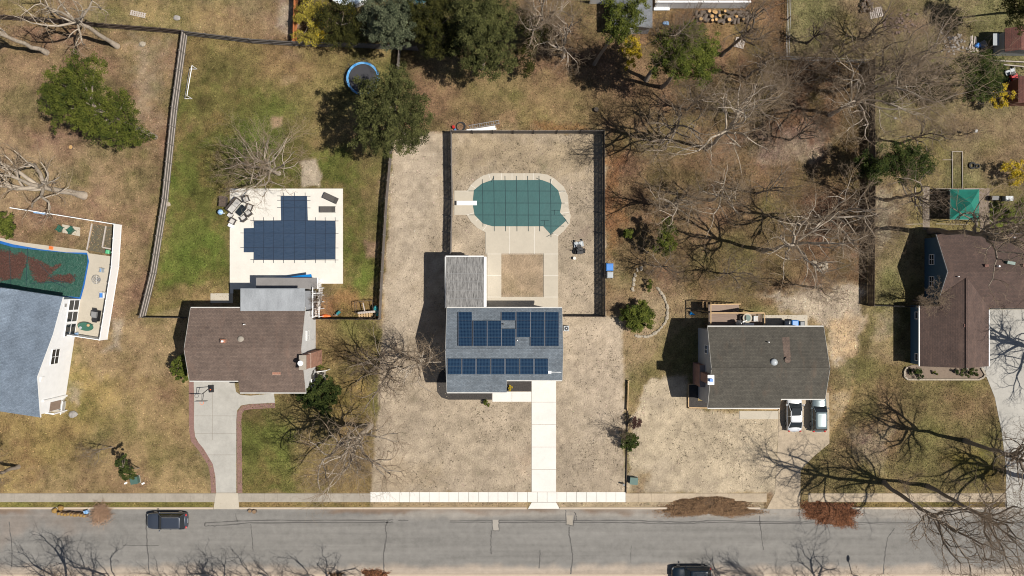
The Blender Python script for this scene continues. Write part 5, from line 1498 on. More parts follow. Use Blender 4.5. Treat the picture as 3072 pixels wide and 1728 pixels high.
def vehicle(name, label, cx, cy, ang, L=4.75, W=1.86, H=1.46, suv=False, pm=None, roofm=None, rear_glass=True, cat='car', rails=False):
    root = thing(name, P(cx, cy, 0), label, cat, rz=ang)
    root['_local'] = 1
    def B(m, n, mat, parent=None, **kw):
        # local coordinates, front = +x
        me = bpy.data.meshes.new(n); me.from_pydata([tuple(v) for v in m.v], [], m.f); me.update()
        me.materials.append(MT[mat] if isinstance(mat, str) else mat)
        if kw.get('smooth'): me.shade_smooth()
        o = bpy.data.objects.new(n, me); COL.objects.link(o); o.parent = parent or root
        if kw.get('sub'):
            s = o.modifiers.new('sub', 'SUBSURF'); s.levels = kw['sub']; s.render_levels = kw['sub']
        return o
    hw = W / 2
    belt = H * (0.62 if suv else 0.64)
    hood = H * (0.66 if suv else 0.60)
    st = [(-L / 2, .30, .55 * belt, .72), (-L / 2 + .05, .24, .86 * belt, .86), (-L / 2 + .35, .2, belt * (1.0 if not suv else 1.05), .96), (-L * .30, .2, belt * 1.02, 1.0), (-L * .1, .2, belt, 1.0), (L * .12, .2, belt, 1.0),
          (L * .24, .2, belt * .98, .99), (L * .33, .2, hood * .97, .97), (L / 2 - .35, .2, hood * .88, .92), (L / 2 - .08, .24, hood * .74, .82), (L / 2, .30, hood * .55, .66)]
    rings = []
    for x, z0, zt, w in st:
        w *= hw
        rings.append([(x, -w * .86, z0), (x, -w, z0 + .14), (x, -w, zt - .2), (x, -w * .93, zt - .05), (x, -w * .5, zt + .015), (x, 0, zt + .03), (x, w * .5, zt + .015), (x, w * .93, zt - .05), (x, w, zt - .2), (x, w, z0 + .14), (x, w * .86, z0)])
    m = MB(); m.loft(rings); B(m, 'body', pm, smooth=True, sub=1)
    # greenhouse
    if suv: b0, b1, t0, t1 = -L / 2 + .22, L * .20, -L / 2 + .55, L * .06
    else: b0, b1, t0, t1 = -L * .40, L * .235, -L * .235, L * .055
    def rr_(x0, x1, w, z, cr=.18, bow=0.0):
        pts = []
        for sx, sy in ((1, 1), (-1, 1), (-1, -1), (1, -1)):
            for k in range(4):
                a = {(1, 1): 0, (-1, 1): 90, (-1, -1): 180, (1, -1): 270}[(sx, sy)] + k * 30
                ccx = (x1 - cr) if sx > 0 else (x0 + cr); ccy = sy * (w - cr)
                pts.append((ccx + cr * math.cos(R(a)) + (bow * (1 - (ccy / w) ** 2)), ccy + cr * math.sin(R(a)), z))
        return pts
    m = MB(); m.loft([rr_(b0, b1, hw * .90, belt - .06), rr_(b0 * .5 + t0 * .5, b1 * .5 + t1 * .5, hw * .84, (belt + H) / 2), rr_(t0, t1, hw * .74, H - .05)]); B(m, 'window_glass', 'glass', smooth=False)
    m = MB(); m.loft([rr_(t0 - .03, t1 + .03, hw * .76, H - .06, .2), rr_(t0 + .02, t1 - .02, hw * .73, H - .015, .2), rr_(t0 + .25, t1 - .25, hw * .5, H, .2)]); B(m, 'roof', roofm or pm, smooth=True)
    for s in (-1, 1):
        for (xa, xb, wa, wb) in ((b1 - .03, t1, .885, .75), (b0 + .03, t0, .885, .75), ((b0 + b1) / 2 - .1, (t0 + t1) / 2, .905, .765)):
            m = MB(); m.tube((xa, s * hw * wa, belt - .04), (xb, s * hw * wb, H - .04), .045, .04, 6); B(m, 'pillar', pm)
        m = MB(); m.ell((b1 - .25, s * (hw + .10), belt + .08), .09, .13, .08, 10, 6); B(m, 'wing_mirror', pm, smooth=True)
        m = MB(); m.ell((L / 2 - .22, s * hw * .66, hood * .66), .16, .2, .08, 10, 6); B(m, 'headlight', 'lid_grey', smooth=True)
        m = MB(); m.ell((-L / 2 + .12, s * hw * .74, belt * .84), .10, .16, .10, 10, 6); B(m, 'taillight', 'red', smooth=True)
        if rails: m = MB(); m.tube((t0 + .15, s * hw * .66, H + .05), (t1 - .1, s * hw * .66, H + .05), .025, .025, 6); m.tube((t0 + .15, s * hw * .66, H - .03), (t0 + .15, s * hw * .66, H + .05), .02); m.tube((t1 - .1, s * hw * .66, H - .03), (t1 - .1, s * hw * .66, H + .05), .02); B(m, 'roof_rail', 'steel')
        for x in (-L * .295, L * .315):
            m = MB(); m.tube((x, s * (hw - .24), .34), (x, s * (hw - .01), .34), .34, .34, 18); w = B(m, 'wheel', 'rubber')
            m = MB(); m.tube((x, s * (hw - .02), .34), (x, s * (hw + .002), .34), .21, .21, 14); B(m, 'rim', 'steel', w)
    m = MB(); m.obox((-L / 2 - .01, 0, belt * .62), (.012, 0, 0), (0, .26, 0), (0, 0, .06)); B(m, 'number_plate', 'lid_grey')
    return root


pw = paint('white_car_paint', (0.70, 0.72, 0.74)); ps = paint('silver_car_paint', (0.13, 0.17, 0.18)); pd = paint('dark_blue_grey_paint', (0.045, 0.055, 0.075)); pb = paint('black_blue_paint', (0.008, 0.016, 0.024)); pg_ = paint('dark_glass_roof', (.012, .013, .016), .08)
c1 = vehicle('parked_car', 'white sedan with a dark sunroof parked at the garage of the dark-roofed house', 2377, 1233, R(90), 4.8, 1.84, 1.45, False, pw)
m = MB(); me_pts = [(-.35, -.55, 1.456), (.55, -.55, 1.456), (.55, .55, 1.456), (-.35, .55, 1.456)]; m.add(me_pts + [(x, y, z - .02) for x, y, z in me_pts], [(0, 1, 2, 3), (7, 6, 5, 4), (0, 4, 5, 1), (1, 5, 6, 2), (2, 6, 7, 3), (3, 7, 4, 0)])
me = bpy.data.meshes.new('sunroof'); me.from_pydata(m.v, [], m.f); me.materials.append(MT['glass']); so = bpy.data.objects.new('sunroof', me); COL.objects.link(so); so.parent = c1
vehicle('parked_car', 'silver grey hatchback parked right of the white sedan', 2450, 1237, R(90), 4.55, 1.80, 1.58, True, ps)
vehicle('parked_car', 'dark blue grey sport utility car with roof rails parked at the curb', 509, 1557, R(180), 4.9, 1.98, 1.72, True, pd, rails=True)
vehicle('parked_car', 'black sport utility car cut by the bottom edge on the far side of the street', 2070, 1716, R(180), 4.75, 1.9, 1.70, True, pb)

# riding mower in the middle yard
def mower(px, py, a, label, bodym, seatm, name='riding_mower'):
    o = thing(name, P(px, py), label, 'mower'); c = P(px, py); ca, sa = math.cos(a), math.sin(a)
    L = lambda x, y, z: c + Vector((ca * x - sa * y, sa * x + ca * y, z))
    m = MB(); m.rbox(L(0, -.45, .3), .75, .75, .45, a); m.build('engine_cover', bodym, o)
    m = MB(); m.rbox(L(0, .35, .12), 1.15, .6, .14, a); m.build('cutting_deck', 'lid_grey', o)
    m = MB(); m.rbox(L(0, .05, .55), .5, .45, .1, a); m.rbox(L(0, -.17, .6), .5, .08, .35, a); m.build('seat', seatm, o)
    m = MB(); m.tube(L(.3, .05, .5), L(.25, .75, .95), .03); m.tube(L(-.3, .05, .5), L(-.25, .75, .95), .03); m.build('control_lever', 'white_paint', o)
    m = MB(); m.tube(L(.32, -.5, .3), L(.32, -.5, 1.6), .03); m.tube(L(-.32, -.5, .3), L(-.32, -.5, 1.6), .03); m.tube(L(.32, -.5, 1.6), L(-.32, -.5, 1.6), .03); m.build('roll_bar', 'black_plastic', o)
    for sx in (-1, 1):
        m = MB(); m.tube(L(sx * .42, -.5, .28), L(sx * .62, -.5, .28), .28, .28, 14); m.build('wheel', 'rubber', o)
        m = MB(); m.tube(L(sx * .40, .8, .15), L(sx * .50, .8, .15), .15, .15, 12); m.build('wheel', 'rubber', o)
    return o
mower(1737, 742, R(8), 'riding mower with black seat and white levers parked on the sand by the pool', 'black_plastic', 'black_plastic')
mower(3030, 226, R(20), 'bright red garden tractor beside the rust roofed shed', 'red', 'black_plastic', 'garden_tractor')
bk = thing('bucket', P(1723, 775), 'white bucket on the sand below the riding mower', 'bucket')
m = MB(); m.tube(P(1723, 775, 0), P(1723, 775, .38), .15, .18, 14); m.build('body', 'white_paint', bk)
m = MB(); m.disc(P(1723, 775), .19, .385, .41, 14); m.build('lid', 'conc_white', bk)

# utility boxes
def ubox(px, py, a, label, w=.9, d=.8, h=.75):
    o = thing('utility_box', P(px, py), label, 'utility box'); c = P(px, py)
    m = MB(); m.rbox(c, w + .15, d + .15, .08, a); m.build('pad', 'conc_old', o)
    m = MB(); m.rbox(c + Vector((0, 0, .08)), w, d, h - .1, a); m.build('cabinet', 'green_box', o)
    m = MB(); m.rbox(c + Vector((0, 0, h - .02)), w * 1.05, d * 1.05, .06, a); m.build('lid', 'green_box', o)
ubox(1899, 1439, R(-5), 'green utility box beside the lot line near the new sidewalk')
ubox(410, 1438, R(10), 'green utility box beside the spindly evergreen in the left front yard', .85, .8, .7)
sp = thing('utility_pedestal', P(1869, 1450), 'short pale utility pedestal left of the green utility box', 'utility pedestal'); m = MB(); m.rbox(P(1869, 1450), .16, .16, .75); m.build('body', 'lid_grey', sp); m = MB(); m.rbox(P(1869, 1450, .75), .2, .2, .06); m.build('cap', 'grey_plastic', sp)
for px, py, lb in ((378, 1449, 'small white valve cover left of the left front green utility box'), (430, 1450, 'small white valve cover right of the left front green utility box')):
    m = MB(); m.rbox(P(px, py), .35, .2, .12, R(25)); m.build('valve_cover', 'white_paint', label=lb, cat='valve cover', bevel=.02)

# trampoline
tr = thing('trampoline', P(1090, 237), 'round trampoline with a blue edge pad and a black safety net', 'trampoline')
tc = P(1093, 241)
m = MB(); m.disc(tc, 1.70, .86, .88, 40); m.build('jumping_mat', 'black_net_mat', tr)
m = MB(); m.ring(tc, 1.72, 1.98, .87, .93, 48); m.build('edge_pad', 'tramp_pad', tr)
for k in range(6):
    a = 2 * math.pi * k / 6 + .3
    d = Vector((math.cos(a), math.sin(a), 0))
    m = MB(); m.tube(tc + d * 1.95, tc + d * 1.95 + Vector((0, 0, .88)), .03, n=6); m.build('leg', 'steel', tr)
    m = MB(); m.tube(tc + d * 2.06 + Vector((0, 0, .5)), tc + d * 2.02 + Vector((0, 0, 2.6)), .028, n=6); m.build('net_pole', 'black_plastic', tr)
m = MB()
N = 60
for k in range(N):
    a = 2 * math.pi * k / N; d = Vector((math.cos(a), math.sin(a), 0)); m.tube(tc + d * 1.97 + Vector((0, 0, .93)), tc + d * 1.97 + Vector((0, 0, 2.5)), .006, n=3, caps=False)
for z in (1.1, 1.5, 1.9, 2.3, 2.5):
    for k in range(N):
        a = 2 * math.pi * k / N; b = 2 * math.pi * (k + 1) / N
        m.tube(tc + Vector((1.97 * math.cos(a), 1.97 * math.sin(a), z)), tc + Vector((1.97 * math.cos(b), 1.97 * math.sin(b), z)), .008, n=3, caps=False)
m.build('safety_net', 'net', tr)

# soccer goal
sg = thing('soccer_goal', P(584, 245), 'white soccer goal frame against the long grey fence', 'soccer goal')
a, b = P(591, 207), P(576, 296); back = Vector((-.9, .0, 0)); zh = Vector((0, 0, 1.5))
m = MB(); m.tube(a, a + zh, .04); m.tube(b, b + zh, .04); m.tube(a + zh, b + zh, .045); m.build('front_frame', 'white_paint', sg)
m = MB(); m.tube(a + back, b + back, .035); m.tube(a, a + back, .035); m.tube(b, b + back, .035); m.tube(a + zh, a + back, .03); m.tube(b + zh, b + back, .03); m.build('back_frame', 'white_paint', sg)

# basketball hoop on the left driveway
bh = thing('basketball_hoop', P(634, 1166), 'portable basketball hoop with a black base on the curved driveway', 'basketball hoop')
m = MB(); m.loft([[P(625, 1154, 0), P(642, 1154, 0), P(643, 1177, 0), P(627, 1178, 0)], [P(627, 1156, .25), P(640, 1156, .25), P(641, 1174, .25), P(629, 1175, .25)]]); m.build('base', 'black_plastic', bh)
m = MB(); c = P(634, 1168, .25); m.disc(c, .07, .25, .3, 12); m.build('fill_cap', 'orange', bh)
pt = P(635, 1172, 3.0)
m = MB(); m.path([P(634, 1160, .2), P(635, 1170, 2.4), pt], .05); m.tube(pt, P(635, 1190, 3.05), .035); m.tube(P(635, 1170, 2.4), P(635, 1190, 2.8), .03); m.build('pole', 'black_plastic', bh)
m = MB(); m.box(X(635) - .68, X(635) + .68, Y(1191) - .03, Y(1191), 2.9, 3.7); m.build('backboard', 'grey_plastic', bh)
m = MB(); rcx = P(635, 1197); m.ring((rcx.x, rcx.y), .21, .24, 3.03, 3.06, 20); m.build('rim', 'orange', bh)

# pool-side furniture of the navy pool
an = R(50)
def sofa(px, py, a, label):
    o = thing('outdoor_sofa', P(px, py, .06), label, 'sofa'); c = P(px, py, .06); ca, sa = math.cos(a), math.sin(a)
    L = lambda x, y, z: c + Vector((ca * x - sa * y, sa * x + ca * y, z))
    m = MB(); m.rbox(L(0, 0, .2), 1.75, .8, .12, a); m.build('seat_frame', 'wicker', o)
    m = MB(); m.rbox(L(0, .43, .1), 1.9, .12, .65, a); m.build('backrest', 'wicker', o)
    for s in (-1, 1):
        m = MB(); m.rbox(L(s * .93, -.04, .08), .1, .82, .5, a); m.build('armrest', 'wicker', o)
        m = MB(); m.rbox(L(s * .44, -.04, .325), .82, .66, .13, a); m.build('cushion', 'cushion', o)
        for t in (-1, 1): m = MB(); m.rbox(L(s * .84, t * .36, 0), .06, .06, .2, a); m.build('leg', 'wicker', o)
sofa(706, 618, R(50), 'two seat wicker sofa with pale cushions beside the navy pool')
ct = thing('coffee_table', P(726, 632, .06), 'long dark coffee table between the wicker sofa and the armchairs', 'table')
c = P(727, 632, .06); m = MB(); m.rbox(c + Vector((0, 0, .36)), 1.25, .72, .05, an); m.build('tabletop', 'glass', ct)
m = MB(); m.rbox(c, 1.1, .55, .35, an); m.build('base', 'wicker', ct)
for px, py, a, lb in ((742, 598, 200, 'wicker armchair nearest the bare tree by the navy pool'), (753, 622, 160, 'wicker armchair second from the bare tree by the navy pool'), (750, 641, 35, 'wicker armchair nearest the navy cover with its cushion turned'), (735, 656, 35, 'wicker armchair at the foot of the dark coffee table'), (702, 664, 150, 'wicker armchair next to the white ottoman')):
    chair(px, py, .06, R(a), lb, s=.72)
st_ = thing('side_table', P(694, 645, .06), 'small square pale topped table between sofa and blue sphere', 'table')
m = MB(); m.rbox(P(694, 646, .06), .5, .5, .38, an); m.build('base', 'wicker', st_); m = MB(); m.rbox(P(694, 646, .445), .56, .56, .04, an); m.build('tabletop', 'cushion', st_)
m = MB(); m.rbox(P(694, 677, .06), .62, .42, .36, R(-25)); m.build('ottoman', 'white_paint', label='white ottoman at the lawn corner of the navy pool deck', cat='ottoman', bevel=.08)
bb = thing('kettle_grill', P(668, 638), 'shiny blue round kettle grill on the lawn beside the wicker sofa', 'grill')
m = MB(); m.ell(P(668, 638, .75), .34, .34, .3, 20, 12); m.build('bowl', 'ceramic_blue', bb, smooth=True)
for k in range(3):
    a = k * 2.09; p = P(668, 638); m = MB(); m.tube(p + Vector((.32 * math.cos(a), .32 * math.sin(a), 0)), p + Vector((.15 * math.cos(a), .15 * math.sin(a), .6)), .02); m.build('leg', 'steel', bb)
m = MB(); m.tube(P(676, 641, .8), P(682, 643, .8), .04, .02); m.build('handle', 'white_paint', bb)
dx = thing('storage_box', P(674, 606), 'black storage box on the lawn corner above the blue kettle grill', 'storage box')
m = MB(); m.rbox(P(674, 606), .75, 1.2, .75, R(-4)); m.build('box', 'wicker', dx); m = MB(); m.rbox(P(674, 606, .76), .8, 1.25, .06, R(-4)); m.build('lid', 'wood_brown', dx)


def lounger(px, py, a, label):
    o = thing('sun_lounger', P(px, py, .06), label, 'sun lounger', 'sun loungers on the navy pool deck'); c = P(px, py, .06); ca, sa = math.cos(a), math.sin(a)
    L = lambda x, y, z: c + Vector((ca * x - sa * y, sa * x + ca * y, z))
    m = MB(); m.rbox(L(-.2, 0, .28), 1.45, .64, .05, a); m.build('seat', 'lounger_fab', o)
    m = MB(); p0, p1 = L(.55, 0, .31), L(.98, 0, .42); m.obox((p0 + p1) / 2, (p1 - p0) / 2, Vector((-sa, ca, 0)) * .32, (0, 0, .025)); m.build('backrest', 'lounger_fab', o)
    for s in (-1, 1):
        m = MB(); m.rbox(L(.0, s * .35, .2), 1.95, .04, .05, a); m.build('frame_rail', 'black_plastic', o)
        for x in (-.75, .6): m = MB(); m.rbox(L(x, s * .33, 0), .05, .05, .24, a); m.build('leg', 'black_plastic', o)
lounger(993, 595, R(-25), 'dark sun lounger set at an angle on the pool deck')
lounger(984, 629, R(0), 'dark sun lounger lying parallel to the pool deck edge')

# clutter at the fence right of the brown house
cl = thing('crate_frame', P(1105, 930), 'large rusty metal cage frame leaning by the cluttered fence', 'frame')
m = MB()
q = [P(1068, 906), P(1120, 900), P(1124, 935), P(1070, 938)]; z1 = Vector((0, 0, .9))
for i in range(4):
    m.tube(q[i], q[i] + z1, .035); m.tube(q[i], q[(i + 1) % 4], .035); m.tube(q[i] + z1, q[(i + 1) % 4] + z1, .035)
m.build('frame', 'wood_brown', cl)
m = MB(); m.obox(P(1096, 920, .95), (P(1099, 932) - P(1094, 908)) / 2, (.06, 0, 0), (0, 0, .02)); m.build('slat', 'wood_rail', cl)
def pallet(px, py, a, label, w=1.2, d=1.0, mat='wood_rail', z=0.0, n=7, tilt=0):
    o = thing('pallet', P(px, py, z), label, 'pallet'); c = P(px, py, z); ca, sa = math.cos(a), math.sin(a)
    L = lambda x, y, zz: c + Vector((ca * x - sa * y, sa * x + ca * y, zz))
    m = MB()
    for k in range(n): m.rbox(L(-w / 2 + w * (k + .5) / n, 0, .11), w / n * .62, d, .02, a)
    m.build('deck_boards', mat, o)
    m = MB()
    for y in (-d / 2 + .05, 0, d / 2 - .05): m.rbox(L(0, y, .01), w, .08, .095, a)
    m.build('stringers', mat, o)
    return o
pallet(1102, 945, R(4), 'worn wooden pallet lying by the rusty cage frame', 2.2, .7, 'lumber')
pallet(1104, 936, R(5), 'pale grey slatted gate lying on the rusty cage frame', 2.1, .25, 'wood_rail', .95)
pallet(2627, 39, R(12), 'pale pallet beside the firewood heap at the top', 1.6, 1.2)
pallet(2948, 134, R(30), 'brown pallet leaning at the plank stack', .9, .8, 'wood_rail')
pallet(2218, 130, R(-15), 'striped wooden pallet under the bare tree near the cut logs', 1.2, 1.2, 'wood_rail', .1)
pallet(57 + 358, 43, R(-12), 'pile of pale boards behind the left back fence', 1.9, .6, 'wood_rail')
tj = MB(); 
for k in range(7): tj.ell(P(1131 + rng.uniform(-6, 6), 935 + rng.uniform(-12, 12), .3 + .1 * k), .28, .3, .22, 8, 6, .2, rng)
tj.build('plastic_bag_heap', 'teal_junk', label='heap of teal plastic bags in the fence corner right of the rusty cage', cat='bags')
kj = thing('kayak', P(976, 949), 'small orange kayak lying along the fence beside the brown house', 'kayak')
m = MB(); m.loft([[(X(961) + 1.28 * t * 1.0 + 0, Y(949) + math.cos(a) * .26 * math.sin(math.pi * min(max(t, .04), .97)) ** .6, .18 + math.sin(a) * .17 * math.sin(math.pi * min(max(t, .04), .97)) ** .6) for a in [2 * math.pi * i / 10 for i in range(10)]] for t in [0, .1, .25, .5, .75, .9, 1.0]]); m.build('hull', 'orange', kj, smooth=True)
m = MB(); m.disc((X(961) + .6, Y(949)), .25, .34, .36, 14, ry=.13); m.build('cockpit', 'orange', kj)
bc = thing('garden_cart', P(1015, 940), 'small grey and teal garden cart by the cluttered fence', 'cart')
m = MB(); m.rbox(P(1018, 938, .35), .5, .3, .2, R(40)); m.build('tub', 'teal_junk', bc); m = MB(); m.tube(P(1010, 946, .25), P(1010, 943, .25), .25, .25, 14); m.build('wheel', 'grey_plastic', bc); m = MB(); m.path([P(1011, 947, .2), P(1018, 938, .4), P(1026, 928, .7)], .025); m.build('handle', 'steel', bc)

# ladder, white pipes and hose behind the pool yard
ld = thing('ladder', P(1452, 375), 'aluminium ladder lying on the grass behind the pool yard fence', 'ladder')
a, b = P(1407, 382, .08), P(1498, 366, .08); d = (b - a); nn = Vector((-d.y, d.x, 0)).normalized() * .2
for s in (-1, 1): m = MB(); m.tube(a + nn * s, b + nn * s, .035, n=6); m.build('side_rail', 'steel', ld)
for k in range(13): m = MB(); p = a + d * ((k + .5) / 13); m.tube(p - nn, p + nn, .025, n=6); m.build('rung', 'steel', ld)
for k, (p, q, lb) in enumerate((((1395, 394), (1486, 380), 'white plastic pipe lying nearest the ladder'), ((1400, 391), (1489, 387), 'white plastic pipe lying nearest the pool yard fence'))):
    m = MB(); m.tube(P(*p, .13), P(*q, .13), .12, .13, 12); m.build('pipe', 'white_paint', label=lb, cat='pipe')
hs = MB(); c = P(1381, 380)
for t in range(3): hs.ring((c.x + .05 * t, c.y), .42 + .04 * t, .48 + .04 * t, .02 + .05 * t, .07 + .05 * t, 24)
hs.build('hose_coil', 'black_plastic', label='black hose coiled at the left end of the ladder', cat='hose')
m = MB(); m.rbox(P(1361, 382), .3, .35, .35, .3); m.build('fuel_can', 'red', label='small red and blue can left of the hose coil', cat='can', bevel=.03)
for (px, py, lb, mt, s) in ((1366, 390, 'small blue jug just below the red can', 'blue_bin', .22),):
    m = MB(); m.rbox(P(px, py), s, s, .3, .5); m.build('jug', mt, label=lb, cat='jug', bevel=.03)

# left yard: chairs, table, grill
m = MB(); m.prism([P(*p) for p in [(187, 673), (241, 683), (240, 709), (188, 698)]][::-1], 0, .05); m.build('paver_pad', 'conc_tan', kind='structure')
chair(184, 686, .0, R(60), 'dark green adirondack chair at the left end of the paver pad', 'green_plastic', None, .7)
chair(218, 691, .05, R(40), 'dark green adirondack chair in the middle of the paver pad', 'green_plastic', None, .75)
be = thing('bed_edging', P(290, 710), 'timber edging of the empty bed inside the white vinyl fence', 'edging')
for (x0, y0, x1, y1) in ((277, 671, 262, 749), (319, 678, 308, 742), (308, 742, 340, 748)):
    m = MB(); p, q = P(x0, y0, .07), P(x1, y1, .07); dd = (q - p) / 2; m.obox((p + q) / 2, dd, Vector((-dd.y, dd.x, 0)).normalized() * .07, (0, 0, .07)); m.build('edging_board', 'wood_rail', be)
m = MB(); m.prism([P(*p) for p in [(281, 672), (342, 682), (334, 764), (266, 751)]][::-1], 0, .012); m.build('bare_bed', M('bare_bed_soil', (0.10, 0.085, 0.055), .35, 4, bump=.03), kind='structure')
wt = thing('wire_table', P(299, 839), 'round white wire table on the left pool patio', 'table')
m = MB(); c = P(298, 839); m.ring((c.x, c.y), .48, .52, .68, .71, 28); m.ring((c.x, c.y), .25, .28, .68, .71, 20)
for k in range(8): a = k * math.pi / 4; m.tube((c.x, c.y, .69), (c.x + .5 * math.cos(a), c.y + .5 * math.sin(a), .69), .015)
m.build('tabletop', 'steel', wt); m = MB(); m.tube((c.x, c.y, .05), (c.x, c.y, .68), .03); m.disc(c, .2, .05, .08); m.build('pedestal', 'steel', wt)
chair(311, 811, .05, R(85), 'pale blue folding chair above the white wire table', 'lid_grey', 'ceramic_blue', .5)
chair(313, 886, .05, R(90), 'white framed blue deck chair near the white vinyl fence', 'white_paint', 'blue_bin', .7)
gr = thing('gas_grill', P(296, 947), 'black gas grill standing by the white vinyl fence', 'grill')
m = MB(); m.rbox(P(296, 947, .1), .6, 1.3, .75, R(-8)); m.build('cabinet', 'black_plastic', gr)
m = MB(); m.rbox(P(296, 943, .86), .62, .7, .3, R(-8)); m.build('hood', 'grey_plastic', gr)
m = MB(); m.rbox(P(296, 930, .86), .55, .35, .04, R(-8)); m.rbox(P(295, 962, .86), .55, .35, .04, R(-8)); m.build('side_shelf', 'black_plastic', gr)
for sx in (-1, 1):
    for sy in (-1, 1): m = MB(); m.tube(P(296 + sx * 5, 947 + sy * 12, .07), P(297 + sx * 5, 947 + sy * 12, .07), .06, n=8); m.build('wheel', 'rubber', gr)
ot = thing('patio_table', P(266, 979), 'dark green oval patio table with a yellow cloth bag on it', 'table')
c = P(266, 979); m = MB(); m.disc(c, .95, .68, .72, 28, ry=.5, a=R(-8)); m.build('tabletop', 'green_plastic', ot)
for sx in (-1, 1):
    for sy in (-1, 1): m = MB(); m.rbox(P(266 + sx * 14, 979 + sy * 6), .06, .06, .68); m.build('leg', 'green_plastic', ot)
m = MB(); m.ell(P(275, 975, .80), .2, .18, .09, 10, 6); m.build('cloth_bag', 'lumber', label='yellow cloth bag lying on the oval green table', cat='bag')
m = MB(); m.ell(P(251, 982, .76), .2, .16, .05, 10, 6); m.build('tray', 'lid_grey', label='pale tray on the left end of the oval green table', cat='tray')
um = thing('patio_umbrella', P(226, 1006), 'closed blue umbrella lying by the big windows of the left house', 'umbrella')
m = MB(); m.tube(P(213, 1008, .5), P(240, 1001, .35), .05, .24, 8); m.build('canopy', 'ceramic_blue', um); m = MB(); m.tube(P(207, 1009, .55), P(213, 1008, .5), .025); m.build('pole', 'steel', um)
m = MB(); m.rbox(P(155, 744, .07), .5, .38, .12, R(-8)); m.build('float', 'orange', label='small orange red float on the deck edge above the green tarp', cat='float', bevel=.03)
# blue liner end crumpled
m = MB(); 
for k in range(5): m.ell(P(197 + 5 * k, 897 + 1.5 * k, .1), .28, .15, .1, 8, 5, .3, rng)
m.build('tarp', 'lining_blue', label='crumpled blue tarp end spilling from the green tarp pool', cat='tarp')
m = MB(); m.rbox(P(135, 641, .9), 1.6, .25, .1, R(-8)); m.rbox(P(135, 641, 0), .1, .1, .9, 0); m.build('blue_shelf', 'ceramic_blue', label='faded blue board fixed on the back corner of the white vinyl fence', cat='board')

# gazebo
gz = thing('gazebo', P(2880, 620), 'gazebo with a square green fabric canopy', 'gazebo')
c = G(2909, 611, 3.0); q = [G(2851, 568, 2.2), G(2938, 568, 2.2), G(2937, 659, 2.2), G(2850, 658, 2.2)]
cc = Vector((sum(p.x for p in q) / 4, sum(p.y for p in q) / 4, 3.5))
m = MB()
K = 10
for i in range(4):
    a, b = q[i], q[(i + 1) % 4]; n0 = len(m.v); vs = []; fs = []
    for j in range(K + 1):
        t = j / K
        for s in range(K + 1):
            u = s / K; e = a.lerp(b, u); p = e.lerp(cc, t); p.z -= .28 * math.sin(math.pi * u) * (1 - t) * .6 * math.sin(math.pi * (t * .8 + .1)); vs.append(p)
    for j in range(K):
        for s in range(K): fs.append((j * (K + 1) + s, (j + 1) * (K + 1) + s, (j + 1) * (K + 1) + s + 1, j * (K + 1) + s + 1))
    m.add(vs, fs)
m.build('canopy', 'canopy', gz)
for p in q:
    m = MB(); m.tube((p.x * .998, p.y * .99, 0), (p.x * .998, p.y * .99, 2.2), .05, n=6); m.build('post', 'green_box', gz)
m = MB()
for i in range(4): m.tube(q[i] - Vector((0, 0, .04)), q[(i + 1) % 4] - Vector((0, 0, .04)), .03, n=6)
m.build('eave_frame', 'green_box', gz)
m = MB(); m.prism([P(2845, 565), P(2968, 565), P(2968, 695), P(2940, 695), P(2940, 655), P(2845, 655)][::-1], 0, .04); m.build('brick_patio', M('brown_pavers', (0.19, 0.145, 0.11), .3, 5), kind='structure')
m = MB(); m.prism([P(2768, 560), P(2789, 560), P(2789, 690), P(2768, 690)][::-1], 0, .03); m.build('garden_path', M('garden_path_pavers', (0.20, 0.16, 0.125), .3, 5), kind='structure')
ge = thing('garden_edging', P(2870, 560), 'low white garden edging laid out around the green gazebo', 'edging')
for (x0, y0, x1, y1) in ((2855, 456, 2856, 566), (2885, 456, 2886, 566), (2854, 455, 2886, 455), (2828, 480, 2855, 480), (2802, 567, 2852, 567), (2890, 567, 2948, 567), (2806, 672, 2902, 673), (2742, 616, 2789, 616), (2744, 561, 2746, 620), (2716, 673, 2768, 672)):
    m = MB(); p, q_ = P(x0, y0, .1), P(x1, y1, .1); dd = (q_ - p) / 2; m.obox((p + q_) / 2, dd, Vector((-dd.y, dd.x, 0)).normalized() * .022, (0, 0, .06)); m.build('edging_board', 'wood_rail', ge)
for px, py, r, lb in ((2915, 497, .42, 'dark tyre ring lying left in the grass above the gazebo'), (2930, 499, .3, 'smaller dark ring right of the tyre above the gazebo')):
    m = MB(); m.ring(P(px, py), r * .55, r, 0, .2, 24); m.build('tyre', 'rubber', label=lb, cat='tyre')
m = MB(); m.rbox(P(2975, 596, .0), .9, .55, .8, 0); m.build('storage_cabinet', 'black_plastic', label='black cabinet on the patch right of the gazebo', cat='cabinet', bevel=.04)
m = MB(); m.rbox(P(3018, 597, .0), .95, .6, .7, 0); m.build('storage_cabinet', 'lid_grey', label='pale grey cabinet right of the black cabinet', cat='cabinet', bevel=.04)
m = MB(); m.rbox(P(3068, 692, .0), .6, .9, 1.8, 0); m.build('tank', 'white_paint', label='white box standing at the back wall of the house with blue siding', cat='box', bevel=.04)
for px, py, lb in ((2375 + 527, 402, 'white square nest box on a post right of the bare sapling'),):
    nb_ = thing('nest_box', P(px, py), lb, 'nest box'); m = MB(); m.rbox(P(px, py, 1.6), .3, .3, .3); m.build('box', 'white_paint', nb_); m = MB(); m.tube(P(px, py), P(px, py, 1.6), .04); m.build('post', 'wood_brown', nb_)
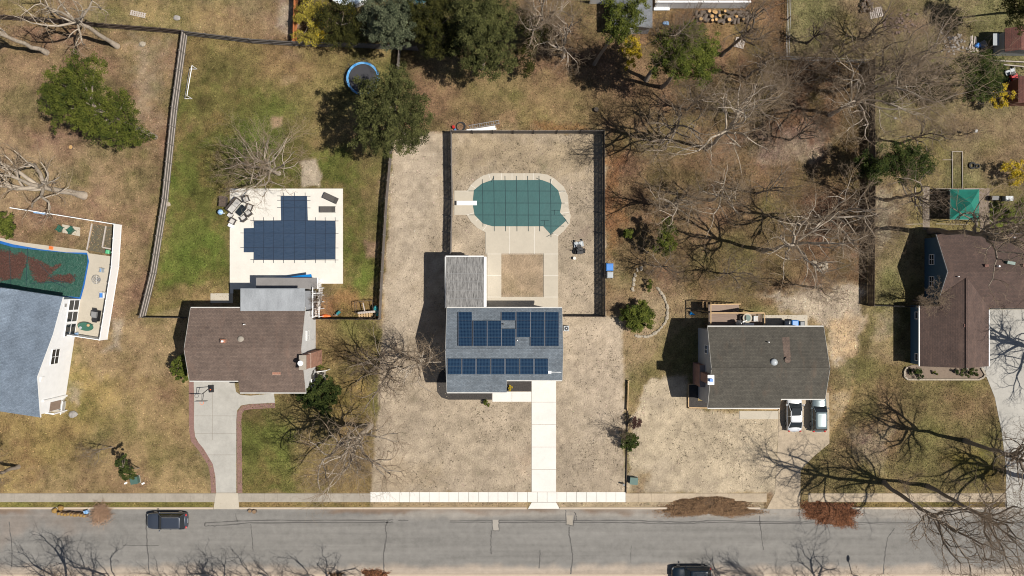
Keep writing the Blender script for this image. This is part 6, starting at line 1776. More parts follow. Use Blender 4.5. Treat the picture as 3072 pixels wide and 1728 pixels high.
# arbour / trellis
tl = thing('trellis', P(2930, 305), 'square black metal trellis below the evergreen clump at the right', 'trellis')
m = MB()
for px, py in ((2896, 300), (2910, 320), (2926, 300), (2926, 320)):
    m.tube(P(px, py), P(px, py, 1.6), .03, n=5)
m.tube(P(2896, 300, 1.6), P(2926, 300, 1.6), .03, n=5); m.tube(P(2910, 320, 1.6), P(2926, 320, 1.6), .03, n=5); m.tube(P(2926, 300, 1.6), P(2926, 320, 1.6), .03, n=5)
for k in range(4): m.tube(P(2911 + k * 5, 302, 1.6), P(2911 + k * 5, 320, 1.6), .02, n=4)
m.build('frame', 'black_plastic', tl)


# stones, fire pit, rubble, logs, planks ------------------------------------------------
def stone_mesh(seed, r):
    rn = random.Random(seed); m = MB(); m.ell((0, 0, r * .35), r, r * .75, r * .5, 8, 5, .18, rn)
    me = bpy.data.meshes.new('stone'); me.from_pydata(m.v, [], m.f); me.update(); return me


def scatter_copies(name, mes, mat, spots, label, cat, group, zoff=0.0):
    for me in mes:
        if not me.materials: me.materials.append(MT[mat] if isinstance(mat, str) else mat)
    for i, (px, py, a, s) in enumerate(spots):
        o = bpy.data.objects.new(name, mes[i % len(mes)]); COL.objects.link(o)
        o.location = P(px, py, zoff); o.rotation_euler = (0, 0, a); o.scale = (s, s, s)
        tag(o, label, cat, group)


stn = [stone_mesh(k, .22) for k in range(5)]
cur = [(1909, 1007), (1922, 1009), (1938, 1010), (1957, 1005), (1971, 995), (1985, 981), (1996, 966), (2001, 950), (2003, 935), (2001, 918), (1995, 900), (1987, 884), (1978, 872), (1970, 862)]
spots = []
for a, b in zip(cur[:-1], cur[1:]):
    n = 3
    for k in range(n):
        t = k / n; spots.append((a[0] + (b[0] - a[0]) * t + rng.uniform(-1, 1), a[1] + (b[1] - a[1]) * t + rng.uniform(-1, 1), math.atan2(-(b[1] - a[1]), b[0] - a[0]), rng.uniform(.6, 1.25)))
scatter_copies('edging_stone', stn, 'stone', spots, 'pale stone of the curved row right of the round evergreen bush', 'stone', 'stones edging the bed right of the round bush')
cur = [(1898, 866), (1900, 850), (1902, 836), (1906, 822), (1912, 808), (1924, 803)]
spots = [(x + rng.uniform(-1.5, 1.5), y + k * 5, rng.uniform(0, 3), rng.uniform(.6, 1.1)) for x, y in cur for k in range(2)]
scatter_copies('edging_stone', stn, 'stone', spots, 'pale stone of the loose row above the round evergreen bush', 'stone', 'stones in a loose row above the round bush')
spots = [(2440, 789, .2, 1.7), (2476, 791, 1.0, 1.6), (2478, 802, 2.0, 1.5), (2470, 807, .4, 1.4), (2458, 811, .9, 1.1), (2450, 808, .1, 1.0), (2462, 795, 1.2, 1.0), (2455, 798, .5, 1.0), (2470, 797, .8, .9), (2444, 800, .8, .9)]
scatter_copies('fire_pit_stone', stn, 'stone', spots, 'pale stone of the fire ring in the wooded yard', 'stone', 'stones of the fire ring')
for px, py, r, mt, lb in ((429, 134, .42, 'stone', 'single pale boulder in the brown left yard near the fence'), (532, 55, .42, 'rock', 'grey boulder behind the back fence'), (221, 1242, .55, 'rock', 'dark flat rock in the grass in front of the left house'), (505, 613, .35, 'stone', 'pale stone at the lawn side of the long grey fence'), (2900 - 215, 355, .2, 'rock', 'small dark rock on the grass right of the tall brown fence')):
    m = MB(); m.ell(P(px, py, r * .3), r, r * .8, r * .45, 9, 6, .15, rng); m.build('boulder', mt, label=lb, cat='boulder')
sm = thing('tree_stump', P(215, 442), 'freshly cut tree stump in the brown left yard', 'stump')
m = MB(); m.tube(P(215, 442, 0), P(215, 442, .22), .26, .24, 14); m.build('bark', 'log_bark', sm); m = MB(); m.disc(P(215, 442), .235, .222, .235, 14); m.build('cut_face', 'log_cut', sm)
sm = thing('tree_stump', P(1788, 330), 'short dark stump with a hollow top behind the pool yard', 'stump')
m = MB(); m.tube(P(1788, 330, 0), P(1788, 330, .45), .3, .26, 14); m.build('bark', 'log_bark', sm); m = MB(); m.disc(P(1788, 330), .18, .452, .47, 12); m.build('hollow', 'bark_dark', sm)


def log_proto():
    m = MB(); m.tube((-.35, 0, 0), (.35, 0, 0), .2, .2, 12)
    bark = bpy.data.meshes.new('log'); bark.from_pydata([tuple(v) for v in m.v], [], m.f); bark.materials.append(MT['log_bark'])
    m = MB(); m.tube((.351, 0, 0), (.36, 0, 0), .185, .185, 12)
    cut = bpy.data.meshes.new('cut_face'); cut.from_pydata([tuple(v) for v in m.v], [], m.f); cut.materials.append(MT['log_cut'])
    return bark, cut
lb_, lc_ = log_proto()
def log_at(px, py, z, rot, s, label, group):
    o = bpy.data.objects.new('cut_log', lb_); COL.objects.link(o); o.location = P(px, py, z); o.rotation_euler = rot; o.scale = (s, s, s); tag(o, label, 'log', group)
    c = bpy.data.objects.new('cut_face', lc_); COL.objects.link(c); c.parent = o
    c = bpy.data.objects.new('cut_face', lc_); COL.objects.link(c); c.parent = o; c.rotation_euler = (0, 0, math.pi)
lr = random.Random(21)
for i in range(44):
    px = 2090 + (i % 15) * 11.5 + lr.uniform(-4, 4); py = 40 + (i // 15) * 12 + lr.uniform(-3, 3)
    up = lr.random() < .38
    log_at(px, py, .3 if up else .2, (0, R(90) + lr.uniform(-.2, .2), 0) if up else (0, 0, lr.uniform(0, 3)), lr.uniform(.8, 1.25), 'sawn log with pale cut ends in the heap below the white railing', 'sawn logs heaped below the white railing')
for i in range(16):
    log_at(2594 + lr.uniform(-14, 20), 12 + lr.uniform(-14, 26), .2 + .15 * (i % 3), (0, 0, lr.uniform(0, 3)), lr.uniform(.5, .8), 'split firewood piece in the small heap beside the top pallet', 'firewood heap beside the top pallet')
sp_ = []
brk = []
for k in range(4):
    m = MB(); m.obox((0, 0, .045), (.10, 0, 0), (0, .06, 0), (0, 0, .045)); me = bpy.data.meshes.new('rubble'); me.from_pydata([tuple(v) for v in m.v], [], m.f); brk.append(me)
scatter_copies('rubble_piece', brk, M('broken_brick', (0.15, 0.10, 0.085), .6, 5), [(2655 + 95 * abs(lr.gauss(0, .45)) + lr.uniform(-15, 20), 60 + lr.gauss(0, 16) + 10 * k / 30, lr.uniform(0, 3), lr.uniform(.7, 1.8)) for k in range(80)], 'broken brick in the rubble heap under the large bare tree at the top right', 'rubble', 'rubble under the large bare tree')
brk2 = [me.copy() for me in brk]
for me in brk2: me.materials.clear()
scatter_copies('rubble_piece', brk2, 'rock', [(2862 + lr.gauss(0, 18), 130 + lr.gauss(0, 16), lr.uniform(0, 3), lr.uniform(.7, 1.8)) for k in range(60)], 'grey stone chunk in the rubble heap left of the plank stack', 'rubble', 'rubble heap left of the plank stack')
for k, (px, py, a, L_) in enumerate(((2912, 132, 88, 1.9), (2917, 130, 92, 1.9), (2922, 132, 85, 1.8), (2927, 134, 90, 1.7), (2908, 140, 70, 1.3), (2920, 155, 5, 1.0))):
    m = MB(); m.rbox(P(px, py, .03 * k), L_, .12, .04, R(a)); m.build('plank', 'wood_rail', label='pale plank in the stack left of the brown pallet', cat='plank', group='stacked pale planks')
m = MB()
for k in range(4): m.ell(P(2930 + lr.uniform(-4, 4), 138 + lr.uniform(-5, 5), .3), .25, .2, .15, 8, 5, .2, lr)
m.build('tarp', 'blue_bin', label='crumpled bright blue tarp on the plank stack', cat='tarp')
m = MB()
for k in range(5): m.ell(P(2000 + lr.uniform(-8, 8), 68 + lr.uniform(-8, 8), .15), .25, .2, .15, 8, 5, .25, lr)
m.build('tarp', 'ceramic_blue', label='crumpled pale blue tarp between the grey shed and the log heap', cat='tarp')
m = MB()
for k, y in enumerate((182, 196, 204)):
    m.tube(P(2946 + k * 60, y, .3), P(3072, y + 6, .3), .07, .07, 6)
m.build('pole_stack', 'wood_rail', label='pale poles lying in front of the rust roofed shed', cat='poles')

# leaf bags, wood rounds at the curb
bagm = MB(); bagm.loft([[(-.2, -.16, 0), (.2, -.16, 0), (.2, .16, 0), (-.2, .16, 0)], [(-.24, -.19, .5), (.24, -.19, .5), (.24, .19, .5), (-.24, .19, .5)], [(-.2, -.17, .75), (.2, -.17, .75), (.2, .17, .75), (-.2, .17, .75)]])
bag = bpy.data.meshes.new('leaf_bag'); bag.from_pydata([tuple(v) for v in bagm.v], [], bagm.f); bag.materials.append(MT['kraft'])
flm = MB(); flm.ell((0, 0, .76), .18, .15, .1, 8, 5, .2, rng); fl = bpy.data.meshes.new('leaves'); fl.from_pydata([tuple(v) for v in flm.v], [], flm.f); fl.materials.append(MT['leafy_bag'])
for k in range(9):
    o = bpy.data.objects.new('leaf_bag', bag); COL.objects.link(o); o.location = P(186 + k * 9.5, 1537 + (k % 3) - 1 + k * .6, .01); o.rotation_euler = (0, 0, rng.uniform(-.3, .3))
    tag(o, 'brown paper leaf bag in the curbside row left of the brush pile', 'leaf bag', 'paper leaf bags at the curb')
    c = bpy.data.objects.new('leaves', fl); COL.objects.link(c); c.parent = o
for px, py, lb in ((168, 1530, 'yellowish bag of leaves at the left end of the curbside bag row'), (186, 1522, 'second yellowish bag of leaves set back behind the left end of the bag row')):
    m = MB(); m.ell(P(px, py, .28), .36, .32, .3, 10, 7, .12, rng); m.build('leaf_bag', 'leafy_bag', label=lb, cat='leaf bag')
m = MB(); m.rbox(P(263, 1534), .5, .45, .5, .3); m.build('cooler', 'ceramic_blue', label='small pale blue box between the leaf bags and the brush pile', cat='box', bevel=.04)
for px, py, s, lb in ((752, 1531, .24, 'left of two dark wood rounds at the curb right of the curved driveway'), (765, 1533, .27, 'right of two dark wood rounds at the curb right of the curved driveway')):
    o = thing('wood_round', P(px, py), lb, 'log'); m = MB(); m.tube(P(px, py, 0), P(px, py, .35), s, s * .95, 12); m.build('bark', 'log_bark', o); m = MB(); m.disc(P(px, py), s * .8, .352, .365, 12); m.build('cut_face', 'kraft', o)

# street lamp south of the street (its shadow reaches the road)
sl = thing('street_lamp', P(2668, 1748), 'street lamp on the far side of the street at the right', 'street lamp')
m = MB(); b_ = P(2668, 1748); m.tube(b_, b_ + Vector((0, 0, 7.5)), .1, .07); m.tube(b_ + Vector((0, 0, 7.5)), b_ + Vector((-.2, 1.6, 7.9)), .05, .04); m.build('pole', 'grey_plastic', sl)
m = MB(); m.ell(b_ + Vector((-.25, 1.9, 7.9)), .2, .42, .1, 12, 6); m.build('lamp_head', 'grey_plastic', sl, smooth=True)


# ------------------------------------------------------------------ leaves and grass
def leaf_quads(c, size, rn, flat=0.5, aspect=0.6):
    """one small tilted quad at each centre"""
    n = len(c)
    nx = rn.normal(0, flat, n); nyv = rn.normal(0, flat, n); nz = np.ones(n)
    nrm = np.stack([nx, nyv, nz], 1); nrm /= np.linalg.norm(nrm, axis=1)[:, None]
    a = rn.uniform(0, 2 * np.pi, n)
    t = np.stack([np.cos(a), np.sin(a), np.zeros(n)], 1)
    u = np.cross(nrm, t); u /= np.linalg.norm(u, axis=1)[:, None] + 1e-9
    v = np.cross(nrm, u)
    s = (size * rn.uniform(.6, 1.4, n))[:, None]
    P4 = np.stack([c - u * s, c - v * s * aspect, c + u * s, c + v * s * aspect], 1).reshape(-1, 3)
    F = np.arange(4 * n).reshape(n, 4)
    return P4, F


_r = np.random.default_rng(77)
_x = _r.uniform(-60, 235, 60000); _y = _r.uniform(735, 850, 60000)
_d = np.max([poly_sd(_x, _y, q) for q in WET], axis=0) + (fbm(_x * S, _y * S, .7, 33) - .5) * 34
_k = _r.random(60000) < np.clip(_d / 12 + .35, 0, 1) * .8
_x, _y = _x[_k], _y[_k]
_c = np.stack([(_x - 1536) * S, -(_y - 864) * S, np.full(len(_x), .135)], 1)
_V, _F = leaf_quads(_c, .06, _r, .35, .7); _V[:, 2] = np.maximum(_V[:, 2], .113)
fast_mesh('wet_leaves', _V, _F, 'wet_leaf', gp, tint=_r.uniform(.5, 1.6, len(_F)), off=tuple(gp.location))


def mound(px, py, rx, ry, h, mat, label, seed, nleaf=9000, a=0.0, name='leaf_pile', size=.055):
    rn = np.random.default_rng(seed); c = P(px, py)
    u = np.sqrt(rn.random(nleaf)); t = rn.uniform(0, 2 * np.pi, nleaf)
    out_ = rn.random(nleaf) < .16; u[out_] = 1 + np.abs(rn.normal(0, .13, out_.sum()))
    edge = 1 + .12 * np.sin(3 * t + seed) + .08 * np.sin(7 * t + 1.3 * seed) + .05 * np.sin(13 * t)
    x = u * np.sign(np.cos(t)) * np.abs(np.cos(t)) ** .62 * edge; y = u * np.sign(np.sin(t)) * np.abs(np.sin(t)) ** .8 * edge
    nz = fbm(x * rx, y * ry, 1.2, seed + 3)
    z = h * np.clip(1 - u ** 2.6, 0, 1) * (.45 + 1.1 * nz) + .02
    ca, sa = math.cos(a), math.sin(a)
    X_ = c.x + ca * x * rx - sa * y * ry; Y_ = c.y + sa * x * rx + ca * y * ry
    V_, F_ = leaf_quads(np.stack([X_, Y_, z], 1), size, rn, .8)
    # solid core
    K1, K2 = 16, 40
    us = np.linspace(0.02, .93, K1); ts = np.linspace(0, 2 * np.pi, K2, endpoint=False)
    UU, TT = np.meshgrid(us, ts, indexing='ij'); ed = 1 + .12 * np.sin(3 * TT + seed) + .08 * np.sin(7 * TT + 1.3 * seed) + .05 * np.sin(13 * TT)
    xx = UU * np.sign(np.cos(TT)) * np.abs(np.cos(TT)) ** .62 * ed; yy = UU * np.sign(np.sin(TT)) * np.abs(np.sin(TT)) ** .8 * ed
    zz = h * np.clip(1 - UU ** 2.6, 0, 1) * (.45 + 1.1 * fbm(xx * rx, yy * ry, 1.2, seed + 3)) - .02
    CV = np.stack([c.x + ca * xx * rx - sa * yy * ry, c.y + sa * xx * rx + ca * yy * ry, np.maximum(zz, .008)], -1).reshape(-1, 3)
    i, j = np.meshgrid(np.arange(K1 - 1), np.arange(K2), indexing='ij'); j2 = (j + 1) % K2
    CF = np.stack([i * K2 + j, (i + 1) * K2 + j, (i + 1) * K2 + j2, i * K2 + j2], -1).reshape(-1, 4)
    VV = np.concatenate([CV, V_]); FF = np.concatenate([CF, F_ + len(CV)])
    tn = np.concatenate([np.full(len(CF), .6), rn.uniform(.25, 2.0, len(F_))])
    o = fast_mesh(name, VV, FF, mat, tint=tn, off=(c.x, c.y, 0)); o.location = (c.x, c.y, 0)
    return tag(o, label, 'leaf pile')


mound(2126, 1521, 5.1, 1.1, .6, 'pile_leaf', 'long pile of brown leaves across the sidewalk and curb', 3, 20000)
mound(2492, 1538, 3.1, 1.35, .5, 'pile_rust', 'rust red pile of leaves at the curb under the bare trees', 5, 12000, R(-8))
mound(1125, 1732, 1.6, .9, .7, 'pile_rust', 'leaf pile on the far side of the street at the bottom edge', 8, 4000)
mound(1010, 1735, 1.1, .6, .4, 'pile_leaf', 'small leaf pile cut by the bottom edge left of the larger one', 9, 2500)


# brush pile
def brush(px, py, r, h, n, label, mat='twig_red', seed=4, a0=0.0, name='brush_pile'):
    rn = random.Random(seed); m = MB(); c = P(px, py)
    for k in range(n):
        a = a0 + rn.gauss(0, .7); l = rn.uniform(.8, 1.6) * r * .7; p = c + Vector((rn.gauss(0, r * .3), rn.gauss(0, r * .35), rn.uniform(.05, h)))
        d = Vector((math.cos(a), math.sin(a), rn.uniform(-.15, .2))) * l / 2
        if (p - d).z < .02: p.z += .02 - (p - d).z
        if (p + d).z < .02: p.z += .02 - (p + d).z
        m.tube(p - d, p + d, rn.uniform(.01, .03), .006, 3, caps=False)
    m.build(name, mat, label=label, cat='brush pile')
brush(308, 1538, 1.35, .7, 700, 'heap of cut brown branches at the curb right of the leaf bags', M('brush_twigs', (.30, .19, .12), .4, 4), a0=.5)


# ------------------------------------------------------------------ trees
def tubes_mesh(segs, k):
    s = np.array(segs); p0 = s[:, 0:3]; r0 = s[:, 3]; p1 = s[:, 4:7]; r1 = s[:, 7]
    d = p1 - p0; d /= np.linalg.norm(d, axis=1)[:, None] + 1e-9
    a = np.cross(d, np.array([0.13, 0.31, 0.94])); a /= np.linalg.norm(a, axis=1)[:, None] + 1e-9
    b = np.cross(d, a)
    vs = []
    for p, r in ((p0, r0), (p1, r1)):
        for i in range(k):
            t = 2 * math.pi * i / k
            vs.append(p + a * (r * math.cos(t))[:, None] + b * (r * math.sin(t))[:, None])
    V_ = np.stack(vs, 1).reshape(-1, 3); n = len(s)
    base = np.arange(n)[:, None] * 2 * k
    fs = [np.stack([base[:, 0] + i, base[:, 0] + (i + 1) % k, base[:, 0] + k + (i + 1) % k, base[:, 0] + k + i], 1) for i in range(k)]
    return V_, np.concatenate(fs)


def grow(rn, p, d, L_, r, lvl, maxl, out, up, spread):
    n = 4 if lvl < 3 else (3 if lvl < maxl else 2)
    sl = L_ / n; r_end = r * (.62 if lvl < maxl else .3)
    kids = (0, 4, 4, 4, 3, 0)[lvl] if lvl < maxl else 0
    for i in range(n):
        w = .30 + .04 * lvl
        d = Vector((d.x + rn.uniform(-w, w), d.y + rn.uniform(-w, w), d.z + rn.uniform(-w, w) + up * .09)).normalized()
        q = p + d * sl
        ra = r + (r_end - r) * i / n; rb = r + (r_end - r) * (i + 1) / n
        out[min(lvl, 5)].append((p.x, p.y, p.z, ra, q.x, q.y, q.z, rb))
        p = q
        if lvl < maxl and i >= (1 if lvl <= 2 else 0):
            kk = 2 if i == n - 1 else 1
            if lvl == 1 and i < n - 1 and rn.random() < .4: kk = 2
            if lvl >= 3 and i < n - 1 and rn.random() < .12: kk = 0
            for _ in range(kk):
                az = rn.uniform(0, 2 * math.pi); dev = R(rn.uniform(28, 62))
                a = d.cross(Vector((.2, .3, .9))).normalized(); b = d.cross(a)
                nd_ = (d * math.cos(dev) + (a * math.cos(az) + b * math.sin(az)) * math.sin(dev) * spread).normalized()
                if nd_.z < -.15: nd_.z *= .3; nd_.normalize()
                grow(rn, p, nd_, L_ * rn.uniform(.42, .72), rb * rn.uniform(.5, .74), lvl + 1, maxl, out, up, spread)


def bare_tree(px, py, h, rad, label, seed, tilt=(0, 0), bark='bark_pale', twig='twig_pale', maxl=5, limbs=6, fork=.33, up=1.0, tr=None, name='bare_tree', group=None, twig_r=1.0, low=.0):
    rn = random.Random(seed); base = P(px, py)
    root = thing(name, base, label, 'tree', group)
    out = [[] for _ in range(6)]
    r0 = tr or (.045 + h * .019)
    hf = h * fork; p = base.copy(); n = 5; T_ = Vector((tilt[0], tilt[1], 0))
    d = (T_ + Vector((0, 0, h))).normalized()
    for i in range(n):
        q = base + d * (hf * (i + 1) / n) + Vector((rn.uniform(-.06, .06), rn.uniform(-.06, .06), 0)) * h * .12
        fl_ = 1.35 if i == 0 else 1.0
        out[0].append((p.x, p.y, p.z, r0 * fl_ * (1 - .06 * i), q.x, q.y, q.z, r0 * (1 - .06 * (i + 1)))); p = q
    # leader continues
    rem = h - hf
    a0 = rn.uniform(0, 6)
    for k in range(limbs):
        az = a0 + 2 * math.pi * k / limbs + rn.uniform(-.35, .35); el = R(rn.uniform(28, 62))
        dd = (Vector((math.cos(az) * math.cos(el), math.sin(az) * math.cos(el), math.sin(el))) + d * .35).normalized()
        hh = rn.uniform(.0, .35) if k else 0
        q = p + d * rem * hh * .6
        Ld = rad * rn.uniform(.62, .85)
        grow(rn, q, dd, Ld, r0 * rn.uniform(.42, .62), 1, maxl, out, up, 1.0)
    q = p + d * rem * .35
    out[0].append((p.x, p.y, p.z, r0 * .7, q.x, q.y, q.z, r0 * .5))
    grow(rn, q, d, rem * .5, r0 * .5, 1, maxl, out, up, 1.0)
    bo = np.array(base)
    V1, F1 = tubes_mesh(out[0] + out[1], 8)
    V2, F2 = tubes_mesh(out[2], 5); F1 = np.concatenate([F1, F2 + len(V1)]); V1 = np.concatenate([V1, V2])
    fast_mesh('trunk', V1, F1, bark, root, off=bo)
    V3, F3 = tubes_mesh(out[3], 4) if out[3] else (np.zeros((0, 3)), np.zeros((0, 4), int))
    fin = out[4] + out[5]
    if fin:
        fa = np.array(fin); m_ = .007 * twig_r; fa[:, 3] = np.maximum(fa[:, 3], m_); fa[:, 7] = np.maximum(fa[:, 7], m_ * .8)
        V4, F4 = tubes_mesh(fa, 3)
    else: V4, F4 = np.zeros((0, 3)), np.zeros((0, 4), int)
    VV = np.concatenate([V3, V4]); FF = np.concatenate([F3, F4 + len(V3)])
    fast_mesh('crown', VV, FF, twig, root, off=bo)
    return root


B = bare_tree
B(352, 139, 15, 5.6, 'bare pale trunked tree leaning over the back fence in the left yard', 1, (-.6, .6), fork=.5, maxl=4, tr=.28)
B(140, 158, 14, 5.6, 'bare tree at the upper left corner of the brown yard', 2, (-1.5, -.3), fork=.45, maxl=4, tr=.28)
B(252, 587, 14, 6.5, 'thick pale bare tree trunk standing above the green tarp pool', 13, (-2.0, .5), tr=.40, fork=.45, maxl=4)
B(836, 520, 9.5, 6.6, 'bare tree at the top edge of the navy pool deck', 4, (0, 0), 'bark_pale', 'twig_pale', limbs=9, tr=.24, fork=.22, up=.6)
B(1178, 1100, 9, 5.2, 'bare many branched tree right of the brick chimney', 5, (0, 0), 'bark_mid', 'twig_mid', limbs=7)
B(1262, 1082, 10, 4.6, 'slim bare tree on the sandy side yard left of the middle house', 6, (.5, 0), 'bark_pale', 'twig_pale')
B(1108, 1278, 14, 7.6, 'large pale bare tree with moss in its fork by the front sidewalk', 7, (-.5, -.9), 'bark_pale', 'twig_pale', limbs=9, tr=.36)
B(338, 1341, 4.5, 2.6, 'small bare sapling leaning left on the left front lawn', 8, (-1.3, .2), 'bark_mid', 'twig_mid', maxl=4, tr=.06)
B(55, 1400, 10, 5.0, 'bare tree at the left edge above the sidewalk', 9, (-.5, 0), 'bark_mid', 'twig_mid')
B(1985, 425, 16, 5.0, 'bare tree nearest the upper right corner of the sandy pool yard', 10, (0, 0), 'bark_mid', 'twig_pale', fork=.4, tr=.24)
B(2120, 445, 21, 6.6, 'large pale twigged bare tree in the upper middle of the wooded yard', 11, (-.5, .3), 'bark_pale', 'twig_pale', limbs=8, fork=.42, tr=.25)
B(2292, 752, 19, 6.8, 'large bare tree in the lower part of the wooded yard', 12, (0, .3), 'bark_pale', 'twig_pale', limbs=8, fork=.45, tr=.25)
B(2400, 672, 16, 5.6, 'bare tree left of the tall brown fence beside the fire ring', 14, (.3, .3), 'bark_pale', 'twig_pale', fork=.4, tr=.25)
B(2130, 600, 12, 4.8, 'bare tree in the centre of the wooded yard', 15, (-.6, -.3), 'bark_pale', 'twig_pale', tr=.2)
B(2000, 620, 11, 4.0, 'slim bare tree left in the wooded yard above the small conifer', 16, (0, -.4), 'bark_pale', 'twig_pale', tr=.18)
B(1938, 240, 18, 4.8, 'tall twisted bare tree leaning toward the log heap', 17, (1.6, 2.4), 'bark_mid', 'twig_mid', fork=.5, tr=.24)
B(2165, 165, 14, 4.2, 'bare tree with a dark trunk below the log heap', 18, (1.5, .5), 'bark_dark', 'twig_mid', fork=.45, tr=.22)
B(2490, 345, 17, 6.4, 'spreading bare tree left of the tall brown fence at its upper half', 19, (.3, .1), 'bark_pale', 'twig_pale', limbs=8, tr=.23)
B(2560, 260, 15, 5.8, 'bare tree against the upper end of the tall brown fence', 20, (.8, .6), 'bark_mid', 'twig_pale', tr=.25)
B(2640, 265, 13, 8.0, 'very wide dense grey bare tree at the top right', 21, (.8, .3), 'bark_mid', 'twig_pale', limbs=13, up=.5, fork=.2, tr=.26)
B(2330, 270, 10, 4.0, 'dark bare tree right of the pine below the pallets', 22, (0, 0), 'bark_dark', 'twig_mid', tr=.18)
B(2420, 130, 6, 2.6, 'small dark bare tree in the upper right grass', 23, (0, 0), 'bark_dark', 'twig_mid', maxl=4)
B(2590, 120, 7, 4.4, 'low spreading bare shrub tree left of the brick rubble', 24, (0, 0), 'bark_dark', 'twig_mid', up=.3, fork=.15)
B(2790, 693, 22, 6.6, 'tall bare tree behind the left end of the house with blue siding', 25, (-.5, -2.2), 'bark_mid', 'twig_pale', limbs=8, fork=.45, tr=.34)
B(2660, 600, 14, 4.0, 'slender bare tree right of the tall brown fence', 26, (-.2, -.2), 'bark_mid', 'twig_mid', tr=.2)
B(2782, 1458, 21, 6.4, 'tall bare street side tree in the right front lawn', 27, (.3, -.8), 'bark_mid', 'twig_mid', limbs=8, fork=.45, tr=.24)
B(2652, 1447, 23, 6.8, 'bare tree leaning toward the street right of the rust leaf pile', 28, (-.5, -1.6), 'bark_mid', 'twig_mid', limbs=8, fork=.48, tr=.25)
B(2895, 1322, 22, 6.4, 'bare tree in the middle of the right front lawn', 29, (-.5, .2), 'bark_mid', 'twig_mid', limbs=8, fork=.4, tr=.26)
B(3110, 1440, 21, 6.6, 'bare tree beyond the right edge beside the wide driveway', 30, (-.8, .8), 'bark_mid', 'twig_mid', limbs=8, tr=.34)
B(3170, 1060, 16, 6.6, 'bare tree beyond the right edge shading the wide driveway', 31, (0, 0), 'bark_dark', 'twig_mid', limbs=8)
B(2880, 408, 3.5, 2.0, 'small bare sapling next to the nest box', 32, (0, 0), 'bark_dark', 'twig_mid', maxl=4, tr=.05)
B(1620, 110, 11, 5.0, 'bare tree right of the big top evergreen', 33, (0, .5), 'bark_pale', 'twig_pale', limbs=8)
B(1690, 170, 9, 4.4, 'bare tree with pale twigs left of the grey shed', 34, (-.5, .2), 'bark_pale', 'twig_pale')
B(1865, 1285, 3.2, 2.2, 'thin bare shrub left of the small front conifer', 35, (-.3, .2), 'bark_dark', 'twig_mid', maxl=4, tr=.05, up=.3)
B(970, 905, 4.0, 2.2, 'bare shrub twisting beside the white stair of the brown house', 36, (.2, .2), 'bark_mid', 'twig_mid', maxl=4, tr=.06)
B(2700, 430, 10, 3.6, 'bare tree above the evergreen clump right of the tall fence', 37, (0, 0), 'bark_mid', 'twig_mid', tr=.16)
B(2060, 330, 10, 4.2, 'slender bare tree between the pine and the pale twigged tree', 61, (.2, .2), 'bark_mid', 'twig_mid', tr=.13)
B(2235, 350, 12, 4.6, 'slender bare tree right of the large pale twigged tree', 62, (.2, .0), 'bark_mid', 'twig_mid', tr=.15)
B(2370, 420, 9, 3.8, 'slender bare tree left of the broad green evergreen', 63, (-.3, .0), 'bark_mid', 'twig_mid', tr=.12)
B(2240, 235, 12, 4.6, 'slender bare tree right of the round green pine', 64, (.2, .2), 'bark_mid', 'twig_mid', tr=.15)
B(2270, 580, 10, 4.2, 'slender bare tree in the right centre of the wooded yard', 65, (.0, -.2), 'bark_mid', 'twig_mid', tr=.13)
B(2160, 820, 8, 4.0, 'slender bare tree behind the wooden deck', 66, (.0, -.2), 'bark_mid', 'twig_mid', tr=.11)
B(2420, 860, 8, 3.6, 'slender bare tree below the fire ring', 67, (.0, -.2), 'bark_mid', 'twig_mid', tr=.11)
B(2540, 700, 10, 4.2, 'slender bare tree between the fire ring and the tall brown fence', 68, (.0, -.2), 'bark_mid', 'twig_mid', tr=.13)
B(2470, 210, 10, 4.4, 'slender bare tree just below the low wire fence', 69, (.0, .2), 'bark_mid', 'twig_mid', tr=.13)
B(2740, 900, 6, 2.4, 'slender bare tree in the shade beside the house with blue siding', 70, (.0, -.2), 'bark_mid', 'twig_pale', tr=.09)
B(1975, 800, 6, 3.0, 'low bare tree above the round evergreen bush', 38, (0, 0), 'bark_mid', 'twig_mid', tr=.1)
for i, (px, py, h, rad) in enumerate(((440, 1752, 17, 7.0), (300, 1760, 15, 6.0), (690, 1756, 15, 5.6), (775, 1762, 15, 5.4), (930, 1766, 14, 5.0), (1105, 1758, 15, 5.2), (2250, 1756, 15, 5.4), (2375, 1760, 14, 5.0), (2530, 1764, 14, 4.4))):
    B(px, py, h, rad, ('bare tree south of the street casting the widest shadow on the road at the left', 'bare tree south of the street nearest the lower left corner', 'bare tree south of the street shading below the dark parked car', 'bare tree south of the street just right of the dark parked car', 'bare tree south of the street second right of the dark parked car', 'bare tree south of the street left of the bottom leaf piles', 'bare tree south of the street right behind the black car', 'bare tree south of the street second right of the black car', 'bare tree south of the street left of the lamp')[i], 50 + i, (0, -1.4), 'bark_mid', 'twig_mid', tr=.26)


FO = {
    'olive': foliage('pine_needles', (0.026, 0.038, 0.008), (0.115, 0.125, 0.022)),
    'bright': foliage('bright_green_needles', (0.030, 0.044, 0.009), (0.130, 0.145, 0.026)),
    'dull': foliage('dull_olive_leaves', (0.018, 0.022, 0.007), (0.115, 0.118, 0.040)),
    'spruce': foliage('grey_green_needles', (0.022, 0.030, 0.016), (0.15, 0.165, 0.095)),
    'dark': foliage('dark_needles', (0.010, 0.013, 0.004), (0.065, 0.062, 0.015)),
    'deep': foliage('deep_green_needles', (0.009, 0.018, 0.005), (0.066, 0.082, 0.020)),
    'yellow': foliage('yellow_blossom', (0.26, 0.19, 0.02), (0.62, 0.45, 0.03)),
    'yolive': foliage('yellow_olive_leaves', (0.12, 0.10, 0.02), (0.38, 0.31, 0.05)),
    'red': foliage('dark_red_leaves', (0.035, 0.018, 0.015), (0.09, 0.05, 0.04)),
}


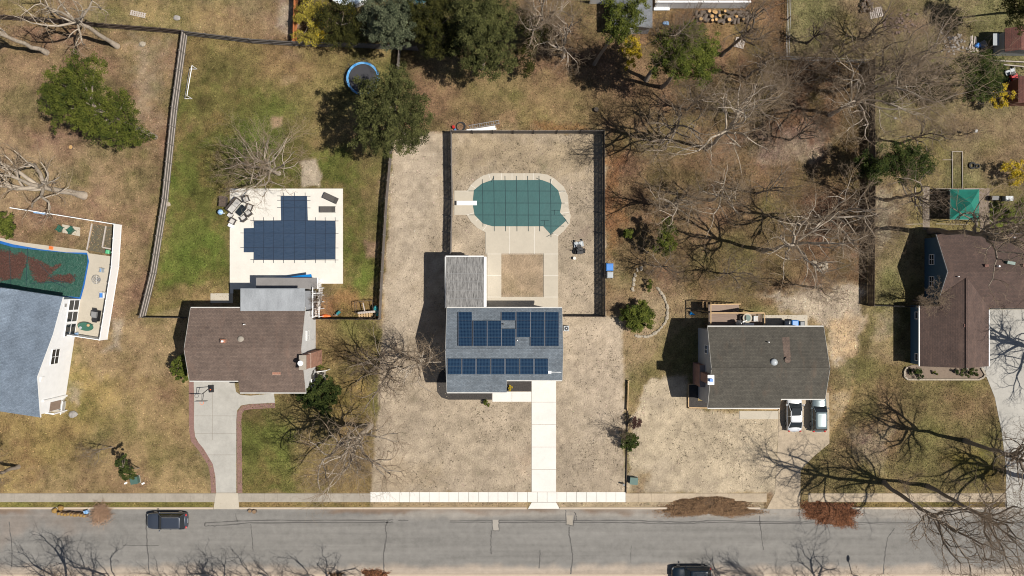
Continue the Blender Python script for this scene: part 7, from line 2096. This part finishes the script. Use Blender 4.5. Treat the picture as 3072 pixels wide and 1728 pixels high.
def evergreen(px, py, lobes, label, col, seed, name='evergreen_tree', tr=.2, dens=1.0, leaf=.095, clump=.5, cat='tree', bark='bark_mid', plan=False, group=None, flat=.55):
    """lobes: (x, y, height, radius) of foliage masses as the drone sees them; trunk foot at px, py"""
    rn = np.random.default_rng(seed); base = P(px, py)
    root = thing(name, base, label, cat, group)
    cs, ts, ss = [], [], []
    m = MB(); ctr = Vector((0, 0, 0)); L3 = []
    for (lx, ly, lh, lr_) in lobes: L3.append((G(lx, ly, lh), lr_))
    for g, _ in L3: ctr += g
    ctr /= len(L3)
    top = Vector((ctr.x, ctr.y, max(g.z for g, _ in L3)))
    n = 5; prev = base.copy(); spine = [base.copy()]
    for i in range(1, n + 1):
        t = i / n; q = base.lerp(top, t) + Vector((rn.normal(0, .05), rn.normal(0, .05), 0)) * min(1, tr * 5); m.tube(prev, q, tr * (1 - .75 * (t - 1 / n)), tr * (1 - .75 * t), 8, caps=False); prev = q; spine.append(q)
    for g, lr_ in L3:
        zt = max(.12, min(.95, (g.z - lr_ * .6) / max(top.z, .5))) ; a = base.lerp(top, zt)
        mid = (a + g) / 2 + Vector((rn.normal(0, .15), rn.normal(0, .15), .1)); m.tube(a, mid, tr * .4, tr * .28, 5, caps=False); m.tube(mid, g, tr * .28, tr * .08, 5, caps=False)
        nc = max(4, int(8.5 * lr_ ** 2 * dens)); r_ = min(clump, lr_ * .45)
        th = rn.uniform(0, 2 * np.pi, nc); u = rn.random(nc) ** .5; zz = rn.uniform(-.8, 1, nc)
        rad = np.sqrt(np.clip(1 - zz ** 2, 0, 1)) * lr_ * u * rn.uniform(.8, 1.2, nc)
        cx = g.x + rad * np.cos(th); cy = g.y + rad * np.sin(th); cz = g.z + zz * lr_ * .95 * rn.uniform(.6, 1, nc)
        nl = 58
        off = rn.normal(0, 1, (nc, nl, 3)); off /= np.linalg.norm(off, axis=2)[..., None]; off *= (rn.random((nc, nl)) ** .5)[..., None] * r_ * rn.uniform(.6, 1.25, nc)[:, None, None]
        off[..., 2] *= .6
        c = np.stack([cx, cy, cz], 1)[:, None, :] + off
        c = c.reshape(-1, 3); c[:, 2] = np.maximum(c[:, 2], .06)
        cl_t = rn.uniform(.1, .8, nc)[:, None] + rn.normal(0, .18, (nc, nl))
        cs.append(c); ts.append(np.clip(cl_t.reshape(-1), 0, 1))
    c = np.concatenate(cs); t = np.concatenate(ts)
    V_, F_ = leaf_quads(c, leaf, rn, flat, .42)
    m.build('trunk', bark, root)
    fast_mesh('crown', V_, F_, FO[col], root, tint=t, off=np.array(base))
    return root


E = evergreen
E(468, 412, [(235, 212, 10, 1.8), (285, 200, 10, 1.3), (180, 250, 9, 2.0), (240, 262, 10, 2.4), (160, 298, 8.5, 1.7), (212, 325, 9, 2.6), (268, 345, 8, 2.3), (296, 300, 9, 1.8), (352, 318, 7, 1.7), (375, 302, 7, 1.2), (322, 380, 7, 1.7), (390, 372, 6, 1.7), (350, 412, 6, 1.5), (436, 415, 5, .9), (392, 405, 5.5, 1.2), (150, 270, 9, 1.2), (270, 390, 7, 1.1)],
  'large leaning pine in the brown left yard', 'olive', 1, tr=.3, dens=1.35)
E(1215, 411, [(1108, 262, 11, 1.6), (1150, 250, 11, 1.5), (1200, 265, 11.5, 1.9), (1240, 305, 11, 1.8), (1110, 315, 11, 1.9), (1165, 325, 12, 2.3), (1230, 360, 11, 2.0), (1110, 375, 10, 1.8), (1175, 390, 11, 2.2), (1255, 395, 10, 1.6), (1095, 420, 9, 1.4), (1150, 430, 9, 1.6), (1215, 425, 10, 1.6), (1195, 225, 11, 1.3), (1265, 345, 11, 1.2)],
  'large open crowned evergreen beside the trampoline', 'dull', 2, tr=.28, dens=1.4)
E(1985, 262, [(2000, 140, 13, 1.7), (2040, 115, 13, 1.8), (2090, 112, 13, 1.6), (2115, 150, 13, 1.8), (2060, 160, 14, 2.3), (2010, 185, 12, 1.7), (2100, 195, 12, 1.8), (2112, 232, 11, 1.2), (1985, 200, 11, 1.2), (2040, 205, 12, 1.5), (2135, 170, 12, 1.0)],
  'pine with a bright green round crown below the grey shed', 'bright', 3, tr=.28, dens=1.35)
E(1783, 192, [(1865, 10, 13, 1.7), (1892, 45, 13, 1.5), (1855, 60, 13, 1.6), (1880, 85, 12, 1.5), (1848, 110, 12, 1.3), (1915, 5, 13, 1.4), (1830, 85, 12, 1.0)],
  'tall pine standing over the grey shed roof', 'olive', 4, tr=.25, dens=1.2)
E(1198, 126, [(1130, 25, 7, 1.8), (1180, 55, 9, 2.2), (1200, 100, 7, 1.9), (1150, 100, 7, 1.9), (1112, 62, 6, 1.6), (1165, 0, 8, 2.0), (1210, 35, 8, 1.9), (1180, 75, 9, 2.0)],
  'grey green spruce over the back fence corner', 'spruce', 5, tr=.25, dens=1.4)
E(1310, 146, [(1262, 30, 8, 2.0), (1310, 15, 8, 2.2), (1350, 50, 8, 2.2), (1280, 80, 7, 2.0), (1330, 110, 7, 2.2), (1370, 120, 6, 1.8), (1290, 130, 6, 1.6), (1245, 70, 7, 1.5)],
  'dark brownish evergreen between the spruce and the tallest top evergreen', 'dark', 6, tr=.28, dens=1.5)
E(1448, 205, [(1410, 20, 10, 2.3), (1460, 30, 10, 2.2), (1500, 70, 9, 2.1), (1430, 80, 11, 2.6), (1480, 120, 10, 2.3), (1410, 130, 9, 2.1), (1450, 170, 8, 2.1), (1500, 175, 8, 1.9), (1420, 185, 8, 1.4), (1470, 210, 7, 1.2), (1390, 60, 9, 1.6)],
  'largest olive green evergreen at the top centre', 'dull', 7, tr=.32, dens=1.5)
E(1025, 95, [(985, 55, 4, 1.5), (1030, 30, 4.5, 1.3), (1025, 95, 4, 1.4), (1060, 110, 4, 1.2), (1000, 115, 3.5, 1.1), (1070, 60, 5, 1.3)], 'dark evergreen shrub between the yellow shrub and the spruce', 'dark', 8, 'evergreen_shrub', .1, 1.6, cat='shrub')
E(1600, 130, [(1570, 60, 6, 1.6), (1600, 110, 5, 1.5), (1640, 100, 5, 1.2), (1570, 160, 4, 1.3), (1590, 205, 3, 1.1)], 'dark thicket shrub right of the largest top evergreen', 'dark', 9, 'evergreen_shrub', .1, 1.2, cat='shrub')
E(915, 80, [(920, 15, 2.5, 1.5), (925, 55, 2.5, 1.5), (935, 100, 2.2, 1.3), (960, 110, 2, 1.0), (905, 110, 2, .9), (960, 30, 2.5, 1.2)], 'yellow flowering shrub behind the orange cedar fence', 'yolive', 10, 'flowering_shrub', .08, 1.3, cat='shrub', flat=.9)
E(965, 90, [(968, 60, 2.4, .7), (962, 90, 2.3, .7), (972, 115, 2.0, .5), (1040, 25, 3, .6), (1055, 35, 3, .5)], 'bright yellow forsythia along the top fence', 'yellow', 11, 'flowering_shrub', .06, 1.4, cat='shrub', flat=.9)
E(1885, 180, [(1895, 130, 2.5, .9), (1885, 155, 2.5, 1.0), (1905, 165, 2.3, .9), (1890, 195, 2, .7), (1910, 145, 2.4, .7)], 'yellow forsythia below the grey shed', 'yellow', 12, 'flowering_shrub', .06, 1.5, cat='shrub', flat=.9)
E(3045, 525, [(3035, 505, 2, .9), (3055, 500, 2, .9), (3045, 535, 2, .9), (3065, 530, 2, .9)], 'round yellow forsythia at the right edge above the cabinets', 'yellow', 13, 'flowering_shrub', .06, 1.4, cat='shrub', flat=.9)
E(2975, 300, [(2990, 285, 2.5, .9), (3010, 270, 2.5, .8), (3000, 305, 2.3, .8), (3025, 285, 2.3, .6), (2985, 312, 2, .6)], 'yellow forsythia beside the dark red roofed shed', 'yellow', 14, 'flowering_shrub', .06, 1.3, cat='shrub', flat=.9)
E(2880, 255, [(2905, 195, 5, 1.4), (2940, 190, 6, 1.6), (2980, 200, 5, 1.4), (2910, 235, 6, 1.6), (2955, 235, 6, 1.8), (2985, 255, 5, 1.3), (2925, 270, 5, 1.4), (2960, 275, 4, 1.1)], 'bushy dark green evergreen left of the red tractor', 'deep', 15, tr=.2, dens=1.7)
E(2790, 270, [(2840, 215, 5, 1.2), (2730, 285, 5, 1.3), (2760, 250, 6, 1.2), (2800, 280, 5, 1.2), (2740, 260, 5, 1.1)], 'dark evergreen under the wide grey bare tree', 'dark', 16, tr=.15, dens=1.1)
E(2615, 480, [(2640, 500, 7, 1.6), (2680, 470, 7, 1.8), (2720, 470, 7, 1.8), (2760, 475, 6, 1.6), (2700, 510, 6, 1.6), (2740, 520, 5, 1.5), (2620, 520, 6, 1.3), (2600, 490, 6, 1.2), (2780, 500, 5, 1.2)], 'broad green evergreen over the middle of the tall brown fence', 'deep', 17, tr=.25, dens=1.5)
E(1900, 953, [(1920, 945, 1.9, 1.3), (1935, 960, 1.6, 1.1), (1905, 965, 1.6, 1.1), (1895, 940, 1.8, 1.2), (1925, 925, 1.5, .9), (1945, 945, 1.3, .8), (1915, 980, 1.2, .8), (1885, 955, 1.4, .9)], 'round evergreen bush beside the curved stone row', 'bright', 18, 'evergreen_shrub', .12, 2.2, .1, .35, cat='shrub')
E(1884, 700, [(1887, 697, 1.0, .6), (1884, 705, .8, .5), (1880, 695, 1.2, .4)], 'small bright green conifer near the pool yard fence', 'bright', 19, 'conifer', .05, 3.0, .08, .25, cat='shrub')
E(1985, 727, [(1998, 700, 4, 1.1), (2002, 730, 3.5, 1.2), (1985, 745, 3, 1.0), (2005, 670, 4.5, .8), (1995, 715, 5, .9)], 'medium conifer in the left of the wooded yard', 'olive', 20, 'conifer', .12, 1.9, .1, .35)
E(1943, 857, [(1948, 850, .9, .5), (1944, 862, .7, .5)], 'small shrub above the loose stone row', 'olive', 21, 'evergreen_shrub', .04, 2.4, .08, .25, cat='shrub')
E(1882, 1314, [(1888, 1320, 2.0, .9), (1896, 1332, 1.4, .8), (1880, 1335, 1.4, .7), (1895, 1312, 1.8, .7)], 'small green conifer on the lot line in front of the dark-roofed house', 'deep', 22, 'conifer', .08, 2.6, .09, .3, cat='shrub')
E(1905, 1268, [(1908, 1262, 1.4, .6), (1918, 1270, 1.2, .5), (1900, 1275, 1.1, .5)], 'dark red leaved shrub above the small front conifer', 'red', 23, 'leafy_shrub', .05, 2.4, .08, .25, cat='shrub')
E(955, 1160, [(970, 1150, 3.0, 1.1), (945, 1175, 3.2, 1.3), (985, 1185, 2.8, 1.2), (960, 1205, 2.6, 1.2), (930, 1200, 2.2, 1.0), (1000, 1165, 2.4, .9), (975, 1225, 2.0, .9), (910, 1185, 1.8, .8), (990, 1210, 1.8, .8), (925, 1160, 2.0, .7)], 'spreading dark green evergreen at the front right corner of the brown-roofed house', 'deep', 24, 'evergreen_shrub', .12, 2.0, .11, .35, cat='shrub')
E(548, 1095, [(542, 1080, 3, .7), (535, 1105, 2.6, .9), (545, 1120, 2.4, .8), (528, 1090, 2.4, .5), (525, 1112, 2, .5), (550, 1130, 2, .6)], 'slim bright evergreen against the left wall of the brown-roofed house', 'bright', 25, 'evergreen_shrub', .1, 2.4, .1, .3, cat='shrub')
E(418, 1404, [(368, 1380, 4.0, .45), (352, 1382, 4.0, .35), (365, 1408, 3.6, .7), (385, 1405, 3.2, .7), (380, 1425, 3.0, .6), (392, 1428, 2.6, .6), (375, 1370, 4, .3), (355, 1395, 3.8, .4)], 'spindly evergreen next to the left green utility box', 'deep', 26, 'evergreen_shrub', .07, 2.4, .09, .3, cat='shrub')
E(30, 680, [(15, 665, 3, 1.2), (10, 690, 3, 1.1), (25, 685, 2.6, .9), (-5, 675, 3, 1.2)], 'olive bush at the left edge above the green tarp pool', 'bright', 27, 'evergreen_shrub', .1, 1.8, .1, .35, cat='shrub')
E(2745, 1114, [(2745, 1115, .7, .6), (2760, 1118, .6, .6), (2735, 1112, .6, .4)], 'left of the dark low shrubs in the stone edged flower bed', 'deep', 28, 'evergreen_shrub', .04, 2.6, .07, .22, cat='shrub')
E(2900, 1116, [(2895, 1118, .7, .6), (2912, 1115, .7, .6), (2925, 1118, .6, .5), (2875, 1116, .5, .4)], 'right of the dark low shrubs in the stone edged flower bed', 'deep', 29, 'evergreen_shrub', .04, 2.6, .07, .22, cat='shrub')
E(2808, 1119, [(2808, 1119, .4, .35)], 'tiny shrub in the middle of the stone edged flower bed', 'olive', 30, 'evergreen_shrub', .03, 4, .06, .2, cat='shrub')
E(2325, 1208, [(2323, 1205, .5, .4), (2325, 1215, .5, .4)], 'small shrub in the lumber framed bed beside the white car', 'bright', 31, 'evergreen_shrub', .03, 3, .06, .2, cat='shrub')
E(1461, 1208, [(1458, 1203, .5, .4), (1462, 1214, .4, .35), (1455, 1212, .4, .3)], 'small weedy shrub at the left end of the white front path', 'bright', 32, 'evergreen_shrub', .03, 2.4, .06, .22, cat='shrub')
E(1528, 1170, [(1529, 1167, .6, .3), (1530, 1160, .6, .25)], 'small yellow shrub in the mulch next to the solar-panelled house', 'yellow', 33, 'flowering_shrub', .03, 3, .06, .2, cat='shrub')
E(951, 1106, [(956, 1101, 1.0, .4)], 'little shrub at the foot of the brick chimney', 'bright', 34, 'evergreen_shrub', .03, 3, .07, .2, cat='shrub')
E(1075, 1308, [(1040, 1320, 6, .8), (1052, 1330, 6, .8), (1060, 1315, 6, .7), (1045, 1340, 5.5, .6)], 'clump of yellow green mistletoe in the fork of the big front bare tree', 'yolive', 35, 'mistletoe', .03, 1.8, .1, .3, cat='mistletoe')
E(3075, 640, [(3065, 620, 2.5, 1.0), (3085, 650, 2.5, 1.1)], 'green bush at the right edge beside the grey cabinet', 'bright', 36, 'evergreen_shrub', .06, 1.8, .1, .35, cat='shrub')
E(3100, 30, [(3040, 20, 7, 1.8), (3070, 50, 7, 1.8), (3060, -10, 8, 2.0), (3090, 10, 8, 2.0)], 'dark evergreen in the top right corner', 'dark', 37, tr=.2, dens=1.1)


# ------------------------------------------------------------------ scattered ground cover
def in_any(px, py, polys):
    m = np.zeros(px.shape, bool)
    for q in polys: m |= poly_sd(px, py, q) > 0
    return m


HARD = [[(620, 900), (955, 900), (955, 1180), (620, 1180)], [(1345, 770), (1685, 920), (1685, 1200), (1345, 1200)], [(2085, 960), (2425, 960), (2425, 1210), (2085, 1210)], [(2720, 700), (3400, 700), (3400, 1100), (2720, 1100)], [(-400, 840), (240, 900), (200, 1240), (-400, 1220)],
        cop, [(1456, 755), (1680, 755), (1680, 930), (1456, 930)], [(690, 566), (1029, 566), (1029, 880), (690, 880)], [(-400, 670), (0, 700), (340, 760), (325, 1020), (-400, 900)], drive, [(1590, 1130), (1672, 1130), (1672, 1530), (1590, 1530)], [(1470, 1170), (1600, 1170), (1600, 1210), (1470, 1210)], [(2330, 1170), (2490, 1170), (2490, 1330), (2400, 1410), (2400, 1530), (2300, 1530)],
        [(2925, 925), (3500, 925), (3500, 1530), (3016, 1530), (3005, 1296), (2960, 1132)], [(-900, 1474), (3900, 1474), (3900, 1508), (-900, 1508)], [(-900, 1519), (3900, 1519), (3900, 1730), (-900, 1730)], [(565, 1140), (585, 1140), (600, 1340), (650, 1480), (635, 1480), (570, 1320)], [(2215, 1230), (2340, 1230), (2340, 1260), (2215, 1260)]]


def scatter(n, seed, keep):
    rn = np.random.default_rng(seed)
    px = rn.uniform(-60, 3130, n); py = rn.uniform(-60, 1790, n)
    k = keep(px, py, rn) & ~in_any(px, py, HARD)
    return px[k], py[k], rn


def lerpcol(px, py):
    return ground_colour((px - 1536) * S, -(py - 864) * S)


# grass and dead-grass clumps over all lots
px, py, rn = scatter(330000, 5, lambda x, y, r: np.ones(x.shape, bool))
sandmask = in_any(px, py, [[(1190, 400), (1815, 395), (1876, 955), (1876, 1480), (1112, 1480), (1146, 956)], [(1950, 1140), (2062, 1130), (2065, 1232), (2340, 1245), (2345, 1480), (1880, 1480)]])
keep = ~sandmask | (rn.random(len(px)) < .12)
px, py = px[keep], py[keep]
c = lerpcol(px, py)
k = rn.normal(1.0, .45, len(px)).clip(.3, 2.4)[:, None]
hue = rn.normal(0, .06, len(px))[:, None]
c = np.clip(c * k * (1 + hue * np.array((-.6, .6, -.8))), .01, .7)
cen = np.stack([(px - 1536) * S, -(py - 864) * S, np.full(len(px), .045)], 1)
Vg, Fg = leaf_quads(cen, .085, rn, .55, .35)
Vg[:, 2] = np.maximum(Vg[:, 2], .004)
tag(fast_mesh('grass', Vg, Fg, 'grass_blade', col=c), 'dry and green grass tufts covering the yards', 'grass', kind='stuff')
# dark weed tufts on the sandy lots
px, py, rn = scatter(60000, 6, lambda x, y, r: in_any(x, y, [[(1150, 440), (1815, 400), (1870, 955), (1876, 1475), (1115, 1475), (1146, 956)], [(1950, 1140), (2062, 1130), (2065, 1232), (2340, 1245), (2345, 1475), (1880, 1475)], [(2480, 870), (2600, 870), (2570, 1150), (2490, 1100)]]))
wv = fbm((px - 1536) * S, (py - 864) * S, .35, 900)
kp = rn.random(len(px)) < np.clip((wv - .5) * 3.2, .03, 1)
px, py = px[kp], py[kp]
cen = np.stack([(px - 1536) * S, -(py - 864) * S, np.full(len(px), .05)], 1)
cen = np.repeat(cen, 4, 0) + rn.normal(0, .09, (len(px) * 4, 3)) * np.array((1, 1, .2))
Vw, Fw = leaf_quads(cen, .07, rn, 1.0, .3); Vw[:, 2] = np.maximum(Vw[:, 2], .004)
tag(fast_mesh('weeds', Vw, Fw, 'weed', tint=rn.uniform(.6, 1.6, len(Fw))), 'small dark weed tufts scattered over the sandy lots', 'weeds', kind='stuff')
# fallen leaves drifts
DR = [[(1600, 360), (1770, 365), (1770, 392), (1600, 392)], [(1812, 440), (1870, 440), (1870, 700), (1812, 900)], [(2300, -50), (2362, 0), (2358, 175), (2330, 170)], [(2080, 440), (2240, 430), (2210, 560), (2090, 540)], [(1000, 900), (1138, 900), (1138, 955), (960, 955)], [(2330, 190), (2600, 190), (2600, 900), (2350, 880)], [(1880, 400), (2600, 400), (2600, 900), (1880, 700)], [(1500, 0), (2300, 0), (2300, 300), (1600, 300)], [(100, 1508), (420, 1508), (420, 1600), (100, 1600)]]
px, py, rn = scatter(170000, 7, lambda x, y, r: in_any(x, y, DR))
wv = fbm((px - 1536) * S, (py - 864) * S, .3, 950)
kp = rn.random(len(px)) < np.clip((wv - .42) * 3.0, .02, 1)
strong = in_any(px, py, DR[:3]); kp |= strong
px, py = px[kp], py[kp]
cen = np.stack([(px - 1536) * S, -(py - 864) * S, np.full(len(px), .04)], 1)
Vl, Fl = leaf_quads(cen, .06, rn, .5, .7); Vl[:, 2] = np.maximum(Vl[:, 2], .004)
tag(fast_mesh('fallen_leaves', Vl, Fl, 'leaf_litter', tint=rn.uniform(.35, 1.5, len(Fl))), 'drifts of rust brown fallen leaves in the wooded yards', 'fallen leaves', kind='stuff')
print('objects', len(bpy.data.objects))
